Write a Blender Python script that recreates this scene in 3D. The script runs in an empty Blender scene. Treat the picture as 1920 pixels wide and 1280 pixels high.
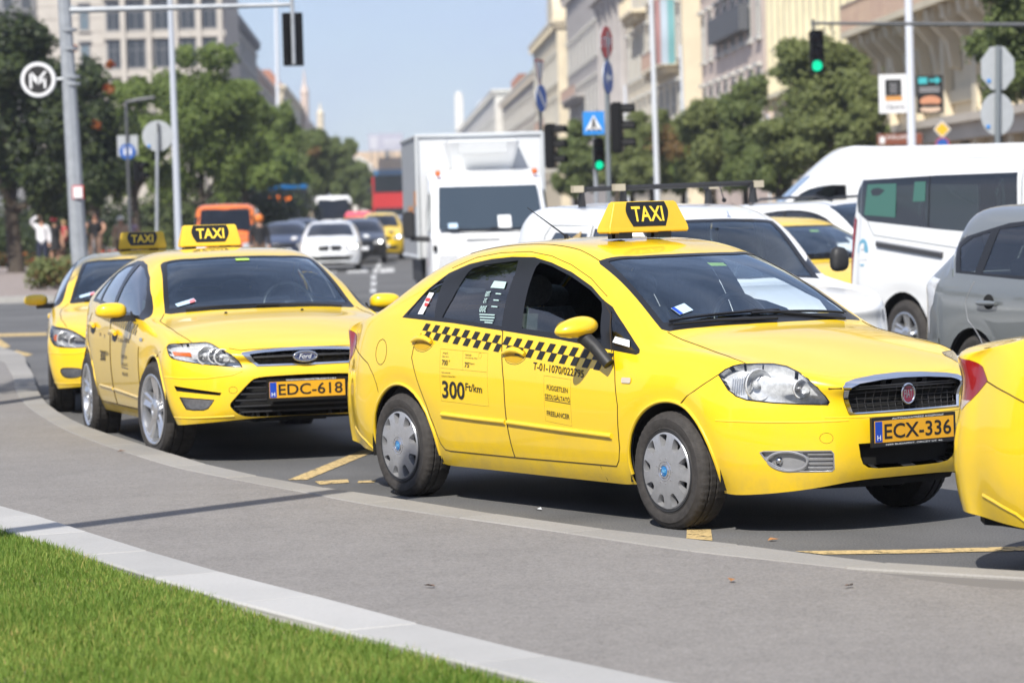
import bpy, bmesh, math, random
import numpy as np
from mathutils import Vector, Matrix
from mathutils.bvhtree import BVHTree
from mathutils.interpolate import poly_3d_calc
from mathutils.geometry import tessellate_polygon, delaunay_2d_cdt
R = math.radians
rnd = random.Random(7)
sc = bpy.context.scene
COL = sc.collection
# ---------------------------------------------------------------- camera, light, exposure
cam_d = bpy.data.cameras.new('camera')
cam = bpy.data.objects.new('camera', cam_d); COL.objects.link(cam); sc.camera = cam
cam_d.sensor_width = 36; cam_d.lens = 5600 / 1920 * 36
cam_d.clip_start = .2; cam_d.clip_end = 5000
cam.location = (0, 0, 1.65678)
cam.matrix_world = Matrix.Translation((0, 0, 1.65678)) @ Matrix.Rotation(R(90) - .04428, 4, 'X') @ Matrix.Rotation(-.02766, 4, 'Z')
cam_d.dof.use_dof = True; cam_d.dof.focus_distance = 15.6; cam_d.dof.aperture_fstop = 3.4; cam_d.dof.aperture_blades = 0
SUN_EL, SUN_AZ = 45, 20        # azimuth: degrees from straight behind the camera towards its left
world = bpy.data.worlds.new('World'); sc.world = world; world.use_nodes = True
wn = world.node_tree; bg = wn.nodes['Background']
sky = wn.nodes.new('ShaderNodeTexSky'); sky.sky_type = 'NISHITA'; sky.sun_disc = False
sky.sun_elevation = R(SUN_EL); sky.sun_rotation = R(180 + SUN_AZ)
sky.air_density = .85; sky.dust_density = .1; sky.ozone_density = 2.5; sky.altitude = 120
tcw = wn.nodes.new('ShaderNodeTexCoord'); mpw = wn.nodes.new('ShaderNodeMapping'); mpw.inputs['Scale'].default_value = (1, 1, 2.6)
nzw = wn.nodes.new('ShaderNodeTexNoise'); nzw.inputs['Scale'].default_value = 7; nzw.inputs['Detail'].default_value = 5; nzw.inputs['Roughness'].default_value = .55
rpw = wn.nodes.new('ShaderNodeMapRange'); rpw.inputs[1].default_value = .42; rpw.inputs[2].default_value = .72; rpw.inputs[3].default_value = .50; rpw.inputs[4].default_value = .85
mxw = wn.nodes.new('ShaderNodeMix'); mxw.data_type = 'RGBA'; mxw.inputs[7].default_value = (5.2, 6.2, 9.0, 1)
wn.links.new(tcw.outputs['Generated'], mpw.inputs[0]); wn.links.new(mpw.outputs[0], nzw.inputs['Vector'])
wn.links.new(nzw.outputs[0], rpw.inputs[0]); wn.links.new(rpw.outputs[0], mxw.inputs[0])
n2w = wn.nodes.new('ShaderNodeTexNoise'); n2w.inputs['Scale'].default_value = 3.4; n2w.inputs['Detail'].default_value = 6; n2w.inputs['Roughness'].default_value = .5
r2w = wn.nodes.new('ShaderNodeMapRange'); r2w.inputs[1].default_value = .50; r2w.inputs[2].default_value = .78; r2w.inputs[4].default_value = .75
m2w = wn.nodes.new('ShaderNodeMix'); m2w.data_type = 'RGBA'; m2w.inputs[7].default_value = (8.6, 8.6, 9.9, 1)
wn.links.new(mpw.outputs[0], n2w.inputs['Vector']); wn.links.new(n2w.outputs[0], r2w.inputs[0]); wn.links.new(r2w.outputs[0], m2w.inputs[0]); wn.links.new(mxw.outputs[2], m2w.inputs[6])
wn.links.new(sky.outputs[0], mxw.inputs[6]); wn.links.new(m2w.outputs[2], bg.inputs[0])
bg.inputs[1].default_value = .085
sun_d = bpy.data.lights.new('sun', 'SUN'); sun_d.energy = 5.0; sun_d.angle = R(.55); sun_d.color = (1, .955, .88)
sun = bpy.data.objects.new('sun', sun_d); COL.objects.link(sun)
sun.rotation_euler = (R(90 - SUN_EL), 0, -R(SUN_AZ)); sun.location = (0, -20, 30)
vs = sc.view_settings; vs.view_transform = 'Standard'; vs.look = 'None'; vs.gamma = 1; vs.exposure = .36; vs.use_curve_mapping = False
sc.render.engine = 'CYCLES'
sc.cycles.max_bounces = 9; sc.cycles.transparent_max_bounces = 16; sc.cycles.caustics_reflective = False; sc.cycles.caustics_refractive = False
sc.cycles.use_denoising = True; sc.cycles.sample_clamp_indirect = 6
# ---------------------------------------------------------------- materials
MATS = {}
def M(name, col=(.5, .5, .5), rough=.5, metal=0, coat=0, spec=.5, noise=0, scale=20, bump=0, bscale=None, emit=None, col2=None, alpha=None, obj=True, detail=6, stretch=None):
    if name in MATS: return MATS[name]
    m = bpy.data.materials.new(name); m.use_nodes = True; nt = m.node_tree; b = nt.nodes['Principled BSDF']
    b.inputs['Base Color'].default_value = (*col, 1); b.inputs['Roughness'].default_value = rough; b.inputs['Metallic'].default_value = metal
    b.inputs['Coat Weight'].default_value = coat; b.inputs['Coat Roughness'].default_value = .03; b.inputs['Specular IOR Level'].default_value = spec
    if emit: b.inputs['Emission Color'].default_value = (*emit[0], 1); b.inputs['Emission Strength'].default_value = emit[1]
    if noise or bump or col2:
        tc = nt.nodes.new('ShaderNodeTexCoord'); n = nt.nodes.new('ShaderNodeTexNoise')
        n.inputs['Scale'].default_value = scale; n.inputs['Detail'].default_value = detail; n.inputs['Roughness'].default_value = .62
        vec = tc.outputs['Object']
        if stretch:
            mp = nt.nodes.new('ShaderNodeMapping'); mp.inputs['Scale'].default_value = stretch; nt.links.new(vec, mp.inputs[0]); vec = mp.outputs[0]
        nt.links.new(vec, n.inputs['Vector'])
        c2 = col2 or tuple(min(1, c * (1 + noise)) for c in col); c1 = col if col2 else tuple(c * (1 - noise) for c in col)
        mx = nt.nodes.new('ShaderNodeMix'); mx.data_type = 'RGBA'; mx.inputs[6].default_value = (*c1, 1); mx.inputs[7].default_value = (*c2, 1)
        mr = nt.nodes.new('ShaderNodeMapRange'); mr.inputs[1].default_value = .32; mr.inputs[2].default_value = .68
        nt.links.new(n.outputs[0], mr.inputs[0]); nt.links.new(mr.outputs[0], mx.inputs[0]); nt.links.new(mx.outputs[2], b.inputs['Base Color'])
        if bump:
            bp = nt.nodes.new('ShaderNodeBump'); bp.inputs['Strength'].default_value = bump; bp.inputs['Distance'].default_value = .02
            src = n
            if bscale:
                src = nt.nodes.new('ShaderNodeTexNoise'); src.inputs['Scale'].default_value = bscale; src.inputs['Detail'].default_value = 4; nt.links.new(vec, src.inputs['Vector'])
            nt.links.new(src.outputs[0], bp.inputs['Height']); nt.links.new(bp.outputs[0], b.inputs['Normal'])
    MATS[name] = m; return m
def glass(name, tint, refl=1.0, rough=0.0, tintg=(1, 1, 1)):
    if name in MATS: return MATS[name]
    m = bpy.data.materials.new(name); m.use_nodes = True; nt = m.node_tree; nt.nodes.remove(nt.nodes['Principled BSDF'])
    t = nt.nodes.new('ShaderNodeBsdfTransparent'); t.inputs[0].default_value = (*tint, 1)
    g = nt.nodes.new('ShaderNodeBsdfGlossy'); g.inputs['Roughness'].default_value = rough; g.inputs[0].default_value = (*tintg, 1)
    f = nt.nodes.new('ShaderNodeFresnel'); f.inputs[0].default_value = 1.5
    ml = nt.nodes.new('ShaderNodeMath'); ml.operation = 'MULTIPLY'; ml.inputs[1].default_value = refl
    ad = nt.nodes.new('ShaderNodeMath'); ad.operation = 'ADD'; ad.inputs[1].default_value = .015; ad.use_clamp = True
    mx = nt.nodes.new('ShaderNodeMixShader')
    nt.links.new(f.outputs[0], ml.inputs[0]); nt.links.new(ml.outputs[0], ad.inputs[0]); nt.links.new(ad.outputs[0], mx.inputs[0])
    nt.links.new(t.outputs[0], mx.inputs[1]); nt.links.new(g.outputs[0], mx.inputs[2]); nt.links.new(mx.outputs[0], nt.nodes['Material Output'].inputs[0])
    MATS[name] = m; return m
# ---------------------------------------------------------------- mesh helpers
class MB:
    def __init__(s): s.v = []; s.f = []; s.m = []; s.cur = 0
    def add(s, vs, fs):
        o = len(s.v); s.v += [tuple(p) for p in vs]; s.f += [tuple(i + o for i in f) for f in fs]; s.m += [s.cur] * len(fs); return s
    def box(s, c, d, rz=0, taper=1, tx=None):
        x, y, z = (k / 2 for k in d); tx = taper if tx is None else tx
        p = [(-x, -y, -z), (x, -y, -z), (x, y, -z), (-x, y, -z), (-x * tx, -y * taper, z), (x * tx, -y * taper, z), (x * tx, y * taper, z), (-x * tx, y * taper, z)]
        ca, sa = math.cos(rz), math.sin(rz)
        return s.add([(c[0] + a * ca - b * sa, c[1] + a * sa + b * ca, c[2] + h) for a, b, h in p],
                     [(0, 3, 2, 1), (4, 5, 6, 7), (0, 1, 5, 4), (1, 2, 6, 5), (2, 3, 7, 6), (3, 0, 4, 7)])
    def b6(s, x0, x1, y0, y1, z0, z1): return s.box(((x0 + x1) / 2, (y0 + y1) / 2, (z0 + z1) / 2), (x1 - x0, y1 - y0, z1 - z0))
    def tube(s, pts, r, n=8, caps=True, closed=False):
        pts = [Vector(p) for p in pts]; N = len(pts); rs = r if isinstance(r, (list, tuple)) else [r] * N
        vs = []; up = None
        for i, p in enumerate(pts):
            a = pts[(i - 1) % N] if (closed or i > 0) else p; b = pts[(i + 1) % N] if (closed or i < N - 1) else p
            t = (b - a).normalized() if (b - a).length > 1e-9 else Vector((0, 0, 1))
            if up is None: up = Vector((0, 0, 1)) if abs(t.z) < .9 else Vector((1, 0, 0))
            u = (up - t * up.dot(t));
            if u.length < 1e-6: u = t.orthogonal()
            u.normalize(); w = t.cross(u); up = u
            vs += [p + (u * math.cos(2 * math.pi * k / n) + w * math.sin(2 * math.pi * k / n)) * rs[i] for k in range(n)]
        fs = [(i * n + k, i * n + (k + 1) % n, ((i + 1) % N) * n + (k + 1) % n, ((i + 1) % N) * n + k) for i in range(N if closed else N - 1) for k in range(n)]
        if caps and not closed: fs += [tuple(range(n))[::-1], tuple((N - 1) * n + k for k in range(n))]
        return s.add(vs, fs)
    def lathe(s, prof, axis='z', n=32, c=(0, 0, 0), a0=0, a1=2 * math.pi, caps=False):
        full = abs(a1 - a0 - 2 * math.pi) < 1e-6; m = n if full else n + 1; vs = []
        for k in range(m):
            a = a0 + (a1 - a0) * k / n; ca, sa = math.cos(a), math.sin(a)
            for r, h in prof:
                p = (r * ca, r * sa, h) if axis == 'z' else (r * ca, h, r * sa) if axis == 'y' else (h, r * ca, r * sa)
                vs.append((p[0] + c[0], p[1] + c[1], p[2] + c[2]))
        L = len(prof)
        fs = [(k * L + j, ((k + 1) % m) * L + j, ((k + 1) % m) * L + j + 1, k * L + j + 1) for k in range(n) for j in range(L - 1)]
        return s.add(vs, fs)
    def prism(s, poly, z0, z1, plane='xy'):
        n = len(poly); f = {'xy': lambda a, b, h: (a, b, h), 'xz': lambda a, b, h: (a, h, b), 'yz': lambda a, b, h: (h, a, b)}[plane]
        vs = [f(a, b, z0) for a, b in poly] + [f(a, b, z1) for a, b in poly]
        return s.add(vs, [tuple(range(n))[::-1], tuple(range(n, 2 * n))] + [(i, (i + 1) % n, (i + 1) % n + n, i + n) for i in range(n)])
    def quad(s, a, b, c, d): return s.add([a, b, c, d], [(0, 1, 2, 3)])
    def grid(s, P):
        r, c = len(P), len(P[0])
        return s.add([p for row in P for p in row], [(i * c + j, i * c + j + 1, (i + 1) * c + j + 1, (i + 1) * c + j) for i in range(r - 1) for j in range(c - 1)])
    def ball(s, c, r, n=12, m=8, sx=1, sy=1, sz=1):
        P = [[(c[0] + r * sx * math.sin(math.pi * i / m) * math.cos(2 * math.pi * k / n), c[1] + r * sy * math.sin(math.pi * i / m) * math.sin(2 * math.pi * k / n), c[2] + r * sz * math.cos(math.pi * i / m)) for k in range(n + 1)] for i in range(m + 1)]
        return s.grid(P)
    def mesh(s, name, mats, smooth=None, normals=True):
        me = bpy.data.meshes.new(name); me.from_pydata([tuple(p) for p in s.v], [], s.f)
        for m in (mats if isinstance(mats, (list, tuple)) else [mats]): me.materials.append(m)
        if any(s.m): me.polygons.foreach_set('material_index', s.m)
        if normals or smooth:
            bm = bmesh.new(); bm.from_mesh(me)
            if smooth: bmesh.ops.remove_doubles(bm, verts=bm.verts, dist=1e-5)
            if normals: bmesh.ops.recalc_face_normals(bm, faces=bm.faces)
            bm.to_mesh(me); bm.free()
        if smooth:
            me.shade_smooth(); me.set_sharp_from_angle(angle=R(smooth))
        me.update(); return me
    def build(s, name, mats, parent=None, smooth=None, loc=None, normals=True, **k):
        o = bpy.data.objects.new(name, s.mesh(name, mats, smooth, normals)); COL.objects.link(o)
        if parent: o.parent = parent
        if loc: o.location = loc
        for a, b in k.items(): o[a] = b
        return o
def thing(name, label, cat, loc=(0, 0, 0), rz=0, group=None):
    o = bpy.data.objects.new(name, None); COL.objects.link(o); o.location = loc; o.rotation_euler = (0, 0, rz); o.empty_display_size = .2
    return tag(o, label, cat, group)
def tag(o, label, cat, group=None):
    o['label'] = label; o['category'] = cat
    if group: o['group'] = group
    return o
def copy_tree(o, parent=None):
    c = o.copy(); COL.objects.link(c); c.parent = parent
    for ch in o.children: copy_tree(ch, c)
    return c
_txt = {}
def text_mesh(s, size=1.0, spacing=1.0, bold=0.0, sx=1.0, extr=0.0, res=3, shear=0):
    """outline text -> (verts2d/3d, faces), baseline left at the origin"""
    cu = bpy.data.curves.new('t', 'FONT'); cu.body = s; cu.size = size; cu.space_character = spacing; cu.offset = bold; cu.extrude = extr; cu.resolution_u = res; cu.shear = shear
    o = bpy.data.objects.new('t', cu); COL.objects.link(o)
    me = bpy.data.meshes.new_from_object(o.evaluated_get(bpy.context.evaluated_depsgraph_get()))
    V = [(v.co.x * sx, v.co.y, v.co.z) for v in me.vertices]; F = [tuple(p.vertices) for p in me.polygons]
    bpy.data.objects.remove(o); bpy.data.curves.remove(cu); bpy.data.meshes.remove(me); return V, F
def text_fit(s, x0, x1, y0, y1, bold=0.0, extr=0.0, shear=0):
    """text scaled so that its outline fills the rectangle"""
    V, F = text_mesh(s, 1, 1, bold, 1, extr, shear=shear)
    a = np.array(V); lo, hi = a.min(0), a.max(0); w = np.maximum(hi - lo, 1e-6)
    return [(x0 + (p[0] - lo[0]) / w[0] * (x1 - x0), y0 + (p[1] - lo[1]) / w[1] * (y1 - y0), p[2]) for p in V], F
def smooth_poly(P, n=3, closed=True):
    """Catmull-Rom through the points; a point given as (u, v, 1) stays a corner"""
    out = []; N = len(P)
    for i in range(N if closed else N - 1):
        p0, p1, p2, p3 = P[(i - 1) % N], P[i], P[(i + 1) % N], P[(i + 2) % N]
        if not closed:
            if i == 0: p0 = p1
            if i == N - 2: p3 = p2
        if len(p1) > 2: p0 = p1
        if len(p2) > 2: p3 = p2
        a, b, c, d = (np.array(q[:2], float) for q in (p0, p1, p2, p3))
        straight = len(p1) > 2 and len(p2) > 2
        for k in range(1 if straight else n):
            t = k / n; out.append(tuple(.5 * (2 * b + (c - a) * t + (2 * a - 5 * b + 4 * c - d) * t * t + (3 * b - a - 3 * c + d) * t ** 3)))
    if not closed: out.append(tuple(P[-1][:2]))
    return out
def in_poly(p, P):
    x, y = p; c = False; j = len(P) - 1
    for i in range(len(P)):
        xi, yi = P[i]; xj, yj = P[j]
        if (yi > y) != (yj > y) and x < (xj - xi) * (y - yi) / (yj - yi) + xi: c = not c
        j = i
    return c
# ---------------------------------------------------------------- car shells: control cage -> subdivision -> panels cut along outlines
def cage_points(S):
    xs = S['xs']; fc = 4; n_side = len(xs); rc = fc + n_side - 1; N = rc + fc; rows = S['rows']; K = len(rows) - 1
    kn = lambda k, x: float(np.interp(x, [a for a, b in sorted(k)], [b for a, b in sorted(k)])) if isinstance(k, list) else k
    rib = {}
    for k, r in enumerate(rows):
        for i in range(fc): rib[k, i] = (r['fx'][i], -S['fy'][i], r['fz'][i] if isinstance(r['fz'], list) else r['fz'])
        for i in range(n_side): rib[k, fc + i] = (xs[i], -kn(r['y'], xs[i]), kn(r['z'], xs[i]))
        for i in range(fc): rib[k, N - i] = (r['rx'][i], -S['ry'][i], r['rz'][i] if isinstance(r['rz'], list) else r['rz'])
    top = {}
    for i in range(n_side):
        gi = fc + i
        for j in range(fc + 1):
            if i == 0: top[gi, j] = rib[K, j]
            elif i == n_side - 1: top[gi, j] = rib[K, N - j]
            elif j == fc: top[gi, j] = rib[K, gi]
            else:
                x = xs[i]; ry, rz, cz, bow = kn(S['rail_y'], x), kn(S['rail_z'], x), kn(S['cz'], x), kn(S.get('bow', 0), x)
                e = rib[K, gi]
                if j == 0: p = (x + bow, 0, cz)
                elif j == 1: p = (x + bow * .72, -ry * .56, cz - (cz - rz) * .25)
                elif j == 2: p = (x, -ry, rz)
                else:
                    bl = kn(S.get('bulge', .03), x); p = (x, -(ry + (-e[1] - ry) * .54) - bl, rz + (e[2] - rz) * .5 + kn(S.get('bulgez', 0), x))
                top[gi, j] = p
    return rib, top, fc, rc, N, K
def car_surface(S, level=3, fit=6, relax=1.0):
    rib, top, fc, rc, N, K = cage_points(S)
    V = []; idx = {}
    def vid(p, side):
        q = (round(p[0], 6), round(p[1] * side, 6), round(p[2], 6)) if abs(p[1]) > 1e-9 else (round(p[0], 6), 0.0, round(p[2], 6))
        if q not in idx: idx[q] = len(V); V.append(q)
        return idx[q]
    F = []
    for sd in (1, -1):
        quads = [(rib[k, i], rib[k, i + 1], rib[k + 1, i + 1], rib[k + 1, i]) for k in range(K) for i in range(N)]
        quads += [(top[i, j], top[i, j + 1], top[i + 1, j + 1], top[i + 1, j]) for i in range(fc, rc) for j in range(fc)]
        for q in quads:
            f = [vid(p, sd) for p in q]
            F.append(f if sd == 1 else f[::-1])
    V = np.array(V); T = V.copy(); nV = len(V)
    E = {}
    for f in F:
        for a, b in zip(f, f[1:] + f[:1]): E.setdefault((min(a, b), max(a, b)), 0); E[min(a, b), max(a, b)] += 1
    bnd = [set() for _ in range(nV)]; nb = [set() for _ in range(nV)]; dg = [[] for _ in range(nV)]
    for (a, b), c in E.items():
        nb[a].add(b); nb[b].add(a)
        if c == 1: bnd[a].add(b); bnd[b].add(a)
    for f in F:
        for k in range(4): dg[f[k]].append(f[(k + 2) % 4])
    W = np.zeros((nV, nV))
    for v in range(nV):
        if bnd[v]:
            W[v, v] = 4 / 6
            for b in bnd[v]: W[v, b] += 1 / 6
        else:
            n = len(nb[v]); d = n * (n + 5); W[v, v] = n * n / d
            for b in nb[v]: W[v, b] += 4 / d
            for b in dg[v]: W[v, b] += 1 / d
    P = V.copy()
    for _ in range(fit): P = P + relax * (T - W @ P)
    me = bpy.data.meshes.new('cage'); me.from_pydata(P.tolist(), [], F)
    o = bpy.data.objects.new('cage', me); COL.objects.link(o)
    md = o.modifiers.new('s', 'SUBSURF'); md.levels = md.render_levels = level; md.boundary_smooth = 'ALL'
    dm = bpy.data.meshes.new_from_object(o.evaluated_get(bpy.context.evaluated_depsgraph_get()))
    bpy.data.objects.remove(o); bpy.data.meshes.remove(me)
    return dm
class Shell:
    """one half (y<=0) of a car skin, cut into named panels; panels are mirrored when built"""
    def __init__(s, S, level=3, disp=None, fit=6):
        dm = car_surface(S, level, fit); bm = bmesh.new(); bm.from_mesh(dm); bpy.data.meshes.remove(dm)
        if disp:
            bm.normal_update(); nn = [v.normal.copy() for v in bm.verts]
            for v, n in zip(bm.verts, nn): v.co += n * disp(v.co)
        bmesh.ops.recalc_face_normals(bm, faces=bm.faces); bm.normal_update()
        cz = sum((f.normal.z * f.calc_area() for f in bm.faces if f.calc_center_median().z > 1.2), 0.0)
        if cz < 0: bmesh.ops.reverse_faces(bm, faces=bm.faces); bm.normal_update()
        s.full_v = [v.co.copy() for v in bm.verts]; s.full_n = [v.normal.copy() for v in bm.verts]; s.full_f = [[v.index for v in f.verts] for f in bm.faces]
        s.bvh = BVHTree.FromPolygons(s.full_v, s.full_f)
        kill = [f for f in bm.faces if f.calc_center_median().y > 1e-5]; bmesh.ops.delete(bm, geom=kill, context='FACES')
        s.bm = bm; s.lay = bm.faces.layers.int.new('reg'); s.names = ['body']
    @staticmethod
    def dirs(a):
        a = R(a); return Vector((math.cos(a), math.sin(a), 0)), Vector((-math.sin(a), math.cos(a), 0))
    def cut(s, name, a, poly, over=('body',), mind=.05, span=None):
        """a: view direction (deg, 0 front, -90 right side) or 'T' for from above; poly in (u, v)"""
        if a == 'T': D = Vector((0, 0, 1)); uv = lambda p: (p.x, p.y)
        else: D, U = s.dirs(a); uv = lambda p: (p.dot(U), p.z)
        if name not in s.names: s.names.append(name)
        rid = s.names.index(name); ok = {s.names.index(n) for n in over if n in s.names}
        us = [p[0] for p in poly]; ws = [p[1] for p in poly]; bb = (min(us) - .01, max(us) + .01, min(ws) - .01, max(ws) + .01)
        bm = s.bm; bm.normal_update()
        def box(f):
            q = [uv(v.co) for v in f.verts]; x = [c[0] for c in q]; y = [c[1] for c in q]; return min(x), max(x), min(y), max(y)
        cand = {}
        for f in bm.faces:
            if f[s.lay] in ok and f.normal.dot(D) > mind:
                b = box(f)
                if b[1] > bb[0] and b[0] < bb[1] and b[3] > bb[2] and b[2] < bb[3] and (span is None or span(f.calc_center_median())): cand[f] = b
        n = len(poly)
        for i in range(n):
            p, q = poly[i], poly[(i + 1) % n]
            if math.hypot(q[0] - p[0], q[1] - p[1]) < 1e-6: continue
            x0, x1, y0, y1 = min(p[0], q[0]) - 1e-4, max(p[0], q[0]) + 1e-4, min(p[1], q[1]) - 1e-4, max(p[1], q[1]) + 1e-4
            sel = [f for f, b in cand.items() if b[1] > x0 and b[0] < x1 and b[3] > y0 and b[2] < y1]
            if not sel: continue
            du, dv = q[0] - p[0], q[1] - p[1]
            if a == 'T': co = Vector((p[0], p[1], 0)); no = Vector((-dv, du, 0))
            else: co = U * p[0] + Vector((0, 0, p[1])); no = U * -dv + Vector((0, 0, du))
            geom = set(sel)
            for f in sel: geom.update(f.edges); geom.update(f.verts)
            for f in sel: cand.pop(f)
            r = bmesh.ops.bisect_plane(bm, geom=list(geom), plane_co=co, plane_no=no.normalized(), dist=1e-5)
            for f in {g for g in r['geom'] if isinstance(g, bmesh.types.BMFace)} | {f for f in sel if f.is_valid}: cand[f] = box(f)
        for f in cand:
            if f.is_valid and f[s.lay] in ok and in_poly(uv(f.calc_center_median()), poly): f[s.lay] = rid
    def normal_at(s, p):
        co, n, i, d = s.bvh.find_nearest(p)
        f = s.full_f[i]; w = poly_3d_calc([s.full_v[k] for k in f], co)
        r = Vector((0, 0, 0))
        for k, ww in zip(f, w): r += s.full_n[k] * ww
        return r.normalized()
    def panel(s, name, mat, obj, parent, mode='both', off=0, wall=False):
        """mode: both = one object per side, weld = one object across the centre line"""
        rid = s.names.index(name); idx = {}; V = []; F = []
        for f in s.bm.faces:
            if f[s.lay] != rid: continue
            g = []
            for v in f.verts:
                if v not in idx: idx[v] = len(V); V.append(v.co.copy())
                g.append(idx[v])
            F.append(g)
        if not F: print('EMPTY PANEL', name); return []
        Nn = [s.normal_at(p) for p in V]; out = []
        P = [p + n * off for p, n in zip(V, Nn)]
        if wall:
            ec = {}
            for g in F:
                for a, b in zip(g, g[1:] + g[:1]): ec[(min(a, b), max(a, b))] = ec.get((min(a, b), max(a, b)), 0) + 1
            be = [(a, b) for (a, b), c in ec.items() if c == 1 and not (abs(V[a].y) < 1e-4 and abs(V[b].y) < 1e-4)]; cen = sum(V, Vector()) / len(V)
            for a, b in be:
                o = len(V); q = [V[a], V[b], V[b] , V[a]]; nn = (V[b] - V[a]).cross(Nn[a]).normalized()
                if nn.dot(cen - V[a]) < 0: nn = -nn
                V += q; P += [V[a].copy(), V[b].copy(), P[b].copy(), P[a].copy()]; Nn += [nn] * 4; F.append([o, o + 1, o + 2, o + 3])
        def mk(P, F, Nn):
            me = bpy.data.meshes.new(obj); me.from_pydata([tuple(p) for p in P], [], F); me.materials.append(mat)
            me.shade_smooth(); me.normals_split_custom_set_from_vertices([tuple(n) for n in Nn]); me.update()
            o = bpy.data.objects.new(obj, me); COL.objects.link(o); o.parent = parent; out.append(o)
        mir = lambda L: [Vector((p.x, -p.y, p.z)) for p in L]; FR = [g[::-1] for g in F]
        if mode == 'both': mk(P, F, Nn); mk(mir(P), FR, mir(Nn))
        elif mode == 'right': mk(P, F, Nn)
        else:
            nP = len(P); mp = {}; P2 = list(P); N2 = list(Nn)
            for i in range(nP):
                if abs(V[i].y) < 1e-4: mp[i] = i; P2[i] = Vector((P[i].x, 0, P[i].z)); N2[i] = Vector((Nn[i].x, 0, Nn[i].z)).normalized()
                else: mp[i] = len(P2); P2.append(mir([P[i]])[0]); N2.append(mir([Nn[i]])[0])
            mk(P2, F + [[mp[i] for i in g] for g in FR], N2)
        return out
    def hit(s, a, u, v, off=.002):
        """point on the skin seen from direction a at (u, v)"""
        if a == 'T': o = Vector((u, v, 5)); D = Vector((0, 0, 1))
        else: D, U = s.dirs(a); o = D * 6 + U * u + Vector((0, 0, v))
        h = s.bvh.ray_cast(o, -D)
        if h[0] is None:
            co, n, i, d = s.bvh.find_nearest(o - D * 5); return co
        return h[0] + s.normal_at(h[0]) * off
    def line(s, mb, a, pts, r=.003, off=0.0, n=5, both=True, step=.04):
        """a seam, bead or trim strip that follows the skin"""
        q = []
        for i in range(len(pts) - 1):
            L = math.hypot(pts[i + 1][0] - pts[i][0], pts[i + 1][1] - pts[i][1]); m = max(1, int(L / step))
            q += [(pts[i][0] + (pts[i + 1][0] - pts[i][0]) * k / m, pts[i][1] + (pts[i + 1][1] - pts[i][1]) * k / m) for k in range(m)]
        q.append(pts[-1]); P = [s.hit(a, u, v, off) for u, v in q]
        mb.tube(P, r, n)
        if both: mb.tube([(p.x, -p.y, p.z) for p in P], r, n)
    def decal(s, mb, a, V, F, off=.003, mirror_copy=False, flip=False):
        """flat outline (u, v) laid on the skin; flip: u runs from right to left as seen"""
        P = [s.hit(a, p[0], p[1], off) for p in V]
        mb.add(P, F)
        if mirror_copy: mb.add([(p.x, -p.y, p.z) for p in P], F)
# ---------------------------------------------------------------- shared car materials and parts
def road_dust(mat, col=(.30, .24, .13), top=.62, amt=.5):
    nt = mat.node_tree; b = nt.nodes['Principled BSDF']; src = b.inputs['Base Color'].links[0].from_socket; tc = nt.nodes['Texture Coordinate']
    n = nt.nodes.new('ShaderNodeTexNoise'); n.inputs['Scale'].default_value = 6; n.inputs['Detail'].default_value = 9; n.inputs['Roughness'].default_value = .7
    s = nt.nodes.new('ShaderNodeSeparateXYZ'); z = nt.nodes.new('ShaderNodeMapRange'); z.inputs[1].default_value = top; z.inputs[2].default_value = .2; z.inputs[3].default_value = .02; z.inputs[4].default_value = 1
    q = nt.nodes.new('ShaderNodeMapRange'); q.inputs[1].default_value = .35; q.inputs[2].default_value = .75; q.inputs[4].default_value = amt
    m = nt.nodes.new('ShaderNodeMath'); m.operation = 'MULTIPLY'; x = nt.nodes.new('ShaderNodeMix'); x.data_type = 'RGBA'; x.inputs[7].default_value = (*col, 1)
    nt.links.new(tc.outputs['Object'], n.inputs['Vector']); nt.links.new(tc.outputs['Object'], s.inputs[0]); nt.links.new(s.outputs[2], z.inputs[0]); nt.links.new(n.outputs[0], q.inputs[0]); nt.links.new(z.outputs[0], m.inputs[0]); nt.links.new(q.outputs[0], m.inputs[1])
    nt.links.new(m.outputs[0], x.inputs[0]); nt.links.new(src, x.inputs[6]); nt.links.new(x.outputs[2], b.inputs['Base Color'])
    r = nt.nodes.new('ShaderNodeMapRange'); r.inputs[3].default_value = b.inputs['Coat Weight'].default_value; r.inputs[4].default_value = .1; nt.links.new(m.outputs[0], r.inputs[0]); nt.links.new(r.outputs[0], b.inputs['Coat Weight'])
    c = nt.nodes.new('ShaderNodeMapRange'); c.inputs[1].default_value = .4; c.inputs[2].default_value = .8; c.inputs[3].default_value = .02; c.inputs[4].default_value = .11; nt.links.new(n.outputs[0], c.inputs[0]); nt.links.new(c.outputs[0], b.inputs['Coat Roughness'])
MY = M('yellow_paint', (.87, .58, .006), .38, coat=1, noise=.02, scale=3)
road_dust(MY)
MBLK = M('black_trim', (.012, .012, .013), .3); MPLA = M('black_plastic', (.022, .022, .023), .55, noise=.2, scale=60)
MGAP = M('panel_gap', (.035, .02, .004), .8); MINT = M('interior_cloth', (.055, .055, .06), .9, noise=.3, scale=80)
MDASH = M('dashboard_plastic', (.06, .062, .068), .6, bump=.1, scale=150); MCHR = M('chrome', (.82, .83, .85), .08, 1)
MSIL = M('silver_plastic', (.42, .425, .44), .33, .55, noise=.08, scale=30); MRUB = M('tyre_rubber', (.038, .034, .031), .8, noise=.3, scale=25, bump=.2, bscale=120)
MALU = M('alloy', (.62, .63, .65), .25, .85); MDRK = M('wheel_well', (.008, .008, .008), .95); MSTL = M('dark_steel', (.05, .05, .052), .6, .6)
MREF = M('lamp_reflector', (.80, .81, .82), .22, .35, noise=.22, scale=45); MLENS = glass('lamp_lens', (.97, .98, .99), 1.3)
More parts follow.
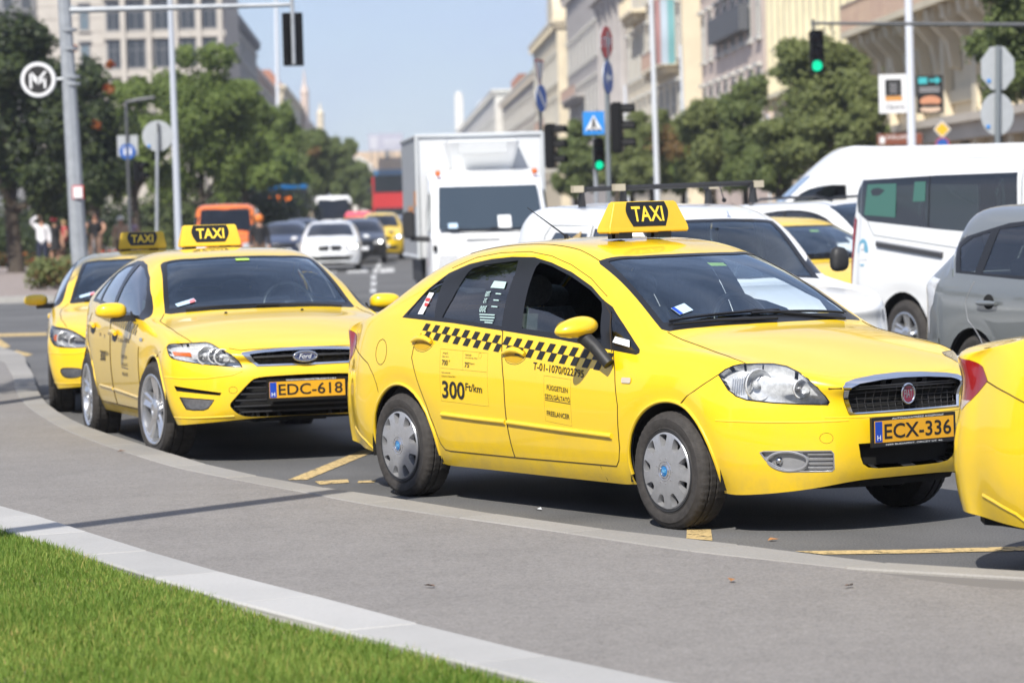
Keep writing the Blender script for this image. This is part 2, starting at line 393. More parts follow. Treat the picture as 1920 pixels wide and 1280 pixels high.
MGLS = glass('windscreen_glass', (.78, .88, .90), 2.0, tintg=(.80, .92, 1)); MGLD = glass('tinted_glass', (.66, .80, .75), 1.7); MDARKG = glass('dark_glass', (.10, .14, .14), 1.6)
MRED = M('tail_lamp_red', (.24, .006, .006), .12, coat=1); MWHL = M('tail_lamp_clear', (.55, .45, .42), .2, coat=1); MORG = M('indicator_orange', (.75, .16, .03), .2, coat=1)
MPY = M('plate_yellow', (.72, .36, .015), .45); MPBL = M('plate_blue', (.01, .06, .42), .45); MPW = M('plate_white', (.75, .76, .78), .45); MPRB = M('print_black', (.014, .013, .012), .5)
MPRW = M('print_white', (.75, .77, .78), .5); MSEAT = M('seat_cloth', (.075, .077, .085), .9, noise=.25, scale=50)
MWHITE = M('white_paint', (.80, .81, .81), .35, coat=.8); MSIGN = M('sign_plastic', (.70, .48, .035), .5, noise=.05, scale=8)
MBLUEB = M('badge_blue', (.01, .16, .42), .3, coat=1); MREDB = M('badge_red', (.22, .02, .05), .3, coat=1); MFBL = M('badge_navy', (.015, .03, .12), .3, coat=1)
def fill2d(loops):
    """outer loop first, then holes -> (verts, faces)"""
    pts = []; edges = []
    for L in loops:
        o = len(pts); pts += [Vector(p[:2]) for p in L]; edges += [(o + i, o + (i + 1) % len(L)) for i in range(len(L))]
    r = delaunay_2d_cdt(pts, edges, [], 0, 1e-6); V = [(v.x, v.y) for v in r[0]]; F = []
    for f in r[2]:
        c = (sum(V[i][0] for i in f) / len(f), sum(V[i][1] for i in f) / len(f))
        if in_poly(c, loops[0]) and not any(in_poly(c, h) for h in loops[1:]): F.append(tuple(f))
    return V, F
def circle(cx, cy, r, n=24, a0=0): return [(cx + r * math.cos(a0 + 2 * math.pi * k / n), cy + r * math.sin(a0 + 2 * math.pi * k / n)) for k in range(n)]
def rrect(x0, x1, y0, y1, r, n=4):
    out = []
    for cx, cy, a in ((x1 - r, y1 - r, 0), (x0 + r, y1 - r, 90), (x0 + r, y0 + r, 180), (x1 - r, y0 + r, 270)):
        out += [(cx + r * math.cos(R(a + 90 * k / n)), cy + r * math.sin(R(a + 90 * k / n))) for k in range(n + 1)]
    return out
_tyre = {}
def tyre_mesh(Rt, w, Ri):
    """tyre with its outer face on -y, axle along y, y=0 at the outer face"""
    key = (round(Rt, 3), w, round(Ri, 3))
    if key in _tyre: return _tyre[key]
    mb = MB(); n = 150; vs = []; sw = Rt - Ri
    prof = [(Ri - .012, w * .86, 0), (Ri - .012, .03, 0), (Ri, .012, 0), (Ri + sw * .12, .002, 0), (Ri + sw * .16, .0045, 0), (Ri + sw * .4, -.004, 0), (Ri + sw * .62, -.002, 0), (Ri + sw * .66, .002, 0), (Rt - .022, .008, 0), (Rt - .010, .016, 1), (Rt - .003, .03, 1), (Rt - .001, .046, 1), (Rt - .010, .048, 0), (Rt - .010, .057, 0), (Rt, .059, 1), (Rt, w * .5 - .006, 1), (Rt - .010, w * .5 - .004, 0), (Rt - .010, w * .5 + .004, 0), (Rt, w * .5 + .006, 1), (Rt - .001, w - .046, 1), (Rt - .008, w - .016, 1), (Rt - .03, w - .004, 0), (Ri, w - .012, 0)]
    for k in range(n):
        a = 2 * math.pi * k / n; cut = .0035 if k % 3 == 0 else 0
        for r, y, t in prof: vs.append(((r - cut * t) * math.cos(a), y, (r - cut * t) * math.sin(a)))
    L = len(prof); mb.add(vs, [(k * L + j, ((k + 1) % n) * L + j, ((k + 1) % n) * L + j + 1, k * L + j + 1) for k in range(n) for j in range(L - 1)])
    _tyre[key] = mb.mesh('tyre', MRUB, 35); return _tyre[key]
def link(name, me, parent, loc=(0, 0, 0), rz=0):
    o = bpy.data.objects.new(name, me); COL.objects.link(o); o.parent = parent; o.location = loc; o.rotation_euler = (0, 0, rz); return o
_cov = {}
def cover_meshes(r, n=9):
    if ('c', r) in _cov: return _cov['c', r]
    outer = circle(0, 0, r, 72); holes = []
    for k in range(n):
        a = 2 * math.pi * (k + .35) / n
        pts = [(.87, -.17), (.93, -.11), (.93, .14), (.88, .19), (.66, .15), (.62, .07), (.62, -.03), (.67, -.12)]
        holes.append([(r * q * math.cos(a + t), r * q * math.sin(a + t)) for q, t in smooth_poly(pts, 2)])
    rings = [circle(0, 0, r * q, 36) for q in (.96, .6, .45, .25)]
    pts = []; edges = []
    for L in [outer] + holes + rings:
        o = len(pts); pts += [Vector(p) for p in L]; edges += [(o + i, o + (i + 1) % len(L)) for i in range(len(L))]
    res = delaunay_2d_cdt(pts, edges, [], 0, 1e-6); V = [(v.x, v.y) for v in res[0]]
    F = [tuple(f) for f in res[2] if in_poly([sum(V[i][q] for i in f) / len(f) for q in (0, 1)], outer) and not any(in_poly([sum(V[i][q] for i in f) / len(f) for q in (0, 1)], h) for h in holes)]
    def dep(x, y):
        q = math.hypot(x, y) / r; return -.016 + .020 * max(0, (q - .3)) ** 2 + (.012 * ((q - .955) / .045) if q > .955 else 0)
    mb = MB(); mb.add([(x, dep(x, y), y) for x, y in V], F)
    hs = MB()
    for h in holes: # walls of the openings, dished inwards
        m = len(h); cx = sum(p[0] for p in h) / m; cy = sum(p[1] for p in h) / m
        mb.add([(x, dep(x, y), y) for x, y in h] + [(cx + (x - cx) * .80, dep(x, y) + .034, cy + (y - cy) * .86) for x, y in h], [(i, (i + 1) % m, (i + 1) % m + m, i + m) for i in range(m)])
    me = mb.mesh('hub_cover', MSIL, 32)
    b = MB(); b.lathe([(.0, -.0185), (.026, -.0185), (.028, -.017)], 'y', 24); b1 = b.mesh('b', MBLUEB, 40)
    ringm = MB(); ringm.lathe([(.027, -.016), (.029, -.0215), (.034, -.0215), (.037, -.016)], 'y', 28); 
    for k in range(9):
        a = 2 * math.pi * k / 9; ringm.lathe([(0, -.0185), (.004, -.018), (.0045, -.013)], 'y', 8, (.066 * math.cos(a), 0, .066 * math.sin(a)))
    ringm.tube([(.05 * math.cos(a), -.0155, .05 * math.sin(a)) for a in np.linspace(0, 2 * math.pi, 30)[:-1]], .003, 6, closed=True)
    r1 = ringm.mesh('badge_ring', MCHR, 40)
    V, F = text_fit('FIAT', -.016, .016, -.008, .008, .01); t = MB(); t.add([(p[0], -.0195, p[1]) for p in V], F); t1 = t.mesh('lettering', M('badge_light_blue', (.25, .6, .8), .4), normals=True)
    rim = MB(); rim.lathe([(r + .012, .004), (r + .008, -.004), (r - .004, -.002), (r - .02, .03), (r * .8, .055), (0, .06)], 'y', 48); rm = rim.mesh('steel_rim', MSTL, 40)
    _cov['c', r] = (me, b1, r1, t1, rm); return _cov['c', r]
def alloy_mesh(r, n=5, w0=.10, w1=.16, mat=None, depth=.03):
    key = ('a', r, n, w0, w1)
    if key in _cov: return _cov[key]
    mb = MB(); mb.lathe([(r + .006, .004), (r + .006, -.006), (r - .004, -.008), (r - .016, .0), (r - .022, .035), (r - .03, .10)], 'y', 56)
    mb.lathe([(0, .004), (.035, .004), (.036, .0), (.07, .008), (.075, .04)], 'y', 30)
    for k in range(n):
        a = 2 * math.pi * k / n + .3; ca, sa = math.cos(a), math.sin(a); P = []
        for i in range(7):
            t = i / 6; q = .05 + (r - .06) * t; hw = (w0 + (w1 - w0) * t ** 1.5) * .5; yy = .012 + depth * math.sin(math.pi * min(1, t * 1.0)) * .5 * (1 - t) - .008 * t
            row = [(-hw, .05 + yy), (-hw, yy + .012), (-hw * .72, yy), (-hw * .25, yy + .006), (0, yy + .012), (hw * .25, yy + .006), (hw * .72, yy), (hw, yy + .012), (hw, .05 + yy)]
            P.append([(q * ca - s * sa, y, q * sa + s * ca) for s, y in row])
        mb.grid(P)
    for k in range(5): mb.lathe([(0, .006), (.008, .006), (.009, .03)], 'y', 8, (.048 * math.cos(k * 1.2566), 0, .048 * math.sin(k * 1.2566)))
    me = mb.mesh('rim', mat or MALU, 35)
    d = MB(); d.lathe([(0, .09), (r - .03, .085), (r - .02, .1)], 'y', 40); d.lathe([(.05, .06), (.15, .06), (.15, .075)], 'y', 40); dm = d.mesh('brake_disc', MSTL, 30)
    _cov[key] = (me, dm); return _cov[key]
def wheels(root, xs, track, hz, Rt, w, Ri, kind='cover', steer=0, spokes=5, rimmat=None, w0=.07, w1=.11):
    for sx, x in enumerate(xs):
        for sd in (-1, 1):
            e = bpy.data.objects.new('wheel', None); COL.objects.link(e); e.parent = root; e.empty_display_size = .1
            e.location = (x, sd * track, hz); rz = (0 if sd < 0 else math.pi) + (steer if sx == len(xs) - 1 else 0); e.rotation_euler = (0, 0, rz)
            link('tyre', tyre_mesh(Rt, w, Ri), e)
            if kind == 'cover':
                for nm, me in zip(('hub_cover', 'hub_badge', 'badge_ring', 'badge_lettering', 'steel_rim'), cover_meshes(Ri - .002)): link(nm, me, e, (0, .004, 0))
            else:
                for nm, me in zip(('rim', 'brake_disc'), alloy_mesh(Ri, spokes, w0, w1, rimmat)): link(nm, me, e, (0, .006, 0))
def wheel_wells(root, xs, zc, r, yo, yi):
    mb = MB()
    for x in xs:
        for sd in (-1, 1):
            n = 22; A = [R(-11) + R(202) * k / n for k in range(n + 1)]
            mb.grid([[(x + r * math.cos(a), sd * yo, zc + r * math.sin(a)), (x + r * math.cos(a), sd * yi, zc + r * math.sin(a))] for a in A])
            mb.add([(x + r * math.cos(a), sd * yi, zc + r * math.sin(a)) for a in A], [tuple(range(n + 1))])
    return mb.build('wheel_well', MDRK, root)
def plate(root, x, z, text, frame_txt=None, under=None, w=.52, tilt=0, band=True):
    fr = MB(); fr.box((x - .006, 0, z), (.016, w + .03, .148)); f = fr.build('number_plate', MBLK, root)
    p = MB(); p.b6(x + .001, x + .0045, -w / 2, w / 2, z - .052, z + .056); p.build('plate_face', MPY, f)
    V, F = text_fit(text, -w / 2 + .062, w / 2 - .018, z - .035, z + .04, .012); t = MB(); t.add([(x + .0065, a, b) for a, b, c in V], F); t.build('plate_lettering', MPRB, f)
    b = MB(); b.b6(x + .0048, x + .006, -w / 2 + .003, -w / 2 + .048, z - .049, z + .053); b.build('country_band', MPBL, f)
    V, F = text_fit('H', -w / 2 + .014, -w / 2 + .037, z - .04, z - .014, .01); t = MB(); t.add([(x + .0075, a, b) for a, b, c in V], F)
    if frame_txt: 
        V, F = text_fit(frame_txt, -w * .28, w * .38, z + .059, z + .070, .005); t.add([(x + .0035, a, b) for a, b, c in V], F)
    if under:
        V, F = text_fit(under, -w * .36, w * .36, z - .069, z - .058, .005); t.add([(x + .0035, a, b) for a, b, c in V], F)
    t.build('frame_lettering', MPRW, f); return f
def roof_sign(root, x, z, hw=.276, hwt=.2145, h=.175, d0=.125, d1=.05, mat=None):
    mat = mat or MSIGN; bx = lambda zz, s: None
    P = [(-d0 / 2, -hw, 0), (d0 / 2, -hw, 0), (d0 / 2, hw, 0), (-d0 / 2, hw, 0), (-d0 / 2, -hw, .03), (d0 / 2, -hw, .03), (d0 / 2, hw, .03), (-d0 / 2, hw, .03), (-d1 / 2, -hwt, h), (d1 / 2, -hwt, h), (d1 / 2, hwt, h), (-d1 / 2, hwt, h)]
    me = bpy.data.meshes.new('roof_sign'); bm = bmesh.new(); vs = [bm.verts.new((a + x, b, c + z)) for a, b, c in P]
    for f in ((0, 3, 2, 1), (0, 1, 5, 4), (1, 2, 6, 5), (2, 3, 7, 6), (3, 0, 4, 7), (4, 5, 9, 8), (5, 6, 10, 9), (6, 7, 11, 10), (7, 4, 8, 11), (8, 9, 10, 11)): bm.faces.new([vs[i] for i in f])
    bmesh.ops.bevel(bm, geom=bm.edges[:], offset=.008, segments=3, affect='EDGES'); bmesh.ops.recalc_face_normals(bm, faces=bm.faces); bm.to_mesh(me); bm.free()
    me.materials.append(mat); me.shade_smooth(); me.set_sharp_from_angle(angle=R(40))
    o = bpy.data.objects.new('roof_sign', me); COL.objects.link(o); o.parent = root
    feet = MB()
    for sx in (-1, 1):
        for y in (-.16, 0.11): feet.box((x + sx * .035, y, z - .014), (.04, .09, .034))
    feet.build('sign_foot', MBLK, o)
    face = MB(); let = MB(); a, b = .035, h - .004
    def front(y, t, off, sg):   # t: height above base, on the sloping face
        k = (t - .03) / (h - .03); return (x + sg * ((d0 / 2) + (d1 / 2 - d0 / 2) * k + off), sg * y, z + t + off * .3)
    out = [(-.135, b), (.135, b), (.142, b - .03), (.140, b - .07), (.118, a), (-.118, a), (-.140, b - .07), (-.142, b - .03)]
    out = [(-.130, b, 1), (.130, b, 1), (.146, b - .045), (.138, b - .085), (.112, a, 1), (-.112, a, 1), (-.138, b - .085), (-.146, b - .045)]
    V, F = fill2d([smooth_poly(out, 4)]); Vt, Ft = text_fit('TAXI', -.108, .108, a + .026, b - .025, .02)
    for sg in (1, -1):
        face.add([front(u, v, .002, sg) for u, v in V], F); let.add([front(p[0], p[1], .004, sg) for p in Vt], Ft)
    face.build('sign_panel', MBLK, o); let.build('sign_lettering', M('sign_letter_yellow', (.85, .62, .05), .5), o); return o
def mirrors(root, x, y, z, sy=.115, sz=.072, sx=.075, stalk=None, mat=None, boxy=False):
    for sd in (-1, 1):
        mb = MB()
        n, m = 20, 12; P = []
        for i in range(m + 1):
            th = math.pi * i / m; row = []
            for k in range(n + 1):
                ph = 2 * math.pi * k / n; e = .7 if boxy else 1
                sg = lambda v: math.copysign(abs(v) ** e, v)
                a, b, c = sg(math.cos(th)), sg(math.sin(th) * math.cos(ph)), sg(math.sin(th) * math.sin(ph))
                px = max(b, -.45) * sx; pz = (c if c > 0 else c * .72) * sz * (1 - .12 * a * (1 if not boxy else .3))
                row.append((x + px, sd * (y + a * sy), z + pz + .012 * (0 if boxy else -a)))
            P.append(row)
        mb.grid(P); o = mb.build('wing_mirror', mat or MY, root, smooth=55)
        g = MB(); g.add([(x - .45 * sx - .002, sd * (y + sy * .8 * math.cos(t)), z + .01 + sz * .62 * math.sin(t)) for t in np.linspace(0, 2 * math.pi, 25)[:-1]], [tuple(range(24))]); g.build('mirror_glass', M('mirror_glass', (.5, .55, .6), .03, 1), o)
        if stalk:
            s = MB(); s.tube([(x + stalk[0][0], sd * (y + stalk[0][1]), z + stalk[0][2]), *( (p[0], sd * p[1], p[2]) for p in stalk[1:])], [.04, .036, .032][:len(stalk)], 12); s.build('mirror_arm', MPLA, o, smooth=60)
def interior(root, front_x, back_x, y, floor, roof, dash_x, dash_z, dash_y, wheel=True, seatz=.55, seat_h=1.06):
    """cabin: floor, seats with head restraints, dashboard and steering wheel"""
    c = MB(); c.b6(-.45, dash_x + .25, -dash_y, dash_y, floor, floor + .03); c.b6(dash_x + .22, dash_x + .25, -dash_y, dash_y, floor, dash_z - .05)
    for s in (-1, 1): c.b6(-.4, dash_x + .2, s * (dash_y + .02) - .01, s * (dash_y + .02) + .01, floor, .88)
    c.b6(-.5, -.42, -dash_y, dash_y, floor, .9)
    fl = c.build('cabin_lining', MINT, root)
    def seat(x, yy, w, name='seat', head=True):
        mb = MB(); mb.box((x + .22, yy, seatz - .08), (.5, w, .16), taper=.92)
        P = []
        for i in range(7):
            t = i / 6; zz = seatz + (seat_h - seatz) * t; xx = x - .03 - .16 * t; hw = w / 2 * (1 - .22 * t ** 2); dp = .07 * (1 - .4 * t)
            P.append([(xx + dp * math.cos(a) * 1.0, yy + hw * math.copysign(abs(math.sin(a)) ** .6, math.sin(a)), zz) for a in np.linspace(0, 2 * math.pi, 17)])
        mb.grid(P); mb.add(P[-1][:-1], [tuple(range(16))]); o = mb.build(name, MSEAT, root, smooth=50)
        if head:
            h = MB(); h.ball((x - .2, yy, seat_h + .13), .1, 14, 8, .55, 1.25, .95)
            for s in (-.05, .05): h.tube([(x - .19, yy + s, seat_h - .02), (x - .2, yy + s, seat_h + .1)], .007, 6)
            h.build('head_restraint', MSEAT, o, smooth=50)
    for s in (-1, 1): seat(front_x, s * y, .48)
    seat(back_x, 0, 1.2, 'rear_seat', False)
    h = MB()
    for s in (-.36, .36): h.ball((back_x - .22, s, seat_h + .06), .09, 12, 8, .5, 1.3, .8)
    h.build('rear_head_restraint', MSEAT, root, smooth=50)
    P = []
    for yy in np.linspace(-dash_y, dash_y, 13):
        hood = .045 * math.exp(-((yy - .36) / .17) ** 4); bw = .05 * (yy / dash_y) ** 2
        P.append([(dash_x - .1, yy, dash_z - .45), (dash_x - .12, yy, dash_z - .12), (dash_x - .10 - .03 * (hood > .02), yy, dash_z - .02 + hood * .9), (dash_x - .05, yy, dash_z + .01 + hood), (dash_x + .12, yy, dash_z + .015 + hood * .4), (dash_x + .42 - bw * 2, yy, dash_z - .0), (dash_x + .60 - bw * 3.6, yy, dash_z - .035)])
    d = MB(); d.grid(P); d.build('dashboard', MDASH, root, smooth=60)
    if wheel:
        w = MB(); cx, cy, cz = dash_x - .13, .36, dash_z + .03; ti = R(24)
        ring = [(cx - .185 * math.sin(t) * math.sin(ti), cy + .185 * math.cos(t), cz + .185 * math.sin(t) * math.cos(ti)) for t in np.linspace(0, 2 * math.pi, 37)[:-1]]
        w.tube(ring, .019, 8, closed=True); w.ball((cx + .02, cy, cz), .07, 12, 8, .4, 1, .8)
        for t in (0.1, math.pi - .1, -math.pi / 2): w.tube([(cx, cy, cz), (cx - .18 * math.sin(t) * math.sin(ti), cy + .18 * math.cos(t), cz + .18 * math.sin(t) * math.cos(ti))], .014, 6)
        w.tube([(cx, cy, cz), (cx + .3, cy, cz - .12)], .03, 8); w.build('steering_wheel', MBLK, root, smooth=60)
def wiper(mb, P0, P1, P2):
    mb.tube([P0, P1], .008, 6); mb.tube([(P1[0] - (P2[0] - P1[0]) * .9, P1[1] - (P2[1] - P1[1]) * .9, P1[2] - (P2[2] - P1[2]) * .9), P1, P2], [.006, .011, .006], 6)
def checker(sh, mb, a, p0, p1, h0, h1, n, lean=.06, rows=2, off=.0025):
    """two-row chequered band between the points p0 and p1 (upper edge), h: height at each end"""
    for i in range(n):
        for r in range(rows):
            if (i + r) % 2: continue
            q = []
            for (t, v) in ((i, r), (i + 1, r), (i + 1, r + 1), (i, r + 1)):
                s = t / n; hh = (h0 + (h1 - h0) * s) * v / rows; q.append((p0[0] + (p1[0] - p0[0]) * s - lean * v / rows, p0[1] + (p1[1] - p0[1]) * s - hh))
            sh.decal(mb, a, q, [(0, 1, 2, 3)], off, True)
FI_S = dict(
    xs=[3.02, 2.74, 2.42, 2.05, 1.63, 1.2, .7, .2, -.2, -.52, -.72],
    fy=[0, .30, .47, .63], ry=[0, .32, .55, .68],
    rows=[
        dict(y=[(3.02, .755), (2.42, .785), (0, .785), (-.5, .76), (-.72, .68)], z=[(3.02, .198), (2.7, .20), (0, .205), (-.4, .235), (-.72, .265)], fx=[3.50, 3.475, 3.40, 3.235], fz=[.27, .265, .24, .212], rx=[-1.0, -.985, -.93, -.81], rz=.28),
        dict(y=[(3.02, .815), (2.42, .832), (0, .832), (-.5, .80), (-.72, .715)], z=[(3.02, .36), (2.4, .33), (0, .33), (-.72, .40)], fx=[3.535, 3.51, 3.44, 3.275], fz=[.38, .38, .37, .36], rx=[-1.035, -1.02, -.965, -.84], rz=.40),
        dict(y=[(3.02, .825), (2.42, .858), (1, .862), (0, .858), (-.5, .815), (-.72, .73)], z=[(3.02, .58), (0, .58), (-.72, .60)], fx=[3.528, 3.503, 3.435, 3.27], fz=.575, rx=[-1.04, -1.025, -.97, -.85], rz=.61),
        dict(y=[(3.02, .79), (2.42, .848), (1, .857), (0, .85), (-.5, .795), (-.72, .70)], z=[(3.02, .74), (2.42, .77), (0, .82), (-.72, .84)], fx=[3.505, 3.482, 3.418, 3.235], fz=[.69, .69, .70, .72], rx=[-.985, -.97, -.91, -.80], rz=.85),
        dict(y=[(3.02, .735), (2.74, .775), (2.42, .80), (2, .815), (1, .822), (0, .808), (-.5, .745), (-.72, .665)], z=[(3.02, .855), (2.74, .885), (2.42, .905), (1.67, .95), (1.07, .985), (.2, 1.02), (-.2, 1.03), (-.52, 1.005), (-.72, .965)], fx=[3.46, 3.435, 3.365, 3.17], fz=[.772, .776, .795, .835], rx=[-.985, -.975, -.92, -.80], rz=[1.005, 1.0, .985, .965]),
    ],
    rail_y=[(2.74, .61), (2.42, .67), (2.05, .625), (1.63, .545), (1.2, .55), (.7, .555), (.2, .55), (-.2, .57), (-.52, .585)],
    rail_z=[(2.74, .935), (2.42, .985), (2.05, 1.18), (1.63, 1.355), (1.2, 1.425), (.7, 1.425), (.2, 1.365), (-.2, 1.22), (-.52, 1.04)],
    cz=[(2.74, .965), (2.42, 1.02), (2.05, 1.215), (1.63, 1.405), (1.2, 1.478), (.7, 1.482), (.2, 1.425), (-.2, 1.27), (-.52, 1.075)],
    bow=[(2.74, .04), (2.42, .06), (2.05, .07), (1.63, .06), (1.2, 0), (.7, 0), (.2, -.05), (-.2, -.07), (-.52, -.06)],
    bulge=[(2.74, .01), (2.42, .012), (2.05, .035), (1.6, .035), (.2, .035), (-.2, .03), (-.52, .02)],
    bulgez=[(2.74, .005), (2.42, .0), (1.6, .01), (-.2, .01), (-.52, .01)])
def arch_flare(wheels, zc, r, amt=.012):
    def f(p):
        a = 0
        for wx in wheels:
            d = math.hypot(p.x - wx, p.z - zc)
            if abs(p.y) > .55: a += amt * math.exp(-((d - r) / .05) ** 2)
        return a
    return f
FI_D = arch_flare((0.02, 2.62), .295, .37)
def car_skin(S, disp, level=3, fit=3): return Shell(S, level, disp, fit)
def under(root, S, z, inset=.05):
    """closing plate under the car, following the outline of its skirt"""
    rib, top, fc, rc, N, K = cage_points(S); L = [rib[0, i] for i in range(N + 1)]
    cx = sum(p[0] for p in L) / len(L); L = [(p[0] + math.copysign(inset, cx - p[0]) * min(1, abs(cx - p[0])), min(0, p[1] + inset)) for p in L]
    P = L + [(x, -y) for x, y in L[::-1] if y < -1e-6]; mb = MB(); mb.prism(P, z, z + .03); mb.b6(L[-1][0] + .4, L[0][0] - .4, -.25, .25, z - .03, z); return mb.build('underbody', MDRK, root)
def split_ids(o):
    return o
def lamp_bowl(mb, c, r, d, n=20):
    """reflector bowl facing direction d"""
    d = Vector(d).normalized(); u = d.orthogonal().normalized(); w = d.cross(u); c = Vector(c); P = []
    for q, h in ((1, 0), (.85, -.25), (.6, -.48), (.3, -.6), (0.02, -.63)):
        P.append([c + d * (h * r) + (u * math.cos(2 * math.pi * k / n) + w * math.sin(2 * math.pi * k / n)) * r * q for k in range(n + 1)])
    mb.grid([[tuple(p) for p in row] for row in P])
def make_fiat():
    root = thing('taxi', 'bright yellow saloon taxi with chequered side band, plate ECX-336, in front', 'taxi', (.0266, 17.84252, 0), -.98404)
    sh = car_skin(FI_S, FI_D); S = -90
    dlo = [(-.002, 1.043), (.094, 1.121), (.181, 1.213), (.308, 1.298), (.478, 1.349), (.688, 1.377), (.894, 1.389), (1.111, 1.387), (1.299, 1.357), (1.512, 1.306), (1.747, 1.230), (1.904, 1.161), (2.003, 1.126), (2.152, 1.037), (2.284, .952), (2.350, .913), (2.358, .895), (2.335, .885), (2.184, .899), (1.648, .949), (1.080, .988), (.580, 1.020)]
    fw = [(1.275, 1.004), (1.255, 1.077), (1.19, 1.335), (1.20, 1.358), (1.318, 1.338), (1.535, 1.281), (1.755, 1.211), (1.898, 1.150), (1.935, 1.112), (2.01, .958)]
    sh.cut('trim', S, dlo)
    sh.cut('rqg', S, [(.05, 1.06), (.17, 1.192), (.30, 1.28), (.365, 1.048)], ('trim',))
    sh.cut('rwin', S, [(.448, 1.05), (.50, 1.156), (.535, 1.305), (.56, 1.325), (.66, 1.345), (.985, 1.368), (1.03, 1.306), (1.075, 1.013), (.854, 1.026)], ('trim',))
    sh.cut('fopen', S, fw, ('trim',))
    sh.cut('fglass', S, [(1.2, .9), (1.2, 1.13), (1.28, 1.118), (1.45, 1.10), (1.62, 1.06), (1.72, .99), (1.73, .9)], ('fopen',))
    sh.cut('fq', S, [(2.012, 1.105), (2.054, 1.085), (2.192, 1.0), (2.322, .918), (2.318, .906), (2.29, .91), (2.13, .932), (2.085, .997)], ('trim',))
    T = 'T'
    sh.cut('frit', T, [(1.742, .01), (1.735, -.12), (1.70, -.33), (1.625, -.533), (1.66, -.55), (1.9, -.588), (2.15, -.63), (2.362, -.668), (2.40, -.645), (2.44, -.45), (2.475, -.2), (2.485, .01)], mind=.15)
    sh.cut('ws', T, [(1.778, .01), (1.77, -.12), (1.735, -.33), (1.678, -.508), (1.9, -.552), (2.15, -.595), (2.32, -.622), (2.365, -.45), (2.395, -.2), (2.405, .01)], ('frit',))
    sh.cut('rear_glass', T, [(.10, .01), (.10, -.3), (.12, -.47), (.05, -.50), (-.25, -.535), (-.46, -.545), (-.55, -.35), (-.60, .01)], mind=.15)
    hl = [(1.073, .801), (1.106, .826), (1.146, .844), (1.186, .852), (1.279, .852), (1.346, .849), (1.411, .836), (1.465, .809), (1.507, .777), (1.550, .735), (1.588, .691), (1.608, .660), (1.601, .648), (1.464, .653), (1.334, .661), (1.204, .677), (1.153, .696), (1.115, .728)]
    sh.cut('hl', -35, hl, mind=.02)
    sh.cut('gframe', 0, [(.01, .781), (-.15, .776), (-.30, .764), (-.372, .752), (-.395, .735), (-.36, .597), (.01, .597)], mind=.1)
    sh.cut('gin', 0, [(.01, .757), (-.15, .753), (-.30, .742), (-.352, .729), (-.366, .714), (-.34, .603), (.01, .603)], ('gframe',), mind=-1)
    sh.cut('low', 0, [(.01, .452), (-.322, .450), (-.312, .385), (-.295, .348), (-.262, .328), (-.2, .320), (.01, .318)])
    fog = [(1.262, .416), (1.281, .422), (1.610, .421), (1.622, .407), (1.624, .332), (1.612, .319), (1.404, .319), (1.326, .352), (1.288, .379)]
    sh.cut('fog', -35, fog)
    sh.cut('bonnet', T, [(2.5, .01), (2.488, -.2), (2.455, -.44), (2.40, -.655), (2.489, -.655), (2.744, -.672), (3.0, -.695), (3.091, -.684), (3.23, -.60), (3.34, -.48), (3.42, -.385), (3.45, -.2), (3.46, .01)], mind=.3)
    rd = [(1.084, .99), (1.099, .981), (1.12, .871), (1.158, .696), (1.162, .49), (1.176, .372), (1.189, .292), (.529, .293), (.473, .299), (.432, .334), (.327, .545), (.211, .757), (.181, .817), (.195, .879), (.259, .957), (.379, 1.03), (.6, 1.03)]
    fd = [(1.1, .99), (1.105, .981), (1.126, .871), (1.164, .696), (1.168, .49), (1.182, .372), (1.195, .292), (2.150, .298), (2.180, .33), (2.203, .396), (2.223, .621), (2.190, .786), (2.182, .813), (2.135, .91), (1.65, .96)]
    sh.cut('rdoor', S, rd); sh.cut('fdoor', S, fd)
    for x in (.015, 2.62): sh.cut('arch', S, circle(x, .292, .367, 44), ('body', 'rdoor', 'fdoor'))
    sh.cut('tail', -135, [(.047, .861), (-.02, .92), (-.08, .948), (-.2, .955), (-.29, .92), (-.30, .82), (-.22, .745), (-.12, .728), (-.05, .772)], mind=0)
    sh.cut('tailw', -135, [(.1, .772), (-.4, .772), (-.4, .7), (.1, .7)], ('tail',))
    body = sh.panel('body', MY, 'body', root, 'weld')[0]
    tr = sh.panel('body', MINT, 'inner_trim', root, 'weld', -.03)[0]
    sh.panel('bonnet', MY, 'bonnet', root, 'weld', .0005)
    sh.panel('frit', MBLK, 'windscreen_surround', root, 'weld'); sh.panel('ws', MGLS, 'windscreen', root, 'weld', -.003); sh.panel('rear_glass', MGLD, 'rear_window', root, 'weld', -.003)
    sh.panel('trim', MBLK, 'window_frame', root, 'both', .0)
    sh.panel('rqg', MDARKG, 'quarter_window', root, 'both', -.003); sh.panel('fq', MGLD, 'quarter_window', root, 'both', -.003)
    fdo = sh.panel('fdoor', MY, 'front_door', root); rdo = sh.panel('rdoor', MY, 'rear_door', root)
    for d, nm, of in ((fdo, 'fglass', -.015), (rdo, 'rwin', -.004)):
        for o, dd in zip(sh.panel(nm, MGLD, 'door_window', root, 'both', of), d): o.parent = dd
    # seams
    mb = MB()
    sh.line(mb, S, rd[:7], .0042); sh.line(mb, S, rd[6:15], .0032); sh.line(mb, S, fd[6:14], .0032)
    sh.line(mb, S, [(1.904, 1.161), (2.025, 1.085), (2.127, .895)], .003)
    sh.line(mb, T, [(2.40, -.657), (2.489, -.655), (2.744, -.672), (3.0, -.695), (3.091, -.684)], .003)
    sh.line(mb, -35, [(.878, .642), (.915, .688), (.994, .748), (1.073, .801)], .003)
    sh.line(mb, 0, [(-.455, .728), (-.40, .728)], .004)
    sh.line(mb, S, [(.30, 1.325), (.5, 1.385), (.736, 1.410), (1.027, 1.416), (1.253, 1.392), (1.465, 1.345), (1.696, 1.272), (1.916, 1.178)], .0025)
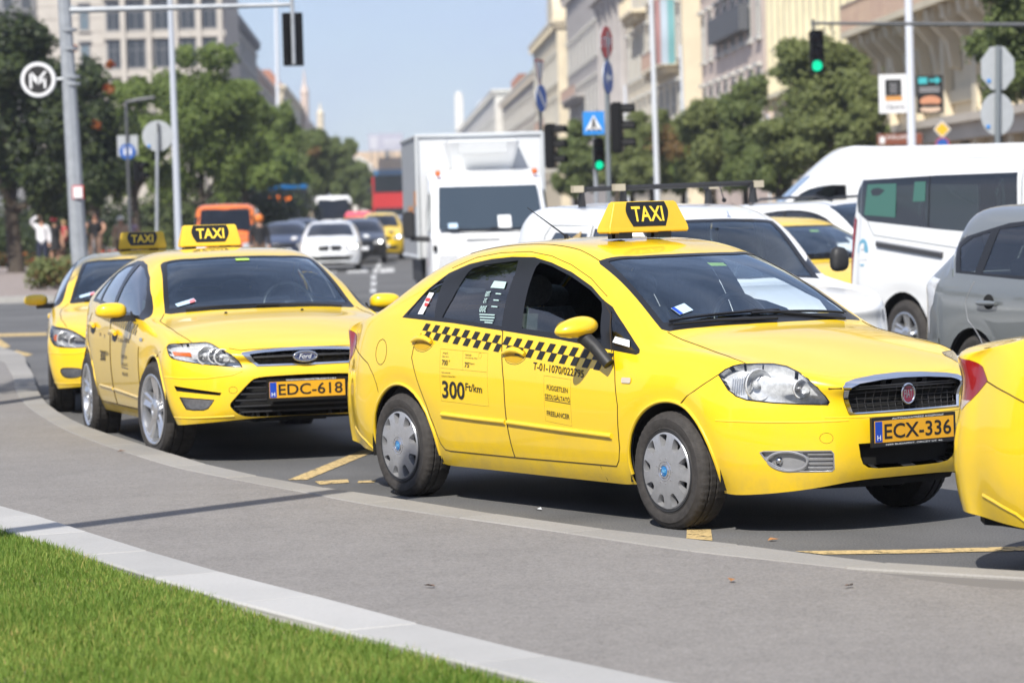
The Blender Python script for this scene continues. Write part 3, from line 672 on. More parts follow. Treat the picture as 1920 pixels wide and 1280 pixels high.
    sh.line(mb, T, [(.3, -.50), (.7, -.50), (1.1, -.495), (1.4, -.50), (1.63, -.53)], .003)
    sh.line(mb, S, [(-.668, .861), (-.5, .815), (-.361, .768), (-.28, .70), (-.244, .65), (-.234, .60)], .003)
    sh.line(mb, S, [(-.195 + .068 * math.cos(t), .839 + .074 * math.sin(t)) for t in np.linspace(0, 2 * math.pi, 33)], .0022, both=False, step=1)
    sh.line(mb, 0, [(-.47 + .026 * math.cos(t), .484 + .026 * math.sin(t)) for t in np.linspace(0, 2 * math.pi, 21)], .0012, step=1)
    sh.line(mb, S, [(2.0, .29), (2.02, .215)], .002)
    mb.build('panel_gap', MGAP, root)
    # yellow mouldings, sills, arch lips
    mb = MB()
    for a, b in (((.50, .503), (1.15, .487)), ((1.172, .487), (2.15, .457))): sh.line(mb, S, [a, ((a[0] + b[0]) / 2, (a[1] + b[1]) / 2 - .002), b], .015, .0, 8)
    mb.build('side_moulding', MY, root, smooth=50)
    mb = MB()
    for x in (.015, 2.62): sh.line(mb, S, [(x + .367 * math.cos(R(t)), .292 + .367 * math.sin(R(t))) for t in range(-5, 188, 5)], .011, -.004, 7, step=1)
    mb.build('arch_lip', MY, root, smooth=60)
    mb = MB(); sh.line(mb, -35, [(1.05, .575), (1.2, .57), (1.33, .566), (1.55, .566), (1.70, .568)], .007, -.003, 7); sh.line(mb, S, [(-.70, .365), (-.62, .345), (-.48, .300), (-.40, .25)], .012, -.006, 7)
    sh.line(mb, 0, [(-.47, .585), (-.3, .580), (-.1, .578), (0, .578)], .006, -.003, 7); mb.build('bumper_crease', MY, root, smooth=60)
    # door handles
    for d, cx, cz, sl in ((rdo, .295, .902, -.0), (fdo, 1.255, .856, 0)):
        for sd, o in zip((-1, 1), d):
            m1 = MB(); V, F = fill2d([smooth_poly([(cx - .105, cz - .008), (cx - .06, cz - .034), (cx + .03, cz - .038), (cx + .095, cz - .005), (cx + .09, cz + .006), (cx, cz + .008)], 4)])
            sh.decal(m1, S, V, F, .002)
            m2 = MB(); q = [sh.hit(S, cx + u, cz + v, .012) for u, v in ((-.112, .008), (-.06, .022), (-.02, .028), (.04, .024), (.10, .006))]; m2.tube(q, [.01, .017, .019, .017, .01], 8)
            m3 = MB(); sh.line(m3, S, smooth_poly([(cx - .118, cz + .003), (cx - .07, cz - .04), (cx + .03, cz - .046), (cx + .108, cz - .004), (cx + .05, cz + .04), (cx - .03, cz + .043), (cx - .09, cz + .026), (cx - .118, cz + .003)], 4, False), .0018, both=False)
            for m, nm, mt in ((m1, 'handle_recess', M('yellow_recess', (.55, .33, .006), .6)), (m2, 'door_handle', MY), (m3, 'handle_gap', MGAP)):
                if sd > 0: m.v = [(p[0], -p[1], p[2]) for p in m.v]
                m.build(nm, mt, o, smooth=55)
    # print on the doors
    mb = MB(); checker(sh, mb, S, (.293, 1.015), (2.155, .888), .080, .094, 35, .056); mb.build('chequered_band', MPRB, root)
    mb = MB()
    def put(s, x0, x1, y0, y1, b=0.0, tilt=0.0):
        V, F = text_fit(s, x0, x1, y0, y1, b)
        for sd in (0, 1):
            q = [(p[0] if not sd else x0 + x1 - p[0], p[1] + (p[0] - x0 if not sd else x1 - p[0]) * tilt) for p in V]
            P = [sh.hit(S, u, v, .0028) for u, v in q]
            if sd: P = [(p.x, -p.y, p.z) for p in P]
            mb.add(P, F)
    put('300', .522, .758, .597, .697, .022, -.01); put('Ft/km', .768, .938, .648, .692, .01, -.06); put('700', .518, .58, .783, .814, .01); put("'", .592, .598, .803, .814)
    put('75', .756, .803, .777, .806, .01); put('Ft/perc', .806, .86, .792, .806); put('Alapdíj', .52, .575, .845, .857); put('Base fare', .52, .585, .829, .838); put('Várakozás', .754, .82, .842, .854); put('Waiting fee', .754, .885, .826, .835)
    put('Kilométerdíj', .52, .61, .735, .747); put('Distance based fare', .52, .665, .718, .728)
    put('T-01-1070/022795', 1.438, 1.912, .785, .826, .012, -.065)
    put('FÜGGETLEN', 1.575, 1.771, .681, .713, .008, -.06); put('SZOLGÁLTATÓ', 1.556, 1.792, .634, .665, .008, -.06); put('FREELANCER', 1.567, 1.778, .542, .569, .008, -.06)
    sh.line(mb, S, [(1.555, .625), (1.79, .612)], .0022)
    mb.build('lettering', MPRB, root)
    mb = MB()
    for L in ([(.49, .875), (.983, .862), (.998, .567), (.505, .580), (.49, .875)], [(.504, .767), (.985, .757)], [(.727, .868), (.737, .763)], [(1.544, .756), (1.797, .742), (1.791, .493), (1.547, .511), (1.544, .756)]): sh.line(mb, S, L, .0011)
    sh.line(mb, S, [(.905 + .014 * math.cos(t), .846 + .016 * math.sin(t)) for t in np.linspace(0, 6.283, 17)], .0011, step=1)
    mb.build('sticker_outline', M('sticker_edge', (.30, .19, .01), .5), root)
    # stickers on glass
    mb = MB(); sh.decal(mb, S, [(.175, 1.065), (.235, 1.065), (.275, 1.185), (.215, 1.188)], [(0, 1, 2, 3)], .003); mb.build('window_sticker', MPRW, root)
    mb = MB(); 
    for k in range(2): sh.decal(mb, S, [(.212 + .012 * k, 1.14 - k * .028), (.258 + .0 * k, 1.138 - k * .028), (.262, 1.155 - k * .028), (.217, 1.157 - k * .028)], [(0, 1, 2, 3)], .005)
    mb.build('sticker_print', M('print_red', (.6, .05, .05), .5), root)
    mb = MB(); sh.decal(mb, S, [(.855, 1.22), (.995, 1.215), (.99, 1.252), (.865, 1.257)], [(0, 1, 2, 3)], .002)
    for s_, x0, x1, y0, y1 in (('700', .83, .875, 1.17, 1.2), ('75', .835, .865, 1.135, 1.16), ('300', .82, .885, 1.085, 1.12)):
        V, F = text_fit(s_, -x1, -x0, y0, y1, .01); sh.decal(mb, S, [(-p[0], p[1]) for p in V], F, .002)
    for k, (a, b) in enumerate(((.93, .985), (.93, .985), (.93, .99), (.83, .985), (.84, .99), (.85, .985), (.90, .98))):
        z = (1.185, 1.15, 1.115, 1.07, 1.055, 1.04, 1.027)[k]; sh.decal(mb, S, [(a, z), (b, z - .002), (b, z + .004), (a, z + .006)], [(0, 1, 2, 3)], .002)
    mb.build('window_sticker', M('sticker_mint', (.45, .62, .6), .5), root)
    mb = MB(); sh.decal(mb, S, [(2.115, .945), (2.265, .922), (2.245, .957), (2.125, .975)], [(0, 1, 2, 3)], .002); mb.build('window_sticker', MPRW, root)
    mb = MB(); sh.decal(mb, T, [(2.235, -.51), (2.30, -.50), (2.285, -.40), (2.22, -.41)], [(0, 1, 2, 3)], .002); mb.build('vignette', M('vignette_paper', (.45, .6, .75), .5), root)
    mb = MB(); sh.decal(mb, T, [(2.236, -.508), (2.299, -.498), (2.296, -.476), (2.233, -.486)], [(0, 1, 2, 3)], .004); mb.build('vignette_band', MPBL, root)
    mb = MB(); sh.decal(mb, T, [(1.865, .02), (1.905, .02), (1.905, .13), (1.865, .13)], [(0, 1, 2, 3)], -.006); mb.build('vignette', M('vignette_green', (.45, .7, .12), .5), root)
    # lamps
    hs = sh.panel('hl', MREF, 'headlight', root, 'both', -.045, True)
    for sd, o in zip((-1, 1), hs):
        for nm, a, u, v, r, of in (('reflector_bowl', -35, 1.262, .752, .078, -.012), ('reflector_bowl', -35, 1.469, .727, .046, -.012)):
            p = sh.hit(a, u, v, of); b = MB(); lamp_bowl(b, p, r, (.96, -.3, .05)); 
            b.tube([tuple(Vector(p) + (Vector((0, math.cos(t), math.sin(t))) * r)) for t in np.linspace(0, 6.283, 25)[:-1]], .004, 6, closed=True)
            b.ball(Vector(p) + Vector((-.02, 0, 0)), r * .28, 10, 6)
            if sd > 0: b.v = [(q[0], -q[1], q[2]) for q in b.v]
            b.build(nm, MREF, o, smooth=50)
    for o, h in zip(sh.panel('hl', MLENS, 'lens', root, 'both', .001), hs): o.parent = h
    mb = MB(); sh.line(mb, -35, hl + hl[:1], .0035, -.001); mb.build('headlight_seal', MBLK, root)
    mb = MB()
    for k in range(9): sh.line(mb, -35, [(1.12 + .012 * k, .70 + .004 * k), (1.13 + .012 * k, .80)], .0025, -.03)
    mb.build('lamp_ribs', MSIL, root)
    sh.panel('tail', MRED, 'tail_lamp', root, 'both', .002); sh.panel('tailw', MWHL, 'reversing_lamp', root, 'both', .002)
    # grille, badge
    g = sh.panel('gframe', MCHR, 'grille', root, 'weld', .006)[0]
    sh.panel('gin', MDRK, 'grille_recess', root, 'weld', -.03, True)[0].parent = g
    mb = MB()
    for k in range(6): sh.line(mb, 0, [(-.355 + .0 * k, .622 + k * .0225), (-.2, .622 + k * .0235), (0, .622 + k * .024)], .0026, -.012, 5)
    for k in range(8): x = -.02 - .046 * k; sh.line(mb, 0, [(x, .606), (x * 1.02, .742 - .0006 * k * k * 3)], .0022, -.015, 4)
    mb.build('grille_bars', M('grille_bar', (.03, .03, .032), .35), g)
    px = sh.hit(0, 0, .681, .008).x
    mb = MB(); mb.lathe([(0, px), (.040, px), (.044, px - .004)], 'x', 28); mb.v = [(h, y * .88, .681 + z * 1.05) for h, y, z in mb.v]; mb.build('emblem', MREDB, g, smooth=40)
    mb = MB(); mb.tube([(px, .042 * math.cos(t), .681 + .049 * math.sin(t)) for t in np.linspace(0, 6.283, 33)[:-1]], .006, 8, closed=True)
    V, F = text_fit('FIAT', -.027, .027, .66, .702, .01); mb.add([(px + .002, p[0], p[1]) for p in V], F); mb.build('emblem_ring', MCHR, g, smooth=50)
    lo = sh.panel('low', MDRK, 'lower_grille', root, 'weld', -.05, True)[0]
    # fog lamps
    fs = sh.panel('fog', MSIL, 'fog_lamp', root, 'both', -.022, True)
    for sd, o in zip((-1, 1), fs):
        b = MB(); c = sh.hit(-35, 1.352, .372, -.02); lamp_bowl(b, c, .032, (.9, -.4, 0)); b.ball(c, .02, 10, 6)
        r = MB(); ring = smooth_poly([(1.296, .375), (1.33, .408), (1.40, .418), (1.47, .40), (1.492, .372), (1.47, .338), (1.40, .322), (1.33, .34)], 3); sh.line(r, -35, ring + ring[:1], .007, -.002, 6, both=False, step=1)
        sh.line(r, -35, fog + fog[:1], .0045, -.002, 5, both=False)
        for k in range(4): sh.line(r, -35, [(1.494, .338 + .022 * k), (1.618, .337 + .022 * k)], .0045, -.008, 5, both=False)
        for m, nm, mt in ((b, 'fog_reflector', MCHR), (r, 'fog_surround', MSIL)):
            if sd > 0: m.v = [(q[0], -q[1], q[2]) for q in m.v]
            m.build(nm, mt, o, smooth=50)
    mb = MB(); 
    for sd in (-1, 1):
        mb.add([(p.x, p.y * -sd, p.z) for p in (sh.hit(S, u, v, .006) for u, v in rrect(2.258, 2.338, .740, .768, .010))], [tuple(range(20))])
    mb.build('side_indicator', M('indicator_clear', (.6, .52, .4), .25, coat=1), root)
    plate(root, 3.555, .503, 'ECX-336', 'AUTÓALKATRÉSZ KÖZPONT', '1089 BUDAPEST, ORCZY ÚT 46.')
    roof_sign(root, 1.31, 1.505)
    mirrors(root, 2.01, .962, 1.020, .130, .064, .08, stalk=[(0.02, -.02, -.035), (2.08, .895, .925), (2.165, .868, .835)])
    fm = [o for o in root.children if o.name.startswith('wing_mirror')][-1]; fm.location = (-.20, -.03, -.05); fm['label'] = 'folded wing mirror'
    # wipers
    mb = MB()
    for P in (((2.44, .50, 0), (2.37, -.05, 0), (2.345, -.52, 0)), ((2.46, .02, 0), (2.42, -.35, 0), (2.37, -.6, 0))):
        q = [sh.hit(T, x, -abs(y) if y < 0 else -abs(y), .014) for x, y, z in P]; q = [(p.x, math.copysign(p.y, y[1]), p.z) for p, y in zip(q, P)]; mb.tube(q, [.01, .009, .006], 6)
    for x, y0, y1 in ((2.335, -.60, .10), (2.352, -.10, .56)):
        L = []
        for y in np.linspace(y0, y1, 9): p = sh.hit(T, x + .05 * (1 - (y / .6) ** 2) * .8, -abs(y), .012); L.append((p.x, y, p.z))
        mb.tube(L, .008, 5)
    mb.build('wiper', MBLK, root)
    mb = MB(); mb.tube([(.55, .0, 1.49), (.13, .02, 1.66)], [.006, .003], 6); mb.tube([(.56, 0, 1.46), (.55, 0, 1.5)], .014, 8); mb.build('aerial', MBLK, root)
    wheels(root, (0, 2.603), .838, .300, .305, .19, .205); wheel_wells(root, (.015, 2.62), .292, .385, .80, .50); under(root, FI_S, .225)
    interior(root, .95, .10, .37, .32, 1.44, 1.86, .945, .70)
    mb = MB(); p = sh.hit(T, 1.84, -.0, -.03); mb.box((p.x - .05, 0, p.z - .055), (.03, .22, .06)); mb.build('rear_view_mirror', MBLK, root)
    return root, sh
FIAT, FSH = make_fiat()
FO_S = dict(
    xs=[3.27, 2.95, 2.46, 2.1, 1.70, 1.25, .75, .25, -.2, -.58, -.76],
    fy=[0, .30, .54, .74], ry=[0, .32, .56, .72],
    rows=[
        dict(y=[(3.27, .80), (2.46, .82), (0, .82), (-.76, .72)], z=[(3.27, .235), (2.8, .23), (0, .23), (-.76, .27)], fx=[3.695, 3.675, 3.595, 3.445], fz=[.285, .28, .262, .245], rx=[-1.0, -.985, -.93, -.85], rz=.28),
        dict(y=[(3.27, .855), (2.46, .87), (0, .87), (-.76, .75)], z=[(3.27, .38), (2.4, .36), (0, .36), (-.76, .40)], fx=[3.740, 3.720, 3.640, 3.485], fz=[.38, .38, .37, .365], rx=[-1.035, -1.02, -.965, -.88], rz=.40),
        dict(y=[(3.27, .87), (2.46, .897), (0, .895), (-.76, .76)], z=[(3.27, .60), (0, .60), (-.76, .62)], fx=[3.740, 3.720, 3.640, 3.480], fz=.585, rx=[-1.04, -1.025, -.97, -.88], rz=.63),
        dict(y=[(3.27, .845), (2.46, .89), (0, .885), (-.76, .74)], z=[(3.27, .745), (2.46, .80), (0, .86), (-.76, .88)], fx=[3.710, 3.690, 3.610, 3.445], fz=[.66, .66, .67, .69], rx=[-.985, -.97, -.91, -.83], rz=.88),
        dict(y=[(3.27, .785), (2.95, .815), (2.46, .84), (2, .855), (1, .86), (0, .83), (-.5, .77), (-.76, .69)], z=[(3.27, .815), (2.95, .868), (2.46, .925), (1.7, .98), (1.0, 1.02), (.25, 1.05), (-.2, 1.06), (-.58, 1.05), (-.76, 1.02)], fx=[3.665, 3.645, 3.565, 3.375], fz=[.745, .746, .76, .787], rx=[-.985, -.975, -.92, -.83], rz=[1.06, 1.055, 1.04, 1.02]),
    ],
    rail_y=[(2.95, .63), (2.46, .67), (2.1, .635), (1.70, .575), (1.25, .575), (.75, .58), (.25, .57), (-.2, .57), (-.58, .585)],
    rail_z=[(2.95, .897), (2.46, .960), (2.1, 1.14), (1.70, 1.315), (1.25, 1.385), (.75, 1.385), (.25, 1.34), (-.2, 1.23), (-.58, 1.09)],
    cz=[(2.95, .922), (2.46, .992), (2.1, 1.175), (1.70, 1.365), (1.25, 1.435), (.75, 1.44), (.25, 1.395), (-.2, 1.28), (-.58, 1.12)],
    bow=[(2.95, .04), (2.46, .07), (2.1, .07), (1.70, .06), (1.25, 0), (.75, 0), (.25, -.05), (-.2, -.07), (-.58, -.06)],
    bulge=[(2.95, .01), (2.46, .012), (2.1, .035), (-.2, .03), (-.58, .02)], bulgez=[(2.95, .005), (2.46, 0), (1.6, .01), (-.58, .01)])
FO_D = arch_flare((0.0, 2.85), .325, .38, .016)
MGREY = M('print_grey', (.12, .10, .06), .5)
def put_text(sh, mb, S, s, x0, x1, y0, y1, b=.01, tilt=0.0, off=.0028):
    V, F = text_fit(s, x0, x1, y0, y1, b)
    for sd in (0, 1):
        q = [(p[0] if not sd else x0 + x1 - p[0], p[1] + (p[0] - x0 if not sd else x1 - p[0]) * tilt) for p in V]
        P = [sh.hit(S, u, v, off) for u, v in q]
        mb.add([(p.x, -p.y, p.z) for p in P] if sd else P, F)
def make_estate_taxi(name, label, loc, rz, pitch, variant):
    root = thing('taxi', label, 'taxi', loc, rz); root.rotation_euler = (0, -pitch, rz)
    sh = Shell(FO_S, 3, FO_D, 3); S = -90; T = 'T'
    sh.cut('trim', S, [(.06, 1.06), (.12, 1.12), (.35, 1.24), (.66, 1.325), (.842, 1.340), (1.011, 1.360), (1.217, 1.357), (1.446, 1.326), (1.771, 1.233), (2.103, 1.095), (2.38, .955), (2.36, .935), (2.037, .949), (1.198, 1.004), (.4, 1.05)])
    sh.cut('rqg', S, [(.17, 1.085), (.38, 1.22), (.50, 1.26), (.46, 1.07)], ('trim',))
    sh.cut('rwin', S, [(.53, 1.07), (.56, 1.27), (.75, 1.315), (1.06, 1.335), (1.13, 1.19), (1.15, 1.03), (.9, 1.045)], ('trim',))
    sh.cut('fwin', S, [(1.27, 1.022), (1.24, 1.19), (1.23, 1.33), (1.439, 1.305), (1.75, 1.22), (2.0, 1.115), (2.17, 1.02), (2.18, .965), (1.9, .982)], ('trim',))
    sh.cut('frit', T, [(1.735, .01), (1.70, -.33), (1.63, -.555), (1.66, -.578), (1.9, -.61), (2.15, -.655), (2.395, -.692), (2.43, -.66), (2.48, -.45), (2.52, -.2), (2.53, .01)], mind=.15)
    sh.cut('ws', T, [(1.775, .01), (1.74, -.33), (1.685, -.535), (1.9, -.575), (2.15, -.618), (2.34, -.648), (2.39, -.45), (2.43, -.2), (2.44, .01)], ('frit',))
    sh.cut('rear_glass', T, [(.10, .01), (.10, -.3), (.12, -.47), (.05, -.50), (-.25, -.535), (-.46, -.545), (-.55, -.35), (-.60, .01)], mind=.15)
    A = -20
    if variant == 'a':
        hl = smooth_poly([(.319, .771), (.347, .785), (.412, .788), (.505, .790), (.578, .792), (.616, .789), (.658, .775), (.703, .752), (.752, .729), (.795, .708), (.833, .671), (.868, .623, 1), (.814, .625), (.704, .638), (.591, .649), (.465, .669), (.375, .688), (.343, .710), (.327, .741)], 2)
        sh.cut('hl', A, hl, mind=.02)
        sh.cut('gframe', 0, [(.01, .741), (-.12, .738), (-.32, .729), (-.408, .720), (-.425, .712), (-.36, .660), (-.325, .624), (-.06, .622), (.01, .622)], mind=.1)
        sh.cut('gin', 0, [(.01, .722), (-.12, .720), (-.30, .712), (-.37, .705), (-.335, .662), (-.308, .635), (.01, .633)], ('gframe',), mind=-1)
        sh.cut('low', 0, smooth_poly([(.01, .562, 1), (-.246, .557), (-.335, .547), (-.371, .527), (-.424, .475), (-.476, .418), (-.506, .376), (-.489, .342), (-.450, .309), (-.39, .290), (-.25, .286), (.01, .286, 1)], 3))
        fog = [(.417, .428), (.668, .408), (.648, .383), (.621, .352), (.587, .341), (.515, .341), (.463, .348), (.442, .382)]
        sh.cut('fog', A, fog); sh.cut('slit', A, [(.376, .506), (.722, .456), (.709, .437), (.394, .470)])
    else:
        hl = smooth_poly([(.30, .80, 1), (.33, .80), (.42, .79), (.53, .775), (.64, .745), (.74, .70), (.78, .65), (.74, .615), (.62, .61), (.48, .615), (.40, .63), (.345, .68), (.31, .745)], 3)
        sh.cut('hl', A, hl, mind=.02)
        sh.cut('gframe', 0, [(.01, .742), (-.3, .735), (-.34, .72), (-.30, .60), (-.27, .575), (.01, .575)], mind=.1)
        sh.cut('gin', 0, [(.01, .72), (-.28, .713), (-.31, .70), (-.275, .61), (-.25, .592), (.01, .592)], ('gframe',), mind=-1)
        sh.cut('low', 0, smooth_poly([(.01, .47, 1), (-.35, .46), (-.44, .42), (-.46, .36), (-.42, .32), (-.3, .305), (.01, .305, 1)], 3))
        fog = smooth_poly([(.475, .415), (.53, .43), (.68, .425), (.72, .40), (.69, .355), (.60, .338), (.52, .345), (.48, .375)], 3)
        sh.cut('fog', A, fog)
    sh.cut('bonnet', T, [(2.545, .01), (2.535, -.2), (2.495, -.45), (2.44, -.68), (2.40, -.70), (2.56, -.76), (2.85, -.765), (3.14, -.748), (3.391, -.695), (3.5, -.58), (3.6, -.49), (3.65, -.42), (3.67, -.2), (3.68, .01)], mind=.3)
    rd = [(1.17, 1.0), (1.19, .9), (1.21, .7), (1.22, .5), (1.21, .30), (.50, .30), (.42, .36), (.28, .58), (.16, .75), (.14, .85), (.22, .97), (.36, 1.05)]
    fd = [(1.18, 1.0), (1.198, .9), (1.218, .7), (1.228, .5), (1.218, .30), (2.30, .30), (2.36, .36), (2.40, .5), (2.44, .75), (2.40, .95)]
    sh.cut('rdoor', S, rd); sh.cut('fdoor', S, fd)
    for x in (0.0, 2.85): sh.cut('arch', S, circle(x, .325, .378, 40), ('body', 'rdoor', 'fdoor'))
    sh.cut('tail', -135, [(.06, .90), (-.02, .96), (-.2, .98), (-.33, .95), (-.33, .85), (-.1, .80)], mind=0)
    sh.panel('body', MY, 'body', root, 'weld'); sh.panel('body', MINT, 'inner_trim', root, 'weld', -.03); sh.panel('bonnet', MY, 'bonnet', root, 'weld', .0005)
    sh.panel('frit', MBLK, 'windscreen_surround', root, 'weld'); sh.panel('ws', MGLS, 'windscreen', root, 'weld', -.003); sh.panel('rear_glass', MGLD, 'rear_window', root, 'weld', -.003)
    sh.panel('trim', MBLK, 'window_frame', root, 'both'); sh.panel('rqg', MDARKG, 'quarter_window', root, 'both', -.003)
    fdo = sh.panel('fdoor', MY, 'front_door', root); rdo = sh.panel('rdoor', MY, 'rear_door', root)
    for d, nm in ((fdo, 'fwin'), (rdo, 'rwin')):
        for o, dd in zip(sh.panel(nm, MGLD, 'door_window', root, 'both', -.004), d): o.parent = dd
    mb = MB(); sh.line(mb, S, rd[:11], .0042); sh.line(mb, S, fd[:9], .004)
    sh.line(mb, T, [(2.40, -.70), (2.56, -.76), (2.85, -.765), (3.14, -.748), (3.391, -.695)], .0032)
    sh.line(mb, T, [(3.60, -.49), (3.65, -.42), (3.665, -.2), (3.67, 0)], .0035); sh.line(mb, A, [(.05, .60), (.15, .66), (.25, .73), (.32, .765)], .003)
    sh.line(mb, 0, [(-.485 + .026 * math.cos(t), .472 + .022 * math.sin(t)) for t in np.linspace(0, 6.283, 21)], .0015, step=1)
    mb.build('panel_gap', MGAP, root)
    mb = MB()
    for a, b in (((.62, .425), (1.19, .415)), ((1.24, .415), (2.40, .385))): sh.line(mb, S, [a, b], .012, -.002, 7)
    mb.build('side_moulding', MY, root, smooth=50)
    mb = MB()
    for x in (0, 2.85): sh.line(mb, S, [(x + .378 * math.cos(R(t)), .325 + .378 * math.sin(R(t))) for t in range(-6, 189, 5)], .011, -.004, 7, step=1)
    mb.build('arch_lip', MY, root, smooth=60)
    mb = MB(); sh.line(mb, A, [(.30, .565), (.45, .555), (.62, .556), (.8, .575), (.87, .60)], .008, -.003, 7); sh.line(mb, A, [(.36, .29), (.5, .285), (.65, .29), (.80, .295)], .012, -.007, 7); mb.build('bumper_crease', MY, root, smooth=60)
    for d, cx, cz in ((rdo, .42, .87), (fdo, 1.42, .828)):
        for sd, o in zip((-1, 1), d):
            m1 = MB(); V, F = fill2d([smooth_poly([(cx - .12, cz - .01), (cx - .07, cz - .05), (cx + .03, cz - .055), (cx + .10, cz - .01), (cx, cz)], 4)]); sh.decal(m1, S, V, F, .003)
            m2 = MB(); m2.tube([sh.hit(S, cx + u, cz + v, .022) for u, v in ((-.13, .0), (-.06, .012), (.04, .014), (.12, 0))], [.014, .022, .022, .014], 8)
            for m, nm, mt in ((m1, 'handle_recess', MPRB), (m2, 'door_handle', MY)):
                if sd > 0: m.v = [(p[0], -p[1], p[2]) for p in m.v]
                m.build(nm, mt, o, smooth=55)
    mb = MB(); checker(sh, mb, S, (.62, 1.0), (2.33, .905), .055, .075, 40, .05); mb.build('chequered_band', MGREY, root)
    mb = MB(); sh.decal(mb, S, [(2.06, .915), (2.14, .911), (2.08, .80), (2.02, .80)], [(0, 1, 2, 3)], .004, True); mb.build('side_stripe', M('stripe_grey', (.2, .2, .19), .5), root)
    mb = MB()
    put_text(sh, mb, S, '300', .76, 1.0, .615, .695, .02); put_text(sh, mb, S, 'Ft/km', 1.01, 1.15, .66, .695); put_text(sh, mb, S, '700', .72, .80, .80, .825); put_text(sh, mb, S, '75', .92, .98, .79, .815)
    put_text(sh, mb, S, 'FÜGGETLEN', 1.72, 1.95, .655, .685); put_text(sh, mb, S, 'SZOLGÁLTATÓ', 1.70, 1.97, .60, .63); put_text(sh, mb, S, 'FREELANCER', 1.71, 1.95, .53, .555); put_text(sh, mb, S, 'T-01-1070', 1.55, 2.05, .77, .80)
    sh.line(mb, S, [(1.70, .59), (1.97, .585)], .003); mb.build('lettering', MPRB, root)
    mb = MB(); mb.add([(sh.hit(S, u, v, .006)) for u, v in rrect(2.46, 2.55, .795, .815, .008)], [tuple(range(20))]); mb.add([(p[0], -p[1], p[2]) for p in mb.v], [tuple(range(20))]); mb.build('side_indicator', MSIL, root)
    hs = sh.panel('hl', MREF if variant == 'a' else M('lamp_bezel', (.42, .42, .44), .25, .4), 'headlight', root, 'both', -.028, True)
    for sd, o in zip((-1, 1), hs):
        bowls = ((.612, .705, .062), (.725, .69, .052), (.68, .70, .05)) if variant == 'a' else ((.50, .69, .062), (.62, .665, .05))
        for u, v, r in bowls:
            p = sh.hit(A, u, v, -.014); b = MB(); lamp_bowl(b, p, r, (.97, -.2, .05)); b.ball(Vector(p) + Vector((-.02, 0, 0)), r * .35, 10, 6)
            b.tube([tuple(Vector(p) + (Vector((.0, math.cos(t), math.sin(t))) * r)) for t in np.linspace(0, 6.283, 25)[:-1]], .005, 6, closed=True)
            if sd > 0: b.v = [(q[0], -q[1], q[2]) for q in b.v]
            b.build('reflector_bowl', MREF, o, smooth=50)
        am = MB(); V, F = fill2d([[(.345, .742), (.49, .735), (.50, .70), (.365, .714)] if variant == 'a' else circle(.385, .70, .03, 16)]); am.add([sh.hit(A, u, v, -.02) for u, v in V], F)
        if sd > 0: am.v = [(q[0], -q[1], q[2]) for q in am.v]
        am.build('turn_signal', MORG, o)
    for o, h in zip(sh.panel('hl', MLENS, 'lens', root, 'both', .001), hs): o.parent = h
    mb = MB(); sh.line(mb, A, hl + hl[:1], .004, -.001); mb.build('headlight_seal', MBLK, root)
    sh.panel('tail', MRED, 'tail_lamp', root, 'both', .002)
    g = sh.panel('gframe', MCHR, 'grille', root, 'weld', .005)[0]; sh.panel('gin', MBLK, 'grille_recess', root, 'weld', -.025, True)[0].parent = g
    mb = MB()
    if variant == 'a':
        sh.line(mb, 0, [(-.345, .681), (-.2, .684), (0, .686)], .009, -.008, 7)
        for k in range(5): sh.line(mb, 0, [(-.06 - .075 * k, .637), (-.06 - .075 * k, .72)], .003, -.02, 4)
        mb.build('grille_bars', MPLA, g)
        px = sh.hit(0, 0, .682, .012).x
        def oval(ry, rz, n=36): return [(ry * math.cos(t), rz * math.sin(t)) for t in np.linspace(0, 2 * math.pi, n + 1)[:-1]]
        e = MB(); V, F = fill2d([oval(.074, .027)]); e.add([(px + .004, y, .682 + z) for y, z in V], F); em = e.build('emblem', MFBL, g)
        e = MB(); e.tube([(px, y, .682 + z) for y, z in oval(.080, .032)], .007, 8, closed=True); e.tube([(px + .006, y, .682 + z) for y, z in oval(.066, .021)], .0018, 5, closed=True); e.build('emblem_ring', MCHR, g, smooth=50)
        e = MB(); V, F = text_fit('Ford', -.045, .045, .668, .698, .005, shear=.35); e.add([(px + .0065, p[0], p[1]) for p in V], F); e.build('emblem_lettering', MPRW, g)
    else:
        for k in range(4): sh.line(mb, 0, [(-.29, .615 + k * .026), (0, .615 + k * .028)], .006, -.01, 6)
        mb.build('grille_bars', MBLK, g)
    lo = sh.panel('low', MDRK, 'lower_grille', root, 'weld', -.05, True)[0]
    mb = MB()
    for k in range(6):
        z = .315 + .042 * k; hwid = np.interp(z, [.29, .34, .376, .418, .475, .527, .55], [.40, .485, .50, .47, .42, .365, .33]) if variant == 'a' else .40
        if variant == 'b' and z > .45: continue
        sh.line(mb, 0, [(-hwid + .01, z), (-hwid * .5, z), (0, z)], .0065, -.014, 6)
    mb.build('grille_bars', M('grille_bar', (.03, .03, .032), .35), lo)
    fs = sh.panel('fog', MREF, 'fog_lamp', root, 'both', -.006, True)
    for o, h in zip(sh.panel('fog', MLENS, 'fog_lens', root, 'both', .001), fs): o.parent = h
    mb = MB(); sh.line(mb, A, fog + fog[:1], .004, -.001); mb.build('fog_lamp_seal', MPLA, root)
    if variant == 'a': sh.panel('slit', MDRK, 'bumper_vent', root, 'both', -.02, True)
    if variant == 'a': plate(root, 3.775, .463, 'EDC-618', 'WWW.FORDPETRANYI.HU')
    else: plate(root, 3.785, .50, 'EBV-207')
    mb = MB(); sh.decal(mb, T, [(2.30, -.60), (2.345, -.59), (2.325, -.45), (2.28, -.46)], [(0, 1, 2, 3)], .003); v = mb.build('vignette', M('vignette_paper', (.45, .6, .75), .5), root)
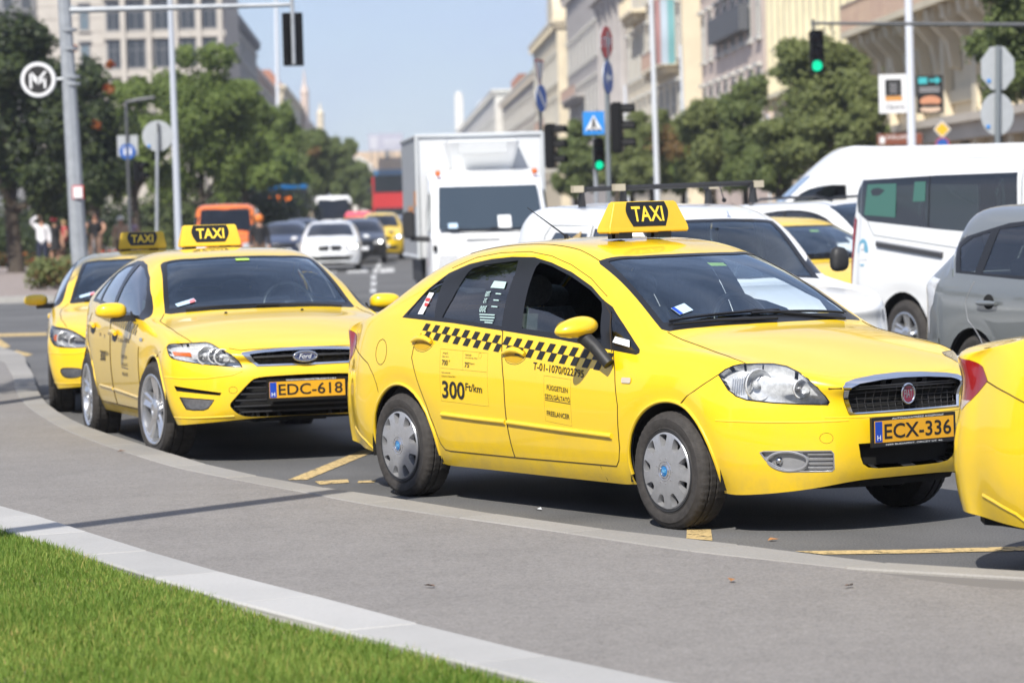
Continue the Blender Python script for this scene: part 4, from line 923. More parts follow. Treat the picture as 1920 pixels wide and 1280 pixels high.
    mb = MB(); sh.decal(mb, T, [(2.303, -.50), (2.335, -.495), (2.325, -.455), (2.29, -.46)], [(0, 1, 2, 3)], .005); mb.build('vignette_corner', M('vignette_red', (.75, .2, .22), .5), v)
    mb = MB(); sh.decal(mb, T, [(1.80, -.05), (1.84, -.05), (1.84, .05), (1.80, .05)], [(0, 1, 2, 3)], .003); mb.build('vignette', M('vignette_green', (.45, .7, .12), .5), root)
    roof_sign(root, .62 if variant == 'a' else .9, 1.452, .235, .206, .168)
    mirrors(root, 2.02, 1.015, 1.0, .112, .066, .085, boxy=True)
    mb = MB()
    for sd in (-1, 1): mb.box((2.03, sd * .93, .95), (.09, .16, .045)); mb.add([(2.0, sd * .87, .93), (2.2, sd * .865, .93), (2.06, sd * .87, 1.0), (2.0, sd * .87, 1.0)], [(0, 1, 2, 3)])
    mb.build('mirror_arm', MPLA, root)
    mb = MB()
    for y in (-.3, .25): p = sh.hit(T, 2.62, -abs(y), .004); mb.ball((p.x, y, p.z), .012, 8, 5)
    for x, y0, y1 in ((2.43, -.55, .12), (2.45, -.05, .58)):
        L = []
        for y in np.linspace(y0, y1, 8): p = sh.hit(T, x + .045 * (1 - (y / .6) ** 2), -abs(y), .010); L.append((p.x, y, p.z))
        mb.tube(L, .008, 5)
    mb.build('wiper', MBLK, root)
    wheels(root, (0, 2.85), .888 if variant == 'a' else .88, .327, .334, .225, .241, 'alloy', R(9) if variant == 'a' else 0, 5, None, .075, .12); wheel_wells(root, (0, 2.85), .325, .395, .86, .5); under(root, FO_S, .26)
    interior(root, 1.0, .05, .38, .34, 1.38, 1.86, .955, .72)
    return root, sh
FORD, FOSH = make_estate_taxi('taxi', 'yellow taxi with plate EDC-618 and wide dark lower grille, behind the chequered saloon', (-2.4848, 23.6006, -.030), -1.2735, .0155, 'a')
# ---------------------------------------------------------------- other traffic
def van_spec(wb, fo, ro, hw, H, belt, hoodz, cowlz, dcowl, dtop, rail=.80, zb=.22, nose=.10, round_=1.0, rear_in=.06):
    xf, xr = wb + fo, -ro; cow, top = xf - dcowl, xf - dtop; c0 = xf - .46 * round_; m = top - .5; e = xr + .12
    xs = [c0, (c0 + cow) / 2, cow, (cow + top) / 2, top, m, m + (e + .35 - m) * .5, e + .35, e + .14, e + .04, e]
    W = lambda k: [(c0, hw * k * .93), (cow, hw * k), (e + .3, hw * k), (e, hw * k * .965)]
    f = lambda d: [xf - d, xf - d - .02 * round_, xf - d - .085 * round_, xf - d - .23 * round_]
    rr = lambda d: [xr + d, xr + d + .004, xr + d + .02, xr + d + .055]
    z = lambda a, b=None: [(c0, a), (xr, b or a)]
    rows = [dict(y=W(.92), z=z(zb), fx=f(.05), fz=[zb + .05, zb + .05, zb + .03, zb + .01], rx=rr(.03), rz=zb + .05),
            dict(y=W(.975), z=z(.40), fx=f(0), fz=.40, rx=rr(0), rz=.42), dict(y=W(1), z=z(.60), fx=f(.0), fz=.60, rx=rr(0), rz=.62),
            dict(y=W(1), z=[(c0, hoodz - .14), (cow, .88), (xr, .90)], fx=f(nose * .45), fz=hoodz - .12, rx=rr(.02), rz=.90),
            dict(y=[(c0, hw * .84), (cow, hw * .93), (top, hw * .965), (e + .3, hw * .965), (e, hw * .93)], z=[(c0, hoodz + .06), (cow, belt - .02), (top, belt), (xr, belt)], fx=f(nose), fz=[hoodz, hoodz, hoodz + .01, hoodz + .03], rx=rr(.04), rz=belt)]
    xi = [(c0, 0), (cow, 0)]
    return dict(xs=xs, fy=[0, hw * .36, hw * .62, hw * .80], ry=[0, hw * .4, hw * .72, hw * .9], rows=rows,
                rail_y=[(xs[1], hw * .72), (cow, hw * .80), (top, hw * rail), (e + .35, hw * rail), (e + .04, hw * rail * .97)],
                rail_z=[(xs[1], (hoodz + cowlz) / 2 + .02), (cow, cowlz - .03), (xs[3], (cowlz + H - .1) / 2 + .01), (top, H - .115), (m, H - .075), (e + .35, H - .08), (e + .14, H - .12), (e + .04, H - .22)],
                cz=[(xs[1], (hoodz + cowlz) / 2 + .05), (cow, cowlz), (xs[3], (cowlz + H - .03) / 2 + .02), (top, H - .035), (m, H), (e + .35, H - .01), (e + .14, H - .04), (e + .04, H - .16)],
                bow=[(xs[1], .04), (cow, .08), (top, .08), (m, 0), (e + .35, 0), (e + .04, -.03)], bulge=[(cow, .005), (top, .02 * hw), (e, .02 * hw)], bulgez=0), dict(xf=xf, xr=xr, cow=cow, top=top, wb=wb, hw=hw, H=H, belt=belt, hoodz=hoodz, cowlz=cowlz)
def scale_spec(S, kx, ky, kz, x0=0):
    sp = lambda L, k: [(a * kx, b * k) for a, b in L] if isinstance(L, list) and L and isinstance(L[0], tuple) else L
    r = dict(S); r['xs'] = [x * kx for x in S['xs']]; r['fy'] = [y * ky for y in S['fy']]; r['ry'] = [y * ky for y in S['ry']]
    m = lambda v, k: [a * k for a in v] if isinstance(v, list) else v * k
    r['rows'] = [dict(y=sp(w['y'], ky), z=sp(w['z'], kz), fx=m(w['fx'], kx), fz=m(w['fz'], kz), rx=m(w['rx'], kx), rz=m(w['rz'], kz)) for w in S['rows']]
    for n, k in (('rail_y', ky), ('rail_z', kz), ('cz', kz), ('bow', kx), ('bulge', ky), ('bulgez', kz)): r[n] = sp(S[n], k)
    return r
def vehicle(name, label, cat, S, loc, rz, paint, cuts, arches=(), ar=.36, az=.30, wh=None, level=2, group=None, seams=(), lines=(), inner=True, mir=None, cab=None, disp=None):
    """cuts: (part, view, outline, material, mode, offset, over, parent)"""
    root = thing(name, label, cat, loc, rz, group); sh = Shell(S, level, disp or arch_flare(arches, az, ar, .012), 3)
    for c in cuts: sh.cut(c[0] + str(id(c)), c[1], c[2], c[6] if len(c) > 6 and c[6] else ('body',), .12 if c[1] == 'T' else .04)
    for x in arches: sh.cut('arch', -90, circle(x, az, ar, 30), tuple(sh.names))
    sh.panel('body', paint, 'body', root, 'weld')
    if inner: sh.panel('body', MINT, 'inner_trim', root, 'weld', -.035)
    for c in cuts:
        if c[3] is not None: sh.panel(c[0] + str(id(c)), c[3], c[0], root, c[4], c[5], c[5] < -.015)
    for nm, a, pts, r, mat in lines:
        mb = MB(); sh.line(mb, a, pts, r, 0, 6); mb.build(nm, mat, root, smooth=50)
    if arches: wheel_wells(root, arches, az, ar + .015, S['rows'][1]['y'][1][1] * .97, S['rows'][1]['y'][1][1] * .6)
    under(root, S, S['rows'][0]['z'][0][1] + .03)
    if wh: wheels(root, *wh)
    if mir: mirrors(root, *mir[0], **mir[1])
    if cab: interior(root, *cab)
    return root, sh
def side_over(c): return tuple()
MGREYP = M('grey_paint', (.165, .18, .185), .35, .12, coat=1); MGREYB = M('grey_bumper', (.17, .185, .19), .5)
MBLK_P = M('black_paint', (.012, .013, .016), .3, coat=1); MNAVY = M('navy_paint', (.015, .022, .05), .3, coat=1); MORP = M('orange_paint', (.72, .16, .015), .35, coat=1)
MSILV = M('silver_paint', (.42, .44, .46), .3, .5, coat=1); MHEAD = M('lit_headlamp', (.9, .9, .9), .1, emit=((1, .97, .9), 6))
STW = 'alloy'
# -- white delivery van with roof bars, behind the chequered taxi
VS, V = van_spec(2.70, .85, .75, .85, 1.70, 1.05, .88, 1.05, 1.22, 1.95, .80)
VT = V['top']
VS['cz'] = [(x, 1.535 if abs(x - VT) < .01 else 1.655 if abs(x - VT + .5) < .01 else z - (.08 if VT < x < V['cow'] else 0)) for x, z in VS['cz']]
VS['rail_z'] = [(x, 1.475 if abs(x - VT) < .01 else 1.585 if abs(x - VT + .5) < .01 else z - (.07 if VT < x < V['cow'] else 0)) for x, z in VS['rail_z']]
xf, cow, top = V['xf'], V['cow'], V['top']
cuts = [('windscreen_surround', 'T', [(cow + .06, .01), (cow + .03, -.35), (cow - .03, -.66), (top + .02, -.60), (top + .06, -.3), (top + .08, .01)], MBLK, 'weld', 0)]
cuts.append(('windscreen', 'T', [(cow + .03, .01), (cow + .0, -.34), (cow - .05, -.60), (top + .08, -.55), (top + .11, -.3), (top + .13, .01)], MGLS, 'weld', -.003, ('windscreen_surround' + str(id(cuts[0])),)))
cuts += [('front_window', -90, [(cow - .02, 1.08), (top + .06, 1.38), (top - .2, 1.45), (top - .5, 1.48), (top - .55, 1.08)], MGLD, 'both', -.004),
         ('cargo_panel', -90, [(1.05, .40), (1.05, 1.50), (.20, 1.50), (.12, 1.4), (.12, .40)], MWHITE, 'both', .004),
         ('side_window', -90, [(.98, 1.13), (.98, 1.44), (.32, 1.45), (.24, 1.38), (.24, 1.16)], MGLD, 'both', .003, None),
         ('headlight', -35, [(.86, .62), (.84, .80), (.98, .92), (1.14, .90), (1.16, .78), (1.02, .64)], MREF, 'both', -.006), ('grille', 0, [(.01, .68), (-.42, .68), (-.46, .52), (-.40, .40), (.01, .40)], MDRK, 'weld', -.02)]
cuts[4] = ('side_window', -90, cuts[4][2], MGLD, 'both', .003, ('cargo_panel' + str(id(cuts[3])),))
VAN, vsh = vehicle('van', 'small white delivery van with two black roof bars, behind the chequered taxi', 'van', VS, (.97, 25.44, 0), -R(68), MWHITE, cuts, (0, 2.70), .34, .30, ((0, 2.70), .83, .30, .305, .185, .19, 'cover'), 3,
    lines=[('panel_gap', -90, [(1.06, .40), (1.06, 1.50), (.20, 1.51), (.10, 1.42), (.10, .42)], .004, MGREYB), ('panel_gap', 'T', [(top + .02, -.55), (top - .6, -.56), (-.3, -.55)], .003, MGREYB)], cab=(1.05, .3, .36, .35, 1.5, 1.9, 1.0, .66))
mb = MB()
for bx in (1.32, .48):
    mb.tube([(bx, -.66, 1.80), (bx, .66, 1.815)], .021, 8)
    for sd in (-1, 1): mb.box((bx, sd * .58, 1.725), (.10, .03, .14), taper=.6); mb.box((bx, sd * .60, 1.80), (.06, .10, .05))
    b = mb.build('roof_bar', MPLA, VAN, smooth=40); mb = MB()
    for sd in (-1, 1): mb.box((bx, sd * .62, 1.805), (.065, .09, .056))
    mb.build('bar_clamp', M('clamp_cream', (.45, .40, .30), .6), b); mb = MB()
mb.tube([(1.72, .12, 1.68), (1.60, .13, 1.83)], [.006, .003], 5); mb.ball((1.72, .12, 1.68), .02, 8, 5); mb.build('aerial', MBLK, VAN)
mb = MB()
for k, (u, v, w, h) in enumerate(((.62, 1.2, .2, .06), (.5, 1.3, .14, .07), (.7, 1.36, .16, .05))): mb.add([vsh.hit(-90, u + a * w, v + b * h + a * .05, .008) for a, b in ((0, 0), (1, 0), (1, 1), (0, 1))], [(0, 1, 2, 3)])
mb.build('cardboard_load', M('cardboard', (.45, .33, .16), .8, noise=.4, scale=8), VAN)
mirrors(VAN, cow - .22, .935, 1.17, .075, .115, .06, mat=MPLA, boxy=True)
# -- white minibus with dark side windows
VS2, V2 = van_spec(3.0, .95, 1.02, .95, 2.05, 1.32, 1.06, 1.34, .95, 1.75, .86)
cuts = [('window_band', -90, [(-.82, 1.53), (-.86, 1.70), (-.74, 1.845), (.5, 1.865), (1.75, 1.865), (1.78, 1.28), (.6, 1.35), (-.62, 1.44)], MDARKG, 'both', .002),
        ('windscreen', 'T', [(V2['cow'] + .05, .01), (V2['cow'] - .03, -.70), (V2['top'] + .03, -.66), (V2['top'] + .1, .01)], MGLS, 'weld', -.003),
        ('front_window', -90, [(1.88, 1.18), (1.88, 1.78), (2.35, 1.76), (2.9, 1.28), (2.9, 1.18)], MDARKG, 'both', .002), ('rear_window', -180, [(.01, 1.25), (.72, 1.25), (.66, 1.78), (.01, 1.80)], MDARKG, 'weld', .002),
        ('tail_lamp', -135, [(-.05, .82), (.03, .82), (.03, 1.45), (-.02, 1.5), (-.1, 1.45)], MRED, 'both', .004)]
BUSW, bsh = vehicle('minibus', 'white minibus with a long dark side window and slide rail', 'minibus', VS2, (4.64, 29.45, 0), -R(62), MWHITE, cuts, (0, 3.0), .42, .33, ((0, 3.0), .93, .335, .335, .215, .21, 'alloy'), 3,
    lines=[('panel_gap', -90, [(-.62, 1.43), (-.50, 1.30), (.9, 1.17), (1.8, 1.10)], .004, MGREYB), ('panel_gap', -90, [(1.83, .35), (1.83, 1.93)], .005, MGREYB), ('window_divider', -90, [(.40, 1.37), (.40, 1.86)], .008, MBLK)], cab=(1.9, .4, .45, .45, 1.8, 2.9, 1.12, .75))
mb = MB(); P = [bsh.hit(-90, u, 1.215 - (u + .45) * .10, .004) for u in np.linspace(-.42, .66, 8)]
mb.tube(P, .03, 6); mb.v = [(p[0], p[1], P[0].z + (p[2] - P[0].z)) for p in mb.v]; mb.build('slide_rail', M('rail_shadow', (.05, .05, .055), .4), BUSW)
mb = MB(); mb.tube([Vector(p) + Vector((0, -.015, .026)) for p in P], .011, 6); mb.build('rail_cover', MSIL, BUSW)
mb = MB(); L = [(-.68 + .10 * math.cos(t), .13 + 1.0 + .135 * math.sin(t)) for t in np.linspace(0, 6.283, 25)[:-1]]; V_, F_ = fill2d([[p for p in L if p[1] > 1.10]]); bsh.decal(mb, -90, V_, F_, .005)
V_, F_ = fill2d([[(a, b) for a, b in L if b < 1.03]]); bsh.decal(mb, -90, V_, F_, .005); mb.build('round_sticker', M('sticker_blue', (.16, .42, .58), .5), BUSW)
mb = MB(); bsh.decal(mb, -90, [(-.71, 1.16), (-.65, 1.16), (-.65, 1.22), (-.71, 1.22)], [(0, 1, 2, 3)], .008); bsh.decal(mb, -90, [(-.76, 1.055), (-.60, 1.055), (-.60, 1.08), (-.76, 1.08)], [(0, 1, 2, 3)], .006); mb.build('sticker_print', MPRW, BUSW)
mb = MB(); bsh.decal(mb, -90, [(-.68, 1.50), (-.14, 1.47), (-.14, 1.80), (-.64, 1.80)], [(0, 1, 2, 3)], .006); bsh.decal(mb, -90, [(.14, 1.62), (.34, 1.62), (.34, 1.81), (.16, 1.81)], [(0, 1, 2, 3)], .006); mb.build('green_painted_light', M('green_painted_light', (.045, .15, .115), .15, spec=.6), BUSW)  # green patches painted on the dark band for light coming through the glass
# -- grey compact people carrier in front of the minibus
VS3, V3 = van_spec(2.75, .85, .80, .875, 1.61, 1.03, .90, 1.08, .95, 1.80, .74)
VS3['rail_y'][-1] = (VS3['rail_y'][-1][0], .58)
for key, dz in (('rail_z', .05), ('cz', .05)): VS3[key] = [(a, b - (dz if a < -.45 else 0)) for a, b in VS3[key]]
VS3['xs'] = [x if x > -.2 else x * .8 + .06 for x in VS3['xs']]
for key in ('rail_y', 'rail_z', 'cz', 'bow'): VS3[key] = [(x if x > -.2 else x * .8 + .06, b) for x, b in VS3[key]]
cuts = [('window_frame', -90, [(-.26, 1.09), (-.36, 1.30), (-.22, 1.36), (.3, 1.455), (1.0, 1.50), (1.8, 1.44), (2.5, 1.12), (2.4, 1.03), (.6, 1.05)], MBLK, 'both', 0)]
k0 = 'window_frame' + str(id(cuts[0]))
cuts += [('quarter_window', -90, [(-.20, 1.105), (-.28, 1.28), (-.14, 1.345), (.09, 1.39), (.0, 1.10)], MGLD, 'both', -.003, (k0,)), ('rear_door_window', -90, [(.10, 1.09), (.20, 1.41), (.8, 1.46), (.86, 1.07)], MGLD, 'both', -.003, (k0,)),
         ('front_door_window', -90, [(.95, 1.07), (.90, 1.46), (1.7, 1.41), (2.2, 1.17), (2.2, 1.06)], MGLD, 'both', -.003, (k0,)),
         ('windscreen', 'T', [(V3['cow'] + .05, .01), (V3['cow'] - .03, -.64), (V3['top'] + .03, -.56), (V3['top'] + .1, .01)], MGLS, 'weld', -.003), ('rear_window', -180, [(.01, 1.08), (.62, 1.08), (.55, 1.38), (.01, 1.42)], MDARKG, 'weld', .002),
         ('rear_door', -90, [(.02, 1.03), (-.06, .88), (-.03, .74), (.12, .62), (.26, .40), (.36, .30), (1.0, .30), (1.0, 1.05)], MGREYP, 'both', 0),
         ('tail_lamp', -125, [(.05, .86), (.10, 1.04), (-.05, 1.06), (-.16, 1.0), (-.16, .78), (-.04, .62), (-.02, .80)], MREF, 'both', .002), ('rear_bumper', -135, [(.3, .10), (.3, .60), (.1, .58), (-.6, .62), (-.6, .1)], MGREYB, 'both', .008)]
MPV, msh = vehicle('people_carrier', 'dark grey people carrier seen from its rear corner, beside the white minibus', 'car', VS3, (4.18, 22.35, 0), -R(66), MGREYP, cuts, (0, 2.75), .37, .32, ((0, 2.75), .84, .318, .32, .205, .215, 'alloy', 0, 9, None, .045, .05), 3,
    lines=[('panel_gap', -90, [(.02, 1.03), (-.06, .88), (-.03, .74), (.12, .62), (.24, .42)], .004, MSIL), ('window_trim', -90, [(-.28, 1.06), (-.34, 1.18), (-.37, 1.30), (-.22, 1.372)], .006, MCHR), ('panel_gap', -90, [(.36, .30), (1.0, .30), (1.02, 1.05)], .003, MDRK)], cab=(.95, .15, .37, .36, 1.5, 2.0, 1.02, .68))
mb = MB(); q = [msh.hit(-90, u, .875, .025) for u in (.13, .2, .3, .38)]; mb.tube(q, [.014, .02, .02, .014], 8); mb.v += []; mb.build('door_handle', MGREYP, MPV, smooth=60)
mb = MB(); mb.add([msh.hit(-90, .25 + .07 * math.cos(t), .885 + .055 * math.sin(t), .003) for t in np.linspace(0, 6.283, 17)[:-1]], [tuple(range(16))]); mb.build('handle_recess', MDRK, MPV)
# -- yellow taxi beyond the delivery van and white crossover beyond it
TX5 = copy_tree(FIAT); TX5.name = 'taxi'
for o in list(TX5.children):
    if o.name.startswith(('number_plate', 'roof_sign')):
        for c in list(o.children): bpy.data.objects.remove(c)
        bpy.data.objects.remove(o)
def reposition(o, loc, rz, label): o.location = loc; o.rotation_euler = (0, 0, rz); o['label'] = label; return o
reposition(TX5, (2.50, 34.6, 0), -R(65), 'yellow taxi half hidden between the delivery van and the white minibus')
RT = copy_tree(FIAT); RT.name = 'taxi'; reposition(RT, (3.02, 12.87, 0), -.80, 'yellow taxi cut off by the picture edge, red tail lamp towards the chequered taxi')
TX3, _ = make_estate_taxi('taxi', 'last yellow taxi of the rank, half in tree shade beside the kerb', (-3.54, 28.87, 0), -1.452, 0, 'b'); TX3.scale = (.95, .95, .95)
for t in (FIAT, FORD, TX5, RT, TX3): t['group'] = 'yellow taxis waiting at the rank'
# -- white crossover
VS4, V4 = van_spec(2.65, .9, .8, .88, 1.66, 1.08, .98, 1.12, 1.05, 1.95, .74)
cuts = [('side_window', -90, smooth_poly([(-.35, 1.14), (-.1, 1.38), (.5, 1.50), (1.2, 1.52), (1.75, 1.42), (2.3, 1.14, 1), (1.0, 1.11)], 3), MDARKG, 'both', .002), ('windscreen', 'T', [(V4['cow'] + .05, .01), (V4['cow'] - .03, -.64), (V4['top'] + .03, -.58), (V4['top'] + .1, .01)], MGLS, 'weld', -.003),
        ('headlight', -35, [(1.15, .72), (1.12, .86), (1.3, .95), (1.5, .9), (1.5, .76)], MREF, 'both', .002)]
XO, xsh = vehicle('crossover', 'white crossover with arched side windows, between the taxi and the tall van', 'car', VS4, (3.61, 38.3, 0), -R(60), MWHITE, cuts, (0, 2.65), .40, .34, ((0, 2.65), .85, .345, .35, .22, .22, 'alloy'), 2,
    lines=[('window_trim', -90, smooth_poly([(-.35, 1.14), (-.1, 1.39), (.5, 1.51), (1.2, 1.53), (1.75, 1.43), (2.3, 1.14)], 3, False), .014, MBLK), ('window_divider', -90, [(.95, 1.12), (.88, 1.52)], .02, MBLK)], cab=(1.0, .15, .37, .4, 1.5, 2.0, 1.08, .68))
mb = MB()
for sd in (-1, 1): mb.tube([(-.1, sd * .56, 1.62), (.2, sd * .60, 1.69), (1.4, sd * .60, 1.71), (1.7, sd * .58, 1.65)], .018, 6)
mb.build('roof_rail', MBLK, XO)
# -- tall white panel van crossing to the left
VS5, V5 = van_spec(4.0, 1.0, 1.1, 1.02, 2.52, 1.30, 1.08, 1.38, .85, 2.15, .88, zb=.28)
cuts = [('windscreen', 'T', [(V5['cow'] + .05, .01), (V5['cow'] - .03, -.74), (V5['cow'] - .75, -.72), (V5['cow'] - .66, .01)], MGLS, 'weld', -.003), ('front_window', -90, smooth_poly([(V5['cow'] - .1, 1.30, 1), (V5['cow'] - .55, 1.78), (V5['cow'] - .95, 1.90), (V5['cow'] - 1.3, 1.90, 1), (V5['cow'] - 1.3, 1.28, 1)], 3), MDARKG, 'both', .002),
        ('load_panel', -90, rrect(1.0, 2.5, .5, 1.95, .05), MWHITE, 'both', -.012), ('load_panel', -90, rrect(-.8, .85, .5, 1.95, .05), MWHITE, 'both', -.012), ('headlight', -30, [(1.5, .86), (1.5, 1.14), (1.75, 1.14), (1.95, 1.0), (1.9, .86)], MREF, 'both', .002)]
BV, _ = vehicle('panel_van', 'tall white panel van crossing behind the white minibus', 'van', VS5, (8.4, 50, 0), math.pi, MWHITE, cuts, (0, 4.0), .40, .36, ((0, 4.0), .98, .36, .36, .22, .2, 'cover'), 2)
mirrors(BV, V5['cow'] - .2, 1.2, 1.4, .10, .2, .08, mat=MPLA, boxy=True)
# -- white refrigerated box truck
TR = thing('truck', 'white refrigerated box truck driving towards the taxis', 'truck', (-.72, 53.2, 0), -R(84.5))
MTB = M('truck_box_white', (.60, .615, .63), .4, noise=.03, scale=2); MTG = M('truck_trim', (.5, .52, .53), .45)
def bev_box(name, parent, mat, x0, x1, y0, y1, z0, z1, bev=.04, seg=2, shape=None):
    bm = bmesh.new(); bmesh.ops.create_cube(bm, size=1)
    for v in bm.verts: v.co = Vector(((x0 + x1) / 2 + v.co.x * (x1 - x0), (y0 + y1) / 2 + v.co.y * (y1 - y0), (z0 + z1) / 2 + v.co.z * (z1 - z0)))
    if shape: shape(bm)
    bmesh.ops.bevel(bm, geom=bm.edges[:], offset=bev, segments=seg, affect='EDGES'); me = bpy.data.meshes.new(name); bm.to_mesh(me); bm.free(); me.materials.append(mat); me.shade_smooth(); me.set_sharp_from_angle(angle=R(40))
    o = bpy.data.objects.new(name, me); COL.objects.link(o); o.parent = parent; return o
bx = bev_box('cargo_box', TR, MTB, -1.5, 2.75, -1.06, 1.06, .85, 2.95, .03)
mb = MB()
for y in (-1.065, 1.065):
    for z in (.88, 2.92): mb.tube([(-1.5, y, z), (2.77, y, z)], .035, 6)
    mb.tube([(2.76, y, .87), (2.76, y, 2.93)], .035, 6)
mb.tube([(2.765, -1.06, 2.92), (2.765, 1.06, 2.92)], .035, 6); mb.build('box_edging', MTG, bx)
def rf(bm):
    for v in bm.verts:
        if v.co.x > 3.0 and v.co.z < 2.5: v.co.x = 2.90
        if v.co.z < 2.5: v.co.y *= .80
bev_box('cooling_unit', TR, MWHITE, 2.78, 3.34, -.64, .64, 2.28, 2.84, .05, 3, rf)
mb = MB(); mb.b6(3.29, 3.345, -.40, .40, 2.60, 2.77); u = mb.build('cooler_grille', MTG, TR)
for sd in (-1, 1): mb = MB(); mb.b6(-1.46, 2.70, sd * 1.062 - .004, sd * 1.062 + .004, .93, 2.88); mb.build('side_shade_sheet', M('truck_side_shade', (.34, .355, .365), .45, noise=.06, scale=2), bx)  # darker grey sheets on the white box, shade of its sides put into colour
mb = MB()
for k in range(6): mb.b6(3.34, 3.352, -.40, .40, 2.608 + k * .027, 2.620 + k * .027)
mb.build('cooler_slat', MWHITE, u)
def cabf(bm):
    for v in bm.verts:
        if v.co.x > 3.6 and v.co.z > 2: v.co.x -= .62; v.co.y *= .92
        elif v.co.z > 2: v.co.y *= .95
mb = MB(); P = []
prof = [(4.55, .42), (4.62, .75), (4.60, 1.20), (4.50, 1.28), (3.98, 2.02), (3.80, 2.20), (3.2, 2.32), (2.9, 2.30)]
for y, k in ((-1, 0), (-.985, .03), (-.90, .06), (-.4, .09), (0, .10), (.4, .09), (.90, .06), (.985, .03), (1, 0)):
    P.append([(x + (k - .08) * (1.2 if x > 3.9 else .3), y * (.93 if z > 1.9 else .98), z - (.05 if abs(y) > .98 and z > 1.2 else 0)) for x, z in prof])
mb.grid(P)
for sd in (0, -1): mb.add([P[sd][i] for i in range(len(prof))] + [(2.9, P[sd][0][1], .42)], [tuple(range(len(prof) + 1))])
cabo = mb.build('cab', MWHITE, TR, smooth=38)
mb = MB(); wy = (-.86, -.5, 0, .5, .86); mb.grid([[(4.475 + .03 * (1 - abs(y)), y * 1.0, 1.33), (3.99 + .04 * (1 - abs(y)), y * .94, 2.03)] for y in wy]); mb.v = [(x + .05, y, z + .02) for x, y, z in mb.v]
ws_ = mb.build('windscreen', M('truck_glass', (.035, .05, .065), .06, coat=1), TR, smooth=60)
mb = MB(); mb.b6(4.52, 4.53, .12, .33, 1.36, 1.56); mb.v = [(x + .03 - (z - 1.36) * .69, y, z) for x, y, z in mb.v]; mb.build('paper_sheet', MPRW, ws_)
mb = MB(); mb.b6(4.545, 4.55, -.70, -.55, 1.37, 1.45); mb.v = [(x + .03 - (z - 1.36) * .69, y, z) for x, y, z in mb.v]; mb.build('paper_sheet', M('vignette_paper', (.45, .6, .75), .5), ws_)
mb = MB()
for y0, y1 in ((-.7, .1), (0, .75)): mb.tube([(4.56, y0, 1.36), (4.57, (y0 + y1) / 2, 1.335), (4.56, y1, 1.345)], .012, 5)
mb.build('wiper', MBLK, TR)
for sd in (-1, 1):
    mb = MB(); mb.add([(4.36, sd * .99, 1.33), (3.98, sd * .955, 1.95), (3.45, sd * .955, 1.98), (3.45, sd * .992, 1.33)], [(0, 1, 2, 3)]); mb.build('door_window', MDARKG, TR)
    bev_box('wing_mirror', TR, MPLA, 4.08, 4.22, sd * 1.32 - .1, sd * 1.32 + .1, 1.22, 1.66, .03); mb = MB(); mb.tube([(4.12, sd * .98, 1.20), (4.14, sd * 1.3, 1.22)], .045, 8); mb.build('mirror_arm', MPLA, TR)
    mb = MB(); mb.ball((3.85, sd * .80, 2.27), .055, 10, 6); mb.build('marker_lamp', MORG, TR)
    mb = MB(); mb.box((4.60, sd * .72, .82), (.06, .36, .24), taper=.8); mb.build('headlight', MREF, TR)
    mb = MB(); mb.b6(4.595, 4.61, sd * .93 - .03, sd * .93 + .03, 1.0, 1.1); mb.build('side_indicator', MBLK, TR)
mb = MB(); mb.b6(4.625, 4.635, -.42, .12, 1.17, 1.185); mb.build('bonnet_slot', MDRK, TR)
mb = MB(); mb.b6(4.595, 4.645, -.46, .46, .70, .88); mb.build('grille', MPLA, TR); plate(TR, 4.65, .56, 'MXK-402')
mb = MB(); mb.b6(-1.4, 3.6, -.4, .4, .55, .84); mb.b6(-.2, 2.2, -1.0, -.85, .45, .85); mb.b6(-.2, 2.2, .85, 1.0, .45, .85); mb.build('chassis', MSTL, TR)
wheels(TR, (0, 3.75), .95, .37, .37, .24, .22, 'cover')
mb = MB()
for y in (-1.079, 1.079): mb.b6(.3, 1.6, y - .004, y + .004, 1.2, 1.75); mb.b6(1.9, 2.5, y - .004, y + .004, 1.75, 2.0)
mb.build('box_print', M('print_orange', (.6, .25, .08), .5), bx)
